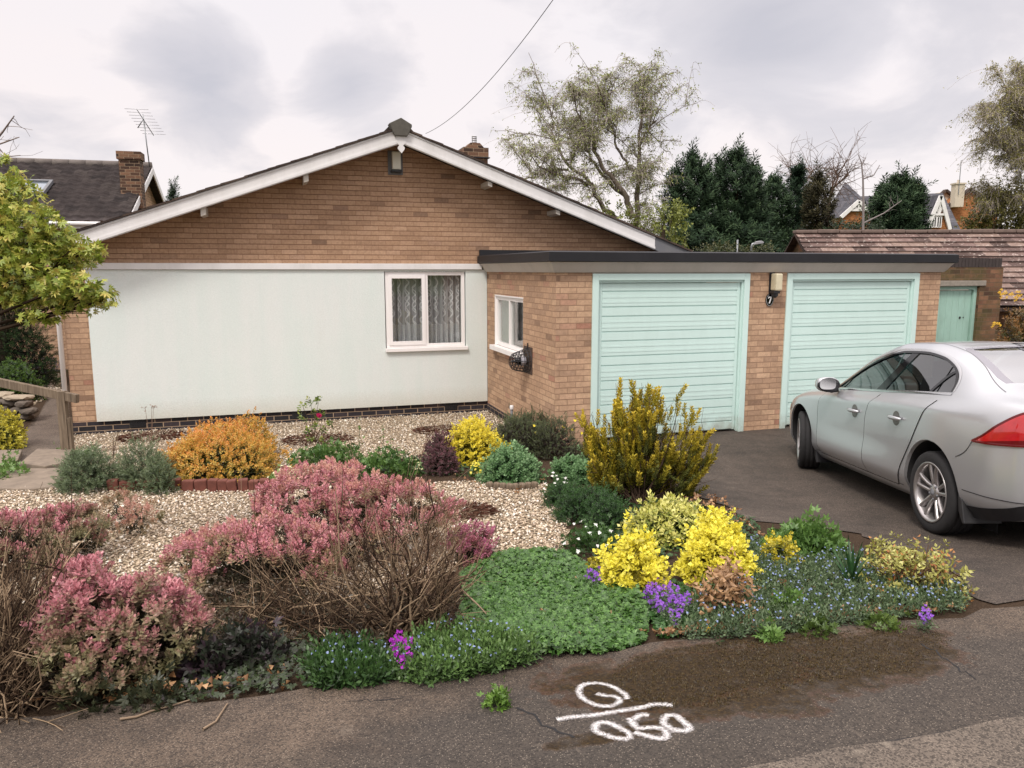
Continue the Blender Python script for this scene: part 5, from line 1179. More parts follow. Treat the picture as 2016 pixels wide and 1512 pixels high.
def thin(x, y, yt, label):
    p = at(x, y); t = thing('columbine', label, 'plant', p); f = Fol(); o = np.array(p)
    b = np.array(AY(x+RNG.normal(0, 4), yt, p[1])); f.tube(np.array([o, o*.5+b*.5+RNG.normal(0, .01, 3), b])-o, .004, .002, C('5a6a3a'), 4)
    q = np.linspace(.35, 1, 6)[:, None]; f.inst([palm_leaf(.04, .018, 1, 5, 160)], (o*(1-q)+b*q)-o+RNG.normal(0, .025, (6, 3)), RNG.normal(0, .6, (6, 3))+np.array([0, 0, .4]), .8, GR[2:]); f.build('stalk', M['leaf'], t)
thin(706, 905, 826, 'tall thin green stalk rising left of two similar stalks in mid garden'); thin(750, 910, 838, 'tall thin green stalk in front of the gravel, middle of three'); thin(770, 915, 862, 'shortest thin green stalk, nearest the dark purple heather')
# ground covers too many to count
def cover(name, px, n, temps, pal, S, hmax, mat, up=.8, flo=None, nfl=0, flh=(.06, .12), dome=.0):
    P = wpoly(px); pts = np.array(sample_poly(P, n)); c = np.mean(np.array(P), 0); f = Fol()
    bump = lambda x, y: hmax*(.55+.45*math.sin(x*5.1+1)*math.sin(y*4.3))
    z = np.array([tz(x, y)+bump(x, y)*RNG.uniform(.35, 1.0) for x, y in pts]); D = RNG.normal(0, .55, (n, 3))*(1-up*.5)+np.array([0, -.15, up])
    f.inst(temps, np.c_[pts, z], D, RNG.uniform(.7, 1.25, n)*S, pal, wt=.3, wi=.4, wl=.4)
    if flo:
        pf = np.array(sample_poly(P, nfl)); zf = np.array([tz(x, y)+bump(x, y)*.8+RNG.uniform(*flh) for x, y in pf]); f.inst(flo[0], np.c_[pf, zf], RNG.normal(0, .3, (nfl, 3))+np.array([0, -.5, .8]), RNG.uniform(.7, 1.2, nfl), flo[1], bright=.08)
        for (x, y), zz in zip(pf[:nfl//2], zf): f.tube([(x, y, tz(x, y)), (x+RNG.normal(0, .01), y+RNG.normal(0, .01), zz)], .0018, .001, C('4a5f34'), 3)
    o = f.build(name, mat); o['kind'] = 'stuff'; return o
COV = [palm_leaf(.032, .016, i, 5, 230) for i in range(4)]
def flatten(tm): return [(np.stack([V[..., 0], V[..., 2], V[..., 1]*.6], -1), t) for V, t in tm]
COVF = flatten(COV)
cover('ground_cover', [(905, 1130), (985, 1105), (1110, 1100), (1180, 1130), (1250, 1180), (1275, 1215), (1270, 1268), (1180, 1295), (1060, 1300), (960, 1265), (900, 1240), (915, 1180)], 15000, COVF, P_('22361a', '325022', '466a2e', '5e843e', '7c9c54'), .72, .10, M['leaf'])
cover('ground_cover', [(1240, 1160), (1330, 1150), (1390, 1180), (1400, 1240), (1300, 1262), (1270, 1215)], 1500, COVF, P_('1c3018', '2a481e', '3c642a', '4f7d36'), .7, .06, M['leaf'])
FMN = SPG(9, .035, .011, .09, 15, 70)
FLB = ([flower(.0068, .0075, 5, 15, i) for i in range(2)], P_('6a7cac', '8090b8', '9ca8c6'))
cover('forget_me_nots', [(1390, 1140), (1480, 1085), (1560, 1110), (1690, 1110), (1800, 1150), (1890, 1165), (1905, 1205), (1760, 1222), (1560, 1250), (1400, 1268), (1345, 1262), (1370, 1210)], 3600, FMN, P_('2f3f28', '44573a', '5f7350', '7d8c6a'), .85, .04, M['leaf'], flo=FLB, nfl=480)
cover('forget_me_nots', [(760, 1335), (800, 1285), (870, 1255), (960, 1270), (1060, 1300), (1050, 1315), (900, 1345), (830, 1350)], 1300, FMN, P_('2f4424', '45602f', '5f7d42', '7a9458'), 1.0, .05, M['leaf'], flo=FLB, nfl=110)
cover('forget_me_nots', [(610, 1330), (640, 1300), (700, 1290), (760, 1310), (770, 1345), (700, 1358), (620, 1362)], 620, FMN, P_('263c20', '365228', '507038'), 1.1, .04, M['leaf'], flo=FLB, nfl=60)
cover('low_greenery', [(560, 935), (640, 925), (820, 935), (930, 940), (1080, 955), (1060, 930), (900, 900), (700, 905), (560, 915)], 1500, COVF, P_('20301a', '2f4a22', '3f602c'), .8, .05, M['leaf'])
cover('low_greenery', [(1190, 1000), (1320, 985), (1480, 1020), (1510, 1070), (1440, 1090), (1230, 1110), (1130, 1090)], 1500, COVF, P_('22341b', '2f4a22', '44662f'), .8, .05, M['leaf'])
cover('low_greenery', [(300, 1395), (420, 1300), (600, 1260), (760, 1250), (780, 1310), (640, 1350), (420, 1385)], 1000, COVF, P_('20241a', '2a3420', '3c4a2c', '30282a', '4a3a2e'), .8, .06, M['leaf'])
cover('low_greenery', [(150, 930), (340, 925), (330, 965), (140, 965)], 300, COVF, P_('26381c', '35502a', '5a7a3a'), .8, .05, M['leaf'])
cover('moss', [(1225, 1300), (1350, 1275), (1600, 1252), (1800, 1232), (1880, 1262), (1800, 1325), (1620, 1345), (1420, 1395), (1260, 1402), (1195, 1350)], 7000, SPG(5, .013, .004, .006, 10, 60), P_('1d160c', '2e2413', '41351c', '5c4d2b', '43260f'), 1.0, .006, M['leaf'])
cover('low_greenery', [(370, 1180), (700, 1170), (920, 1170), (900, 1240), (760, 1265), (560, 1270), (400, 1290)], 1500, SPG(5, .035, .012, .02, -10, 50), P_('2a2118', '43352a', '5a4a38', '3a3e28', '2e3a22'), 1.0, .05, M['leaf'])
# aubrieta
def aub(label, px, n, pal, seed=0):
    P = wpoly(px); c = np.mean(np.array(P), 0); t = thing('aubrieta', label, 'flower', (c[0], c[1], tz(*c))); o = np.array(t.location); pts = np.array(sample_poly(P, n))
    z = np.array([tz(x, y)+RNG.uniform(.05, .13) for x, y in pts]); Fol().inst([flower(.012, .012, 4, 12, i) for i in range(3)], np.c_[pts, z]-o, RNG.normal(0, .4, (n, 3))+np.array([0, -.5, .8]), RNG.uniform(.8, 1.25, n), pal).build('flowers', M['petal'], t)
    pts = np.array(sample_poly(P, n)); z = np.array([tz(x, y)+RNG.uniform(.01, .07) for x, y in pts]); Fol().inst(SPG(7, .022, .009, .04, 10, 60), np.c_[pts, z]-o, RNG.normal(0, .5, (n, 3))+np.array([0, 0, .8]), 1.0, P_('3d4f34', '5a6f4a', '748860')).build('leaves', M['leaf'], t)
PU = P_('6a3a9a', '8450b8', '9a66c8', 'ac7cd2')
aub('spreading violet aubrieta below the left golden euonymus', [(1262, 1195), (1300, 1170), (1330, 1195), (1362, 1212), (1340, 1235), (1335, 1262), (1315, 1235), (1290, 1222)], 190, PU)
aub('small violet aubrieta between the ground cover and the left euonymus', [(1150, 1150), (1180, 1142), (1192, 1160), (1180, 1180), (1155, 1172)], 30, PU)
aub('magenta aubrieta at the pavement edge among forget me nots', [(768, 1310), (785, 1285), (815, 1305), (812, 1335), (795, 1352), (778, 1335)], 85, P_('8a1f9a', 'a834b4', 'bb50c4'))
aub('little violet aubrieta at the mossy right end of the border', [(1805, 1240), (1830, 1235), (1835, 1250), (1812, 1262)], 22, PU)
for x, y, lab in ((1393, 1240, 'single yellow dandelion left of the green sprout'), (1668, 1162, 'yellow dandelion in front of the iris clump'), (573, 885, 'lone yellow poppy to the right of the orange bush')):
    p = at(x, y+14); t = thing('dandelion', lab, 'flower', p); b = np.array(AY(x, y, p[1]))-np.array(p); f = Fol().tube([(0, 0, 0), b*.6+np.array([.01, 0, 0]), b], .002, .0015, C('5a7a3a'), 4); f.build('stalk', M['leaf'], t)
    Fol().inst([sprig(16, .018, .007, .004, 5, 60, 0)], b[None], [[0, -.6, .7]], 1.1, P_('e0b01c', 'f0c828')).build('flower_head', M['petal'], t)
# leaf litter and twigs
def litter():
    f = Fol(); P = []
    for px, n in (([(1050, 1290), (1300, 1262), (1600, 1238), (1880, 1208), (1860, 1195), (1600, 1215), (1350, 1245), (1100, 1275)], 110), ([(0, 1415), (120, 1400), (640, 1350), (620, 1320), (100, 1370), (-40, 1390)], 60), ([(950, 1240), (1000, 1120), (1280, 1180), (1270, 1290)], 14), ([(1500, 1120), (1700, 1100), (1880, 1190), (1500, 1240)], 40), ([(1290, 980), (1420, 985), (1500, 1060), (1400, 1020)], 60), ([(850, 900), (1100, 940), (1100, 990), (900, 960)], 30)):
        P += sample_poly(wpoly(px), n)
    P = np.array(P); z = np.array([tz(x, y)+RNG.uniform(.02, .05) for x, y in P]); f.inst([sprig(3, .045, .035, .004, -5, 40, .5, seed=i) for i in range(5)], np.c_[P, z], RNG.normal(0, .5, (len(P), 3))+np.array([0, 0, 1.]), RNG.uniform(.45, 1.0, len(P)), P_('5a3a24', '805a3a', 'a57e58', 'bb9a74'), wi=.8)
    o = f.build('leaf_litter', M['leaf']); o['kind'] = 'stuff'
litter()
for (pts, lab) in (([(237, 1423), (270, 1418), (298, 1407), (340, 1396), (374, 1385)], 'long pale fallen twig on the pavement below the front heather'), ([(400, 1443), (425, 1428), (448, 1392)], 'curved thin fallen twig on the pavement right of the long one'), ([(910, 1195), (940, 1225), (958, 1245)], 'straight pale twig across the green ground cover')):
    q = [G(*p)+Vector((0, 0, .016 if pts[0][1] > 1300 else .10)) for p in pts]; o = Vector(q[0]); t = Fol().tube([tuple(v-o) for v in q], .0055, .003, C('8d7a66'), 6).build('fallen_twig', M['twig']); t.location = o; tag(t, lab, 'twig')
# bark mulch rings and edging
def mulch(px, py, rx, label):
    c = G(px, py); t = Fol(); n = 900; a = RNG.uniform(0, 2*PI, n); r = np.sqrt(RNG.random(n)); X = c.x+np.cos(a)*r*rx; Y_ = c.y+np.sin(a)*r*rx; P = np.c_[X, Y_, [tz(x, y)+.022+.012*RNG.random() for x, y in zip(X, Y_)]]
    D = np.c_[-np.sin(a), np.cos(a), np.zeros(n)]*.3+np.c_[np.cos(a), np.sin(a), RNG.normal(0, .15, n)]
    t.inst([sprig(1, .07, .013, 0, 90, 90, .1, seed=i) for i in range(3)], P, D, RNG.uniform(.6, 1.3, n), P_('3a2620', '55382d', '6d4a3b', '7a5a4a')); o = t.build('bark_mulch', M['twig']); o['kind'] = 'stuff'
for a in ((300, 862, .42), (625, 868, .45), (870, 850, .38), (900, 1012, .30)): mulch(*a, '')
pr = [(215, 966), (260, 965), (310, 963), (360, 966), (410, 967), (450, 967), (490, 966), (530, 964), (570, 962), (605, 960)]
for i in range(len(pr)-1):
    for k in range(2):
        x = pr[i][0]+(pr[i+1][0]-pr[i][0])*(k+.5)/2; y = pr[i][1]; g = G(x, y); h = AY(x, 944, g.y).z-g.z; wd = (pr[i+1][0]-pr[i][0])/2*mpp(g.y)*1.02
        m = MB(); m.box(-wd/2+.004, wd/2-.004, -.05, .05, -.05, max(.08, h*RNG.uniform(.9, 1.1))); o = m.build('edging_brick', M.setdefault('edgebrick', simple('edging_brick', C('6e4035'), .9, var=.45, scale=10)), None, bevel=.012); o.location = g; o.rotation_euler = (RNG.normal(0, .05), RNG.normal(0, .04), TH*.5+RNG.normal(0, .06))
        tag(o, 'upright red brick in the row edging the orange bush bed', 'brick', 'upright bricks edging the orange bush bed')
for i, x in enumerate(np.linspace(965, 1052, 8)):
    g = G(x, 966-abs(i-3.5)*1.1); m = MB(); m.lathe([(.0, -.05), (.034, -.05), (.036, .055), (.028, .068), (.0, .07)], 12); o = m.build('edging_log', M['wood'], None, True); o.location = g; o.rotation_euler = (RNG.normal(0, .08), RNG.normal(0, .08), 0); tag(o, 'short grey log post in the curved edging under the sedum', 'log', 'log posts edging the sedum')
# flagstones, handrail, stone wall on the left
def slab(px, h, name, label, zt):
    P = [G(*p) for p in px]; c = sum(P, Vector())/len(P); m = MB(); m.prism([(p.x-c.x, p.y-c.y) for p in P], -.1, zt, 'z'); o = m.build(name, M.setdefault('flag', simple('flagstone', C('7d7062'), .9, var=.35, scale=9, bump=.5)), None, bevel=.012); o.location = c; tag(o, label, 'flagstone'); return o
slab([(-30, 968), (40, 935), (150, 932), (128, 962), (60, 968)], 0, 'flagstone', 'pale flat flagstone step nearest the gravel on the left', .05)
slab([(40, 930), (75, 905), (142, 905), (145, 925), (90, 935)], 0, 'flagstone', 'dark raised flagstone step at the foot of the handrail', .12)
slab([(-60, 925), (-30, 900), (45, 898), (35, 918), (0, 928)], 0, 'flagstone', 'brown flagstone at the left edge beside the path', .07)
b = G(133, 905); hr = thing('handrail', 'weathered wooden handrail on a post beside the left path', 'handrail', b)
top = AY(128, 770, b.y).z-b.z
m = MB(); m.box(-.05, .05, -.04, .04, -.05, top); m.build('post', M['wood'], hr, bevel=.004); hr.rotation_euler = (0, 0, 0)
a_, b_ = AY(153, 785, b.y-.05), AY(-120, 728, b.y+.5)
m = MB(); m.beam(a_-b, b_-b, .055, .105); m.build('rail', M['wood'], hr, bevel=.006)
m = MB(); m.box(.052, .085, -.03, .03, -.05, top*.62); m.build('post_support', M['wood'], hr, bevel=.003)
def stonewall(label, px, h, n):
    a, b = G(*px[0]), G(*px[1]); t = thing('stone_wall', label, 'wall', a); d = b-a
    mats = [M.setdefault('stone', simple('rubble_stone', C('5f564d'), .9, var=.45, scale=7, bump=.5)), M.setdefault('stone2', simple('capping_stone', C('9a8d7a'), .9, var=.3, scale=7, bump=.4))]
    def stones(items, name, mat):
        bm = bmesh.new()
        for p, sx, sy, sz in items:
            r = bmesh.ops.create_icosphere(bm, subdivisions=2, radius=1.0); 
            for v in r['verts']:
                c = v.co; k = max(abs(c.x), abs(c.y), abs(c.z)); c = c*(.62+.38/max(.5, k))*RNG.uniform(.92, 1.06); v.co = Vector((p.x+c.x*sx, p.y+c.y*sy, p.z+c.z*sz))
        me = bpy.data.meshes.new(name); bm.to_mesh(me); bm.free(); me.materials.append(mat); link(bpy.data.objects.new(name, me), t)
    it = []
    for r in range(3):
        for i in range(n): it.append((d*((i+.5+.4*(r % 2)+RNG.uniform(-.1, .1))/n)+Vector((0, RNG.uniform(-.04, .04), h*(r+.5)/3)), d.length/n*.48*RNG.uniform(.8, 1.1), .13*RNG.uniform(.8, 1.2), h/6*RNG.uniform(.9, 1.1)))
    stones(it, 'rubble', mats[0])
    stones([(d*((i+.5)/(n//2))+Vector((0, 0, h+.03)), d.length/n*.95*RNG.uniform(.85, 1.0), .17, .045*RNG.uniform(.8, 1.2)) for i in range(n//2)], 'capping', mats[1])
stonewall('low rubble stone wall with pale capping behind the handrail', ((-160, 800), (62, 830)), .34, 12)
# dark and green bushes left of the house
LEAFB = SPG(9, .035, .018, .05, 5, 65)
bush('box_bush', 'rounded dark green clipped bush beside the left path', 'bush', [(-10, 80, 708, 792), (-60, 40, 715, 800)], LEAFB, 1800, P_('1d2e12', '2f4a1c', '4a6a26', '6f8a34'), 1.1, .45, nst=0, inner=(P_('121a0c',), .4), wt=.7)
bush('yellow_hedge', 'yellow green leaved shrub at the left edge in front of the path', 'shrub', [(-80, 42, 800, 890), (-40, 45, 810, 885)], SPG(8, .05, .026, .05, 5, 60), 650, P_('6d7424', 'a8a034', 'cfc444', 'ded868'), 1.0, .45, nst=20, inner=(P_('4a5220',), .3))
CON = SPG(20, .06, .010, .12, 20, 60)
bush('dark_conifer_bush', 'dark green conifer bush under the maple branches', 'bush', [(-80, 108, 590, 762), (20, 112, 610, 764), (-60, 60, 560, 760)], CON, 1600, P_('141d10', '1f2e17', '2d4220', '3d562a'), 1.0, .35, nst=0, inner=(P_('10150c',), .5), mat=M['needle'], deep=.6)
bush('lavender', 'grey purple lavender strip beside the far path', 'shrub', [(70, 125, 708, 735), (40, 90, 712, 738)], SANT, 330, P_('4a4a52', '66607a', '7d768c'), 1.0, .5, nst=0)
# maple reaching in from the left
def maple():
    root = Vector((-4.35, 4.9, tz(-4.35, 4.9))); t = thing('maple_tree', 'yellow green japanese maple reaching in from the left edge', 'tree', root); o = np.array(root); f = Fol(); g = Fol()
    PAL = P_('52641f', '70822c', '8c9a3a', 'a4a848', 'b6ac52', 'be984c')
    ML = [palm_leaf(.050, .014, i, 7, 240) for i in range(5)]
    pads = [(25, 420, 75, 70, .1), (70, 455, 70, 55, 0), (20, 365, 45, 35, .2), (110, 480, 60, 35, .1), (60, 530, 95, 38, 0), (150, 505, 50, 22, .1), (130, 560, 70, 28, -.1), (185, 575, 42, 20, -.05), (205, 590, 32, 15, -.1), (150, 600, 60, 20, .0), (40, 580, 70, 30, .1), (75, 625, 50, 12, 0), (175, 490, 35, 13, .0), (20, 500, 60, 50, .3), (90, 505, 90, 40, .35), (8, 312, 14, 6, .3), (90, 580, 90, 28, .2), (-30, 480, 60, 140, .1)]
    trunk = [o*0, np.array([.1, 0, .8]), np.array([.25, .0, 1.5]), np.array([.35, .05, 2.3]), np.array([.3, .1, 3.1])]
    f.tube(trunk, .07, .03, C('3f352c'), 8)
    for x, y, rx, ry, dy in pads:
        D0 = 4.6+dy; c = np.array(AY(x, y, D0)); k = mpp(D0); n = int(rx*ry*.062)+8
        a = RNG.normal(size=(n, 3)); a /= np.linalg.norm(a, axis=1, keepdims=True); a *= np.cbrt(RNG.random((n, 1)))
        P = c+a*np.array([rx*k, rx*k*.75, ry*k]); D = np.c_[RNG.normal(.25, .5, n), RNG.normal(-.35, .5, n), RNG.normal(-.35, .3, n)]
        g.inst(ML, P-o, D, RNG.uniform(.65, 1.1, n), PAL, wt=.1, wi=.6, wl=.25)
        s0 = np.array(trunk[2 if y > 480 else 3]); e = c-o; q = np.linspace(0, 1, 6)[:, None]; mid = s0*.4+e*.6+np.array([0, 0, -.05]); pts = (1-q)**2*s0+2*q*(1-q)*mid+q*q*e; f.tube(pts, .018, .006, C('33291f'), 5)
        for j in range(5): b = P[RNG.integers(n)]-o; f.tube(np.array([pts[4], pts[4]*.4+b*.6+np.array([0, 0, .01]), b]), .005, .002, C('3a2f24'), 3)
    f.build('branches', M['twig'], t); g.build('crown', M['leaf'], t)
maple()
def yat(x, Yw):                                   # picture row where the ground lies at a given distance
    lo, hi = 560.0, 1400.0
    for _ in range(40):
        m_ = (lo+hi)/2
        if G(x, m_).y > Yw: lo = m_
        else: hi = m_
    return m_
# shrub with orange berries at the right edge by the faded door
bush('berberis', 'orange flowered berberis with brown leaves at the right edge by the faded door', 'shrub', [(1955, 2070, 590, yat(2010, 11.6)), (1942, 2010, 612, yat(1975, 11.4)), (1980, 2080, 572, yat(2030, 11.8))], SPG(8, .05, .022, .06, 5, 60), 1500, P_('2a3318', '4a4a22', '6a5228', '8a6236', '9a7a44'), 1.2, .35, nst=30, inner=(P_('1a1a10',), .4), wi=.85)
r_ = [o for o in SC.objects if o.name == 'berberis'][0]; oo = np.array(r_.location)
pts = [AY(x+RNG.normal(0, 4), y+RNG.normal(0, 3), r_.location.y-.55) for x, y in ((1970, 575), (1978, 578), (1990, 582), (1974, 585), (2000, 586), (2010, 590), (1958, 642), (1966, 640), (2005, 580))*3]
Fol().inst([sprig(10, .03, .02, .03, -10, 70)], np.array(pts)-oo, np.tile([0, -.6, .5], (27, 1)), .85, P_('d8a83c', 'e4c04c', 'ecd268')).build('flowers', M['petal'], r_)
# ================================================================ MARKS ON THE PAVEMENT
def spray_mat():
    t = NT('white_spray_paint'); uv = t.n('ShaderNodeUVMap'); s = t.n('ShaderNodeSeparateXYZ'); t.put(s.inputs[0], uv.outputs[0]); p = t.pos()
    e = t.math('ABSOLUTE', t.math('SUBTRACT', s.outputs[1], .5)); n = t.noise(p, 75, 5, .75); n2 = t.noise(p, 26, 3, .6)
    sp_ = t.ramp(t.noise(p, 190, 3, .6), [(.38, (.12, .12, .12)), (.54, (.88, .88, .88))])
    a = t.ramp(t.math('SUBTRACT', t.math('SUBTRACT', .92, t.math('MULTIPLY', e, 1.75)), t.math('ADD', t.math('MULTIPLY', t.math('SUBTRACT', n, .5), 1.7), t.math('MULTIPLY', t.math('SUBTRACT', n2, .4), s.outputs[0]))), [(.12, (0, 0, 0)), (.85, (1, 1, 1))])
    d = t.bsdf(C('e6e3e2'), .85, spec=.2); tr = t.n('ShaderNodeBsdfTransparent'); mx = t.n('ShaderNodeMixShader'); t.put(mx.inputs[0], t.math('MULTIPLY', a, sp_)); t.put(mx.inputs[1], tr.outputs[0]); t.put(mx.inputs[2], d.outputs[0]); return t.done(mx)
def spray():
    S_ = [([(985, 385), (950, 330), (850, 260), (720, 205), (600, 185), (480, 195), (395, 230), (375, 290), (420, 370), (520, 430), (640, 470), (750, 475), (850, 440), (888, 405), (850, 365), (760, 345), (650, 335), (590, 318)], 78, .5),
          ([(100, 640), (300, 610), (600, 580), (900, 530), (1150, 490), (1350, 450), (1540, 462)], 85, .3),
          ([(570, 770), (590, 700), (680, 675), (800, 705), (900, 755), (990, 810), (1010, 850), (950, 882), (830, 870), (700, 830), (600, 795), (568, 755)], 82, .05),
          ([(1245, 590), (1160, 580), (1110, 600), (1065, 640)], 82, .1), ([(1000, 620), (1040, 680), (1100, 745), (1160, 750), (1260, 740), (1370, 745), (1450, 790), (1470, 850), (1400, 878), (1280, 862), (1170, 830), (1065, 795)], 82, .05),
          ([(1450, 600), (1420, 670), (1480, 730), (1590, 778), (1690, 782), (1748, 745), (1670, 668), (1560, 590), (1490, 588), (1440, 620)], 85, .0)]
    m = MB(); uvs = []; o = G(1230, 1410)
    for pts, w, fade in S_:
        pts = dens(pts, 60); gp = [G(1080+x/6.3, 1320+y/6.3) for x, y in pts]; wd = w/6.3*mpp(2.9)*.86
        for i, p in enumerate(gp):
            d = gp[min(i+1, 59)]-gp[max(i-1, 0)]; d.z = 0; d.normalize(); n = Vector((-d.y, d.x, 0))
            for k in (-1, 1):
                q = p+n*wd*k; q.z = tz(q.x, q.y)+.0115+.0006*S_.index((pts, w, fade) if (pts, w, fade) in S_ else S_[0]); m.v.append(tuple(q-o)); uvs.append((fade*(.6+.4*abs(i-30)/30), (k+1)/2))
            if i: b = len(m.v)-4; m.f.append((b, b+2, b+3, b+1)); m.mi.append(0)
    ob = m.build('painted_marking', spray_mat(), None, fix=False); ob.location = o; uvl = ob.data.uv_layers.new(name='UVMap')
    for l in ob.data.loops: uvl.data[l.index].uv = uvs[l.vertex_index]
    tag(ob, 'white spray painted survey mark with a loop, a slash and 050 on the pavement', 'road marking')
spray()
def crack(px, w, label):
    gp = [G(*p) for p in px]; o = gp[0]; m = MB()
    for i, p in enumerate(gp):
        d = gp[min(i+1, len(gp)-1)]-gp[max(i-1, 0)]; n = Vector((-d.y, d.x, 0)).normalized(); ww = w*RNG.uniform(.5, 1.3)
        for k in (-1, 1): q = p+n*ww*k; q.z = tz(q.x, q.y)+.0095; m.v.append(tuple(q-o))
        if i: b = len(m.v)-4; m.f.append((b, b+2, b+3, b+1)); m.mi.append(0)
    ob = m.build('pavement_crack', M['dark'], None, fix=False); ob.location = o; ob['kind'] = 'structure'
def wig(a, b, n, s): return [(a[0]+(b[0]-a[0])*t+random.gauss(0, s), a[1]+(b[1]-a[1])*t+random.gauss(0, s*.6)) for t in np.linspace(0, 1, n)]
crack(wig((1015, 1395), (1050, 1412), 6, 2)+wig((1060, 1425), (1130, 1458), 9, 3), .006, ''); crack(wig((680, 1385), (790, 1380), 12, 2.5), .003, ''); crack(wig((1810, 1270), (1920, 1340), 14, 3), .004, '')
crack([(x, 1519+(x-1440)*(1417-1519)/576.+3) for x in range(1440, 2016, 24)], .010, '')
# ================================================================ BACKGROUND
# birch behind the house, its main limbs read off the photo
def birch(name, label, D0, limbs, trunk_base, nleaf, ntwig, pal, twc, droop=1.0, hang=.9, seed=1):
    gx = AY(trunk_base[0], trunk_base[1], D0); root = Vector((gx.x, D0, tz(gx.x, D0)-.1)); t = thing(name, label, 'tree', root); o = np.array(root); tr = Fol(); tw = Fol(); lf = Fol(); k = mpp(D0)
    rg = np.random.default_rng(seed); LP = []; first = True
    for pts, r0, r1, dy in limbs:
        n = len(pts); P = np.array([AY(x, y, D0+dy*i/(n-1)) for i, (x, y) in enumerate(pts)])-o
        if first: P = np.concatenate([[np.zeros(3)], P]); first = False
        m = len(P); d = np.r_[0, np.cumsum(np.linalg.norm(np.diff(P, axis=0), axis=1))]; q = np.linspace(0, d[-1], m*3); Q = np.stack([np.interp(q, d, P[:, j]) for j in range(3)], 1); Q[1:-1] += rg.normal(0, .03, Q[1:-1].shape)
        tr.tube(Q, r0*.68, r1*.7, twc[0], 6); LP.append((Q, d[-1]))
    L = []
    for Q, ln in LP:                                        # secondary branches, then hanging twigs
        for _ in range(int(ln*4.2)):
            i = rg.integers(len(Q)//4, len(Q)); b = Q[i]; dr = Q[min(i+1, len(Q)-1)]-Q[i-1]; dr = dr/max(1e-6, np.linalg.norm(dr)); dr = dr*.55+rg.normal(0, .65, 3)+np.array([0, 0, .55]); l = rg.uniform(.55, 1.55)*(1.12-.78*i/len(Q))
            s = np.linspace(0, 1, 6)[:, None]; pts = b+dr*l*s+np.array([0, 0, -.38*droop])*l*s**2.2+np.cumsum(rg.normal(0, .045, (6, 3)), 0)*s; tr.tube(pts, .018, .006, twc[1], 4); L.append((pts, l))
            for _k in range(2):
                b2 = pts[rg.integers(2, 5)]; d2 = dr*.7+rg.normal(0, .6, 3); l2 = l*rg.uniform(.4, .8); p2 = b2+d2*l2*s+np.array([0, 0, -.35*droop])*l2*s**2.2; tr.tube(p2, .009, .004, twc[1], 3); L.append((p2, l2))
    for _ in range(ntwig):
        pts, l = L[rg.integers(len(L))]; b = pts[rg.integers(1, 6)]; h = rg.normal(0, .6, 2); ln = rg.uniform(.25, .8)*hang; s = np.linspace(0, 1, 5)[:, None]
        p = b+np.array([h[0], h[1], .5])*ln*.8*s+np.array([0, 0, -1.0*droop])*ln*s**2; tw.tube(p, .0055, .003, twc[2], 3)
        for _k in range(nleaf): lfp.append(p[rg.integers(1, 5)]+rg.normal(0, .05, 3))
    P = np.array(lfp); lfp.clear()
    lf.inst([sprig(2, .065, .042, .02, -50, 20, seed=i) for i in range(4)], P, rg.normal(0, .6, P.shape)+np.array([0, 0, -.4]), rg.uniform(.6, 1.2, len(P)), pal, wi=.5)
    tr.build('trunk', M['twig'], t); tw.build('twigs', M['twig'], t); lf.build('crown', M['leaf'], t)
lfp = []
limbs = [([(1247, 470), (1250, 420), (1258, 350), (1258, 285), (1262, 225), (1266, 180), (1271, 140)], .22, .02, .0),
         ([(1246, 430), (1232, 385), (1205, 350), (1185, 325), (1165, 290), (1150, 250), (1137, 215), (1130, 195)], .15, .02, -.8), ([(1232, 385), (1200, 360), (1175, 330), (1160, 300), (1140, 270), (1132, 235)], .1, .02, .9),
         ([(1215, 432), (1180, 400), (1165, 365), (1130, 350), (1100, 345), (1065, 330), (1045, 305)], .12, .02, -.5), ([(1165, 365), (1145, 340), (1115, 325), (1090, 270), (1082, 215), (1079, 195)], .08, .015, .6),
         ([(1256, 340), (1235, 325), (1215, 290), (1200, 240), (1195, 200), (1180, 175)], .07, .015, .8), ([(1258, 285), (1272, 262), (1288, 242), (1298, 228)], .06, .012, -.5), ([(1262, 215), (1276, 188), (1284, 168)], .04, .01, .4),
         ([(1120, 335), (1090, 330), (1060, 345), (1040, 335), (1025, 300)], .05, .012, .5), ([(1170, 290), (1178, 230), (1182, 190), (1185, 165)], .05, .012, .3)]
TWC = (C('6d6358'), C('7d7268'), C('a09690'))
birch('birch_tree', 'tall half bare birch with fresh leaves rising behind the right roof slope', 23.0, limbs, (1247, 470), 2, 7500, P_('7c8244', '929a58', 'a6ac6c', '98967e'), TWC, .75, .9)
limbs2 = [([(2110, 470), (2095, 400), (2080, 330), (2060, 260), (2040, 200), (2020, 150)], .25, .03, .0), ([(2095, 400), (2040, 340), (1990, 300), (1950, 270), (1925, 250)], .12, .02, -.5), ([(2080, 330), (2030, 270), (1980, 230), (1945, 220)], .1, .02, .8), ([(2100, 430), (2040, 400), (1990, 390), (1950, 370)], .1, .02, .6), ([(2060, 260), (2020, 220), (1990, 195)], .07, .015, -.6), ([(2090, 390), (2100, 300), (2110, 200), (2120, 140)], .12, .02, .3)]
birch('birch_tree', 'weeping birch cut off by the right picture edge', 26.0, limbs2, (2110, 480), 4, 6500, P_('6d6a3a', '8a864c', '9c9660', 'b0a478'), TWC, 1.0, 1.0, 5)
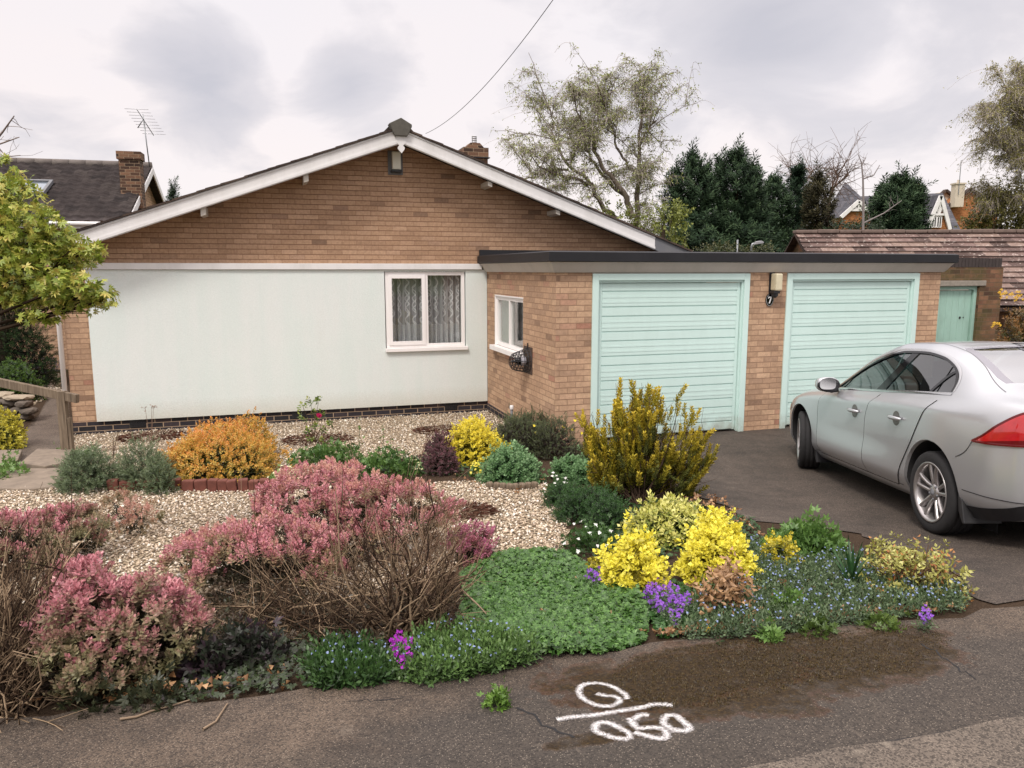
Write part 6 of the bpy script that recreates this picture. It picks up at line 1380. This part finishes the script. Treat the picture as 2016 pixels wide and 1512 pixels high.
# bare twig at the far left, thin sapling, bare trees
def bare(name, label, D0, limbs, col, nsub, sub=.5, r=1.0, fine=0):
    rg = np.random.default_rng(len(label)); b = limbs[0][0][0]; g = AY(b[0], b[1], D0); root = Vector((g.x, D0, tz(g.x, D0)-.1)); t = thing(name, label, 'tree', root); o = np.array(root); f = Fol(); first = True
    for pts, r0, r1 in limbs:
        P = np.array([AY(x, y, D0) for x, y in pts])-o
        if first: P = np.concatenate([[np.zeros(3)], P]); first = False
        f.tube(P, r0*r, r1*r, col, 5); n = len(P)
        for _ in range(nsub):
            i = rg.integers(1, n); w = rg.random(); b_ = P[i-1]*(1-w)+P[i]*w; d = rg.normal(0, .6, 3)+np.array([0, 0, .5]); s = np.linspace(0, 1, 5)[:, None]; l = sub*rg.uniform(.4, 1.2); p = b_+d*l*s+rg.normal(0, .05*l, (5, 3))*s; f.tube(p, r1*r*.7, r1*r*.3, col, 3)
            for _k in range(fine):
                j = rg.integers(1, 5); d2 = d*.5+rg.normal(0, .6, 3); p2 = p[j]+d2*l*.6*np.linspace(0, 1, 4)[:, None]+np.array([0, 0, -.15])*l*np.linspace(0, 1, 4)[:, None]**2; f.tube(p2, r1*r*.4, r1*r*.2, col, 3)
    f.build('branches', M['twig'], t)
bare('bare_sapling', 'thin bare sapling sticking up between the conifers and the red tiled roof', 24, [([(1699, 470), (1700, 400), (1699, 350), (1696, 320), (1690, 305)], .05, .012), ([(1700, 352), (1720, 345), (1732, 325)], .025, .01), ([(1697, 325), (1705, 310)], .02, .01), ([(1699, 440), (1740, 420), (1775, 395)], .03, .01)], C('8a8280'), 7, .4)
bare('bare_tree', 'bare reddish brown tree between the conifers and the grey hipped roof', 44, [([(1630, 460), (1632, 400), (1640, 360), (1655, 335)], .12, .03), ([(1632, 400), (1615, 365), (1610, 345)], .08, .03), ([(1640, 370), (1670, 345), (1665, 330)], .06, .03), ([(1634, 390), (1650, 350), (1640, 328)], .06, .03)], C('6b574e'), 22, 1.3, fine=4)
bare('bare_tree', 'bare brown tree top showing behind the right hand conifers', 46, [([(1575, 460), (1572, 390), (1575, 345)], .12, .03), ([(1572, 390), (1555, 350), (1560, 335)], .07, .03), ([(1574, 370), (1595, 345), (1600, 335)], .07, .03)], C('77675f'), 22, 1.3, fine=4)
bare('bare_tree', 'bare twigs showing against the sky at the top left edge', 12, [([(-90, 500), (-60, 380), (-20, 290), (5, 260), (28, 228)], .04, .008), ([(-20, 290), (10, 280), (38, 270)], .015, .006), ([(-40, 330), (0, 310), (40, 306)], .015, .006), ([(-10, 280), (5, 300)], .01, .006)], C('7d6f66'), 10, .35)
# conifers: plume clusters on a tapering frame
SPRAY = [sprig(22, .34, .055, .55, 8, 45, .1, seed=i) for i in range(4)]
def conifer(label, D0, x, ytop, halfw, ybase=505, n=520, pal=P_('0f1a10', '172617', '22351f', '2f4a2b'), lean=.0, tops=((0, 0),), name='conifer', S=1.0):
    g = AY(x, 520, D0); root = Vector((g.x, D0, tz(g.x, D0)-.1)); t = thing(name, label, 'tree', root); o = np.array(root); k = mpp(D0); f = Fol(); tr = Fol(); rg = np.random.default_rng(int(x))
    for j, (dx, dyp) in enumerate(tops):
        top = np.array(AY(x+dx, ytop+dyp, D0+rg.uniform(-.5, .5)))-o; hgt = top[2]; ax = top*np.array([1, 1, 0]); R = halfw*k*(1.15 if j == 0 else .8)
        tr.tube([ax*0, ax*.5+np.array([0, 0, hgt*.5]), top-np.array([0, 0, .2])], .16, .03, C('3a2e25'), 6)
        m = int(n*(1.5 if j == 0 else .8)); u = rg.random(m)**.8; z = hgt*(.06+.92*u); prof = np.clip((1-u)**.68*1.25, .03, 1)*(.85+.3*np.sin(u*17+j)); a = rg.uniform(0, 2*PI, m); rr = R*prof*np.sqrt(rg.uniform(.25, 1, m))
        P = np.c_[ax[0]*u+np.cos(a)*rr+lean*u*u, ax[1]*u+np.sin(a)*rr*.8, z]; D = np.c_[np.cos(a), np.sin(a), .55+.9*u]+rg.normal(0, .25, (m, 3))
        f.inst(SPRAY, P, D, S*rg.uniform(.6, 1.15, m)*(1.1-.5*u), pal, wt=.45, wi=.5, wl=.4)
        v = np.linspace(.74, 1.02, 14)[:, None]; f.inst(SPRAY, ax*v+np.array([0, 0, hgt])*v+np.array([lean, 0, 0])*v*v, np.tile([.25, 0, 1.], (14, 1))+rg.normal(0, .3, (14, 3)), S*.75, pal)
    tr.build('trunk', M['twig'], t); f.build('crown', M['needle'], t)
DKC = P_('101a13', '1c2b1e', '2c402b', '41553a', '536644')
conifer('tall dark conifer standing leftmost behind the garage roof', 27, 1362, 303, 84, tops=((0, 0), (-32, 38), (25, 25)), pal=DKC)
conifer('tall dark conifer with several tips, second from the birch', 28, 1452, 296, 84, tops=((0, 0), (-35, 20), (28, 30)), pal=DKC, n=640)
conifer('shorter dark conifer between the tall pair and the bare trees', 30, 1525, 352, 56, tops=((0, 0), (-20, 20)), pal=DKC)
conifer('dark pointed conifer in front of the bare tree tops', 31, 1572, 333, 44, pal=P_('101c13', '1a2a1c', '263a27', '35492f'))
conifer('brownish olive conifer left of the white trimmed gable', 29, 1612, 345, 42, pal=P_('22231a', '343324', '49452f', '5c573c'), n=380)
conifer('dark green conifer with windswept tips in front of the grey roof', 27, 1755, 350, 70, tops=((0, 0), (-32, 18), (22, 8), (40, 22)), pal=DKC, lean=.3, n=560)
conifer('distant dark conifer top just left of the bungalow roof slope', 40, 340, 365, 16, n=160, pal=DKC)
# leafy trees and hedges
def leafy(label, D0, boxes, n, pal, S, name='leafy_tree', tips=30):
    c = boxes[0]; g = AY(c[0], c[1], D0); root = Vector((g.x, D0, tz(g.x, D0)-.1)); t = thing(name, label, 'tree', root); o = np.array(root); k = mpp(D0); L = []
    for x, y, rx, ry in boxes: p = AY(x, y, D0); L.append((p.x, D0+RNG.uniform(-.5, .5), p.z, rx*k, rx*k*.8, ry*k))
    P, D = on_lumps(L, n, .45, 1.12, -1); f = Fol().inst([sprig(7, .13, .07, .2, 0, 60, seed=i) for i in range(4)], P-o, D+RNG.normal(0, .5, D.shape), RNG.uniform(.6, 1.2, n)*S, pal, wi=.5); f.build('crown', M['leaf'], t)
    h = Fol(); h.tube([(0, 0, 0), (.1, 0, (L[0][2]-o[2])*.6), tuple(np.array(L[0][:3])-o)], .14, .05, C('4a4036'), 6)
    for p in (P-o)[:tips]: h.tube(np.array([[0, 0, (L[0][2]-o[2])*.5], p*.5+np.array([0, 0, (L[0][2]-o[2])*.2]), p]), .03, .008, C('5a4f44'), 4)
    h.build('trunk', M['twig'], t)
leafy('light green bushy tree at the foot of the tall birch', 22.5, [(1300, 445, 42, 40), (1330, 420, 25, 22), (1290, 480, 60, 30), (1215, 440, 55, 40)], 520, P_('4a5424', '66702f', '858c42', '9ea65a'), .8)
leafy('rounded olive green tree under the weeping birch at the right', 27, [(1975, 430, 55, 50), (1945, 395, 24, 24), (2010, 420, 50, 60), (1930, 450, 26, 22)], 1500, P_('4a4a24', '5f5c2d', '7a753c', '918a50'), .9)
leafy('dark green bush below the white trussed gable behind the red tiled roof', 26, [(1692, 452, 34, 20), (1650, 458, 30, 18), (1720, 460, 20, 16)], 420, P_('1c281a', '2a3a24', '42502e'), .7, 'garden_bush')
leafy('low scrubby hedge showing over the garage roof behind the lamp post', 24, [(1420, 500, 30, 22), (1460, 505, 40, 18), (1390, 505, 30, 18), (1510, 500, 25, 20)], 420, P_('2a331c', '3d4526', '565a35', '6a6444'), .7, 'hedge')
leafy('dark garden tree behind the maple at the left edge', 15.8, [(-10, 590, 70, 60), (60, 560, 50, 40), (-60, 520, 60, 80)], 700, P_('141c0f', '212c16', '2f3d1d'), .7)
# neighbour's house on the left
D0 = 22.0
lx0, lx1 = AY(0, 531, D0).x-7, AY(316, 531, D0+.4).x
zr = EYE+(531-336)/1500*(D0+.3)
nh = thing('neighbour_house', 'neighbouring house with a dark tiled roof and rooflight at the far left', 'house', (lx1, D0+.3, 0), math.radians(15.0))
NA = math.radians(15.0)
def nhx(px, cy):                                 # local x that puts a feature of the far roof at its place in the photo
    lo, hi = -14.0, 4.0
    for _ in range(40):
        m_ = (lo+hi)/2; X = lx1+m_*math.cos(NA)-cy*math.sin(NA); Y_ = D0+.3+m_*math.sin(NA)+cy*math.cos(NA)
        if X/(Y_*CP) < (px-CX)/FPX: lo = m_
        else: hi = m_
    return m_
run_ = 3.9; rise = 1.80; sa = math.atan(rise/run_); sl = math.hypot(run_, rise); Wd = lx1-lx0
o = tile_slope('roof', Wd, sl, .32, .30, M['tile_dark'], nh, .022, .035, (-Wd, -run_, zr-rise), (sa, 0, 0), 6)
m = MB(); m.grid([[(-Wd, 0, zr), (0, 0, zr)], [(-Wd, run_, zr-rise), (0, run_, zr-rise)]]); m.build('rear_roof', M['tile_dark'], nh)
m = MB()
for i in range(int(Wd/.42)): m.tube([(-i*.42, 0, zr+.01), (-i*.42-.41, 0, zr+.01)], .11, 10)
m.build('ridge_tiles', simple('grey_ridge', C('6a625d'), .9, var=.3), nh, True)
m = MB(); m.box(-Wd, -.25, -run_+.35, -run_+.45, -.3, zr-rise+.1); m.prism([(-run_+.35, -.3), (-run_+.35, zr-rise+.12), (0, zr-.08), (run_-.35, zr-rise+.12), (run_-.35, -.3)], -.36, -.25, 'x'); m.build('wall', M['brick'], nh)
m = MB(); m.prism([(-run_-.06, zr-rise-.05), (0, zr-.03), (0, zr-.21), (-run_-.06, zr-rise-.23)], .0, .03, 'x'); m.prism([(run_+.06, zr-rise-.05), (0, zr-.03), (0, zr-.21), (run_+.06, zr-rise-.23)], .0, .03, 'x'); m.build('bargeboard', M['white'], nh)
m = MB(); m.box(-Wd, 0, -run_-.02, -run_+.0, zr-rise-.14, zr-rise+.0); m.tube([(-Wd, -run_-.07, zr-rise-.03), (0, -run_-.07, zr-rise-.03)], .05, 8); m.build('gutter', M['white'], nh)
cy = -1.9; cx = nhx(273, cy)
m = MB(); ct = AY(272, 293, D0-2.2).z; m.box(cx-.25, cx+.25, cy-.22, cy+.22, zr-1.5, ct-.2); m.box(cx-.29, cx+.29, cy-.26, cy+.26, ct-.195, ct); nc = m.build('chimney', M['brick_chim'], nh)
rl = bpy.data.objects.new('rooflight', None); link(rl, nh); u0 = nhx(79, -2.05)
rl.location = (u0, -2.05, zr-2.05*rise/run_+.05); rl.rotation_euler = (sa, 0, 0)
m = MB(); m.box(-.36, -.29, -.5, .5, 0, .09); m.box(.29, .36, -.5, .5, 0, .09); m.box(-.29, .29, -.5, -.42, 0, .09); m.box(-.29, .29, .42, .5, 0, .09); m.build('frame', M['grey_board'], rl)
m = MB(); m.box(-.289, .289, -.419, .419, .03, .05); m.build('pane', simple('sky_glass', C('8d96a0'), .05, .6), rl)
# aerial on that chimney
YA = D0-2.6; ap = Vector((AY(289, 330, YA).x, YA, 4.7)); an = thing('tv_aerial', 'television aerial on a pole strapped to the left chimney', 'aerial', ap)
ztp = AY(287, 232, YA).z-4.7
m = MB(); m.tube([(.07, 0, 0), (.0, 0, ztp)], .014, 8); m.build('mast', M['metal'], an, True)
m = MB(); bx = AY(281, 220, YA)-ap; m.tube([(bx.x, -.3, bx.z+.0), (bx.x+.07, .35, bx.z-.50)], .01, 6); m.tube([(bx.x-.15, 0, bx.z-.38), (.0, 0, bx.z-.17)], .012, 6); m.tube([(bx.x, -.0, bx.z-.05), (bx.x+.03, 0, bx.z-.42)], .01, 6); m.build('boom', M['metal'], an, True)
m = MB()
for i in range(9):
    z = bx.z-.0-.06*i; y = -.3+.07*i; m.tube([(bx.x-.29+.016*i, y, z+.012), (bx.x+.28+.016*i, y, z-.012)], .0055, 5)
m.build('elements', M['alu'], an, True)
# houses far behind on the right
def truss(parent, cx, y, z0, z1, hw, t=.16):
    m = MB(); a, b, c = Vector((cx-hw, y, z0)), Vector((cx+hw, y, z0)), Vector((cx, y, z1)); up = Vector((0, 0, -.0))
    m.beam(a, c, t, t*1.6); m.beam(b, c, t, t*1.6); h = .45; k = 1-h
    l, r = a*k+c*h, b*k+c*h; m.beam(l+Vector((.1, .03, 0)), r+Vector((-.1, .03, 0)), t*.8, t); mid = (l+r)/2; m.beam(mid+Vector((0, .06, 0)), c+Vector((0, .06, 0)), t*.7, t*.9)
    m.beam(mid+Vector((0, .09, 0)), (l+c)/2+Vector((0, .09, 0)), t*.6, t*.8); m.beam(mid+Vector((0, .09, 0)), (r+c)/2+Vector((0, .09, 0)), t*.6, t*.8)
    return m.build('gable_truss', M['white'], parent)
D0 = 62.0; A = lambda x, y, d=0.0: AY(x, y, D0+d)
fx = A(1740, 440).x
fh = thing('far_house', 'far brick house with a long grey roof and white trussed gables', 'house', (fx, D0, -.3))
def rel(x, y, d=0.0): v = A(x, y, d)-Vector((fx, D0, -.3)); return v
def quadobj(name, quads, mat, parent):
    m = MB()
    for q in quads: m.add(q, [tuple(range(len(q)))])
    return m.build(name, mat, parent)
rT, rB = rel(1640, 386).z, rel(1640, 470).z
# long roof with its ridge away from us
quadobj('roof', [[rel(1655, 388, 4), rel(1856, 380, 4), rel(1900, 470, -2), rel(1640, 470, -2)], [rel(1655, 388, 4), rel(1856, 380, 4), rel(1880, 470, 10), rel(1650, 470, 10)]], M['slate'], fh)
ap = rel(1664, 358, 1); quadobj('hipped_roof', [[rel(1615, 445, -3), rel(1735, 430, -3), ap], [rel(1735, 430, -3), rel(1735, 425, 7), ap], [rel(1615, 445, -3), rel(1620, 425, 7), ap]], M['slate'], fh)
m = MB(); a, b = rel(1618, 470, -1.5), rel(1895, 470, -1.5); m.box(a.x, b.x, -1.6, 8, 0, a.z+.2); m.build('wall', M['brick_orange'], fh)
for (xl, xr, xc, yt, yb, dd) in ((1655, 1722, 1690, 396, 428, -5), (1828, 1874, 1851, 386, 452, -4.0)):
    c_ = rel(xc, yt, dd); l, r = rel(xl, yb, dd), rel(xr, yb, dd)
    m = MB(); m.prism([(l.x+.25, 0), (r.x-.25, 0), (r.x-.25, r.z+.1), (c_.x, c_.z-.3), (l.x+.25, l.z+.1)], c_.y+.1, c_.y+6); m.build('gable_wall', M['brick_orange'], fh)
    quadobj('gable_roof', [[l+Vector((-.1, 0, 0)), c_+Vector((0, 0, .12)), c_+Vector((0, 7, .12)), l+Vector((-.1, 7, 0))], [r+Vector((.1, 0, 0)), c_+Vector((0, 0, .12)), c_+Vector((0, 7, .12)), r+Vector((.1, 7, 0))]], M['slate'], fh)
    truss(fh, c_.x, c_.y-.1, l.z, c_.z, (r.x-l.x)/2)
for xx in (1838, 1848):
    p = rel(xx+1, 437, -4.05); w = bpy.data.objects.new('window', None); link(w, fh); w.location = (p.x, p.y, p.z)
    m = MB(); m.box(-.19, -.13, -.02, .03, -.4, .4); m.box(.13, .19, -.02, .03, -.4, .4); m.box(-.03, .03, -.02, .03, -.4, .4); m.box(-.13, .13, -.02, .03, .35, .41); m.box(-.13, .13, -.02, .03, -.41, -.35); m.build('frame', M['white'], w)
    m = MB(); m.box(-.13, .13, .035, .05, -.36, .36); m.build('pane', M['gloss_black'], w)
p = rel(1807, 385, 3); m = MB(); m.box(p.x-.27, p.x+.27, p.y-.3, p.y+.3, p.z-1, p.z+.75); m.box(p.x-.32, p.x+.32, p.y-.35, p.y+.35, p.z+.6, p.z+.7); m.lathe([(.12, 0), (.1, .25), (.0, .26)], 10, org=(p.x, p.y, p.z+.75)); m.build('chimney', M['brick_orange'], fh)
D0 = 74.0; fx2 = A(1905, 440).x
fb = thing('far_house', 'far orange brick house with a cream chimney beside the weeping birch', 'house', (fx2, D0, -.3)); fx = fx2
def gab(xl, xc, xr, yt, yb, dd, mat, cop):
    l, c_, r = rel(xl, yb, dd), rel(xc, yt, dd), rel(xr, yb, dd); m = MB(); m.prism([(l.x, 0), (r.x, 0), (r.x, r.z), (c_.x, c_.z), (l.x, l.z)], c_.y, c_.y+8); m.build('gable_wall', mat, fb)
    m = MB(); m.beam(l+Vector((-.1, -.1, .05)), c_+Vector((0, -.1, .1)), .5, .22); m.beam(r+Vector((.1, -.1, .05)), c_+Vector((0, -.1, .1)), .5, .22); m.build('verge', cop, fb)
gab(1860, 1908, 1965, 374, 412, 0, M['brick_orange'], M['tile_brown']); gab(1840, 1860, 1885, 377, 397, 2, simple('cream_render', C('b9ad9a'), .9), M['tile_brown'])
m = MB(); l = rel(1850, 398, .5); r = rel(1965, 398, .5); m.box(l.x, r.x, .4, 8, 0, l.z-.2); m.build('wall', M['brick_orange'], fb)
p = rel(1884, 395, -.6); m = MB(); m.box(p.x-.42, p.x+.42, p.y-.4, p.y+.4, p.z-.6, p.z+1.45); m.box(p.x-.5, p.x+.5, p.y-.48, p.y+.48, p.z+1.46, p.z+1.6); m.lathe([(.14, 0), (.12, .3), (.0, .31)], 10, org=(p.x, p.y, p.z+1.6)); m.build('chimney', simple('cream_chimney', C('c4b8a6'), .9), fb)
m = MB(); m.tube([(p.x-.2, p.y-.5, p.z+.5), (p.x-.2, p.y-.5, p.z+3.6)], .035, 5); m.build('mast', M['metal'], fb)
# lamp post and pole behind the garage
p = AY(1478, 520, 24); lp = thing('street_lamp', 'grey street lamp head showing above the garage roof', 'street lamp', (p.x, p.y, tz(p.x, p.y))); zt = AY(1478, 481, 24).z-lp.location.z
m = MB(); m.tube([(0, 0, 0), (0, 0, zt-.1), (.02, 0, zt), (.1, 0, zt+.03)], .04, 10); m.build('post', M['metal'], lp, True)
m = MB(); m.prism([(.06, zt-.02), (.34, zt+.02), (.36, zt+.06), (.28, zt+.11), (.1, zt+.09)], -.09, .09); m.build('lamp_head', M['alu'], lp, bevel=.015)
p = AY(1450, 520, 24); po = thing('pole', 'plain grey pole left of the street lamp behind the garage', 'pole', (p.x, p.y, tz(p.x, p.y))); zt = AY(1450, 472, 24).z-po.location.z
m = MB(); m.tube([(0, 0, 0), (0, 0, zt)], .03, 10); m.build('shaft', M['metal'], po, True)
# telephone wire from the roof up and over
a, b = AY(838, 263, 16.5), AY(1120, -45, 9.0); pts = [a*(1-t)+b*t+Vector((0, 0, -.25*4*t*(1-t))) for t in np.linspace(0, 1, 24)]
m = MB(); m.tube([p-a for p in pts], .0048, 5); w_ = m.build('overhead_wire', M['black'], None, True); w_.location = a; tag(w_, 'thin black telephone wire rising from behind the roof ridge', 'wire')
# ================================================================ CAMERA, SKY, LIGHT
cam = bpy.data.cameras.new('Camera'); co = bpy.data.objects.new('Camera', cam); COL.objects.link(co); SC.camera = co
cam.sensor_width = 36; cam.lens = 36*FPX/2016; cam.clip_end = 4000; cam.clip_start = .05
co.location = (0, 0, EYE); co.rotation_euler = (PI/2-PITCH, 0, 0)
SUN_EL, SUN_AZ = 52.0, 205.0        # sun behind the camera, a little to the left (azimuth clockwise from +Y)
w = bpy.data.worlds.new('World'); SC.world = w; w.use_nodes = True
class WT(NT):
    def __init__(s, tree): s.t = tree
nt = w.node_tree; nt.nodes.clear(); t = WT(nt)
out = nt.nodes.new('ShaderNodeOutputWorld'); bg = nt.nodes.new('ShaderNodeBackground')
sky = t.n('ShaderNodeTexSky', {'sky_type': 'NISHITA', 'sun_disc': False, 'sun_elevation': math.radians(SUN_EL), 'sun_rotation': math.radians(SUN_AZ)})
gen = nt.nodes.new('ShaderNodeTexCoord').outputs['Generated']
sx = t.n('ShaderNodeSeparateXYZ'); t.put(sx.inputs[0], gen)
zc = t.math('ADD', t.math('MAXIMUM', sx.outputs[2], 0.0), .32)
cv = t.n('ShaderNodeCombineXYZ', None, X=t.math('DIVIDE', sx.outputs[0], zc), Y=t.math('DIVIDE', sx.outputs[1], zc), Z=t.math('MULTIPLY', sx.outputs[2], 1.5))
n1 = t.noise(cv.outputs[0], 2.6, 8, .55, .35); n2 = t.noise(cv.outputs[0], .9, 3, .5)
# heavier grey cloud banks standing in particular parts of the sky
blob = None
for (px, py, wd, k) in ((400, 165, .125, .95), (690, 175, .115, .9), (1040, 120, .07, .25), (1500, 60, .24, .8), (1900, 110, .20, .55), (60, 150, .07, .4), (150, 245, .20, .35), (1450, 230, .25, .35)):
    d = Vector(ray(px, py)).normalized()
    vm = t.n('ShaderNodeVectorMath', {'operation': 'DISTANCE'}); t.put(vm.inputs[0], gen); vm.inputs[1].default_value = d
    g = t.math('MULTIPLY', t.math('SUBTRACT', 1.0, t.math('MINIMUM', t.math('DIVIDE', vm.outputs['Value'], wd), 1.0)), k)
    blob = g if blob is None else t.math('MAXIMUM', blob, g)
dn = t.math('ADD', t.math('MULTIPLY', blob, .85), t.math('MULTIPLY', t.math('SUBTRACT', n1, .5), 1.5))
bank = t.ramp(dn, [(.16, (0, 0, 0)), (.40, (.55, .55, .55)), (.85, (1, 1, 1))])
cl = t.mix(bank, t.ramp(n2, [(.3, C('fbf0ee')), (.7, C('f3eef1'))]), C('cac8d0'))
# an overcast sky is brighter overhead than at the horizon
zen = t.math('ADD', .88, t.math('MULTIPLY', t.math('POWER', t.math('MAXIMUM', t.math('SUBTRACT', sx.outputs[2], .40), 0.0), 1.0), 2.6))
vm = t.n('ShaderNodeVectorMath', {'operation': 'SCALE'}); t.put(vm.inputs[0], cl); t.put(vm.inputs['Scale'], t.math('MULTIPLY', zen, 10.0))
fin = t.mix(.93, sky.outputs[0], vm.outputs[0])
t.put(bg.inputs['Color'], fin); bg.inputs['Strength'].default_value = .1
nt.links.new(bg.outputs[0], out.inputs['Surface'])
sun = bpy.data.lights.new('Sun', 'SUN'); so = bpy.data.objects.new('Sun', sun); COL.objects.link(so)
sun.energy = 2.0; sun.angle = math.radians(12); sun.color = (1.0, .95, .88)
az, el = math.radians(SUN_AZ), math.radians(SUN_EL)
dv = Vector((math.sin(az)*math.cos(el), math.cos(az)*math.cos(el), math.sin(el)))
so.rotation_euler = (-dv).to_track_quat('-Z', 'Y').to_euler(); so.location = dv*40
vs = SC.view_settings; vs.view_transform = 'Standard'; vs.look = 'None'; vs.gamma = 1; vs.use_curve_mapping = False; vs.exposure = 0.3
SC.cycles.max_bounces = 6; SC.cycles.transparent_max_bounces = 12
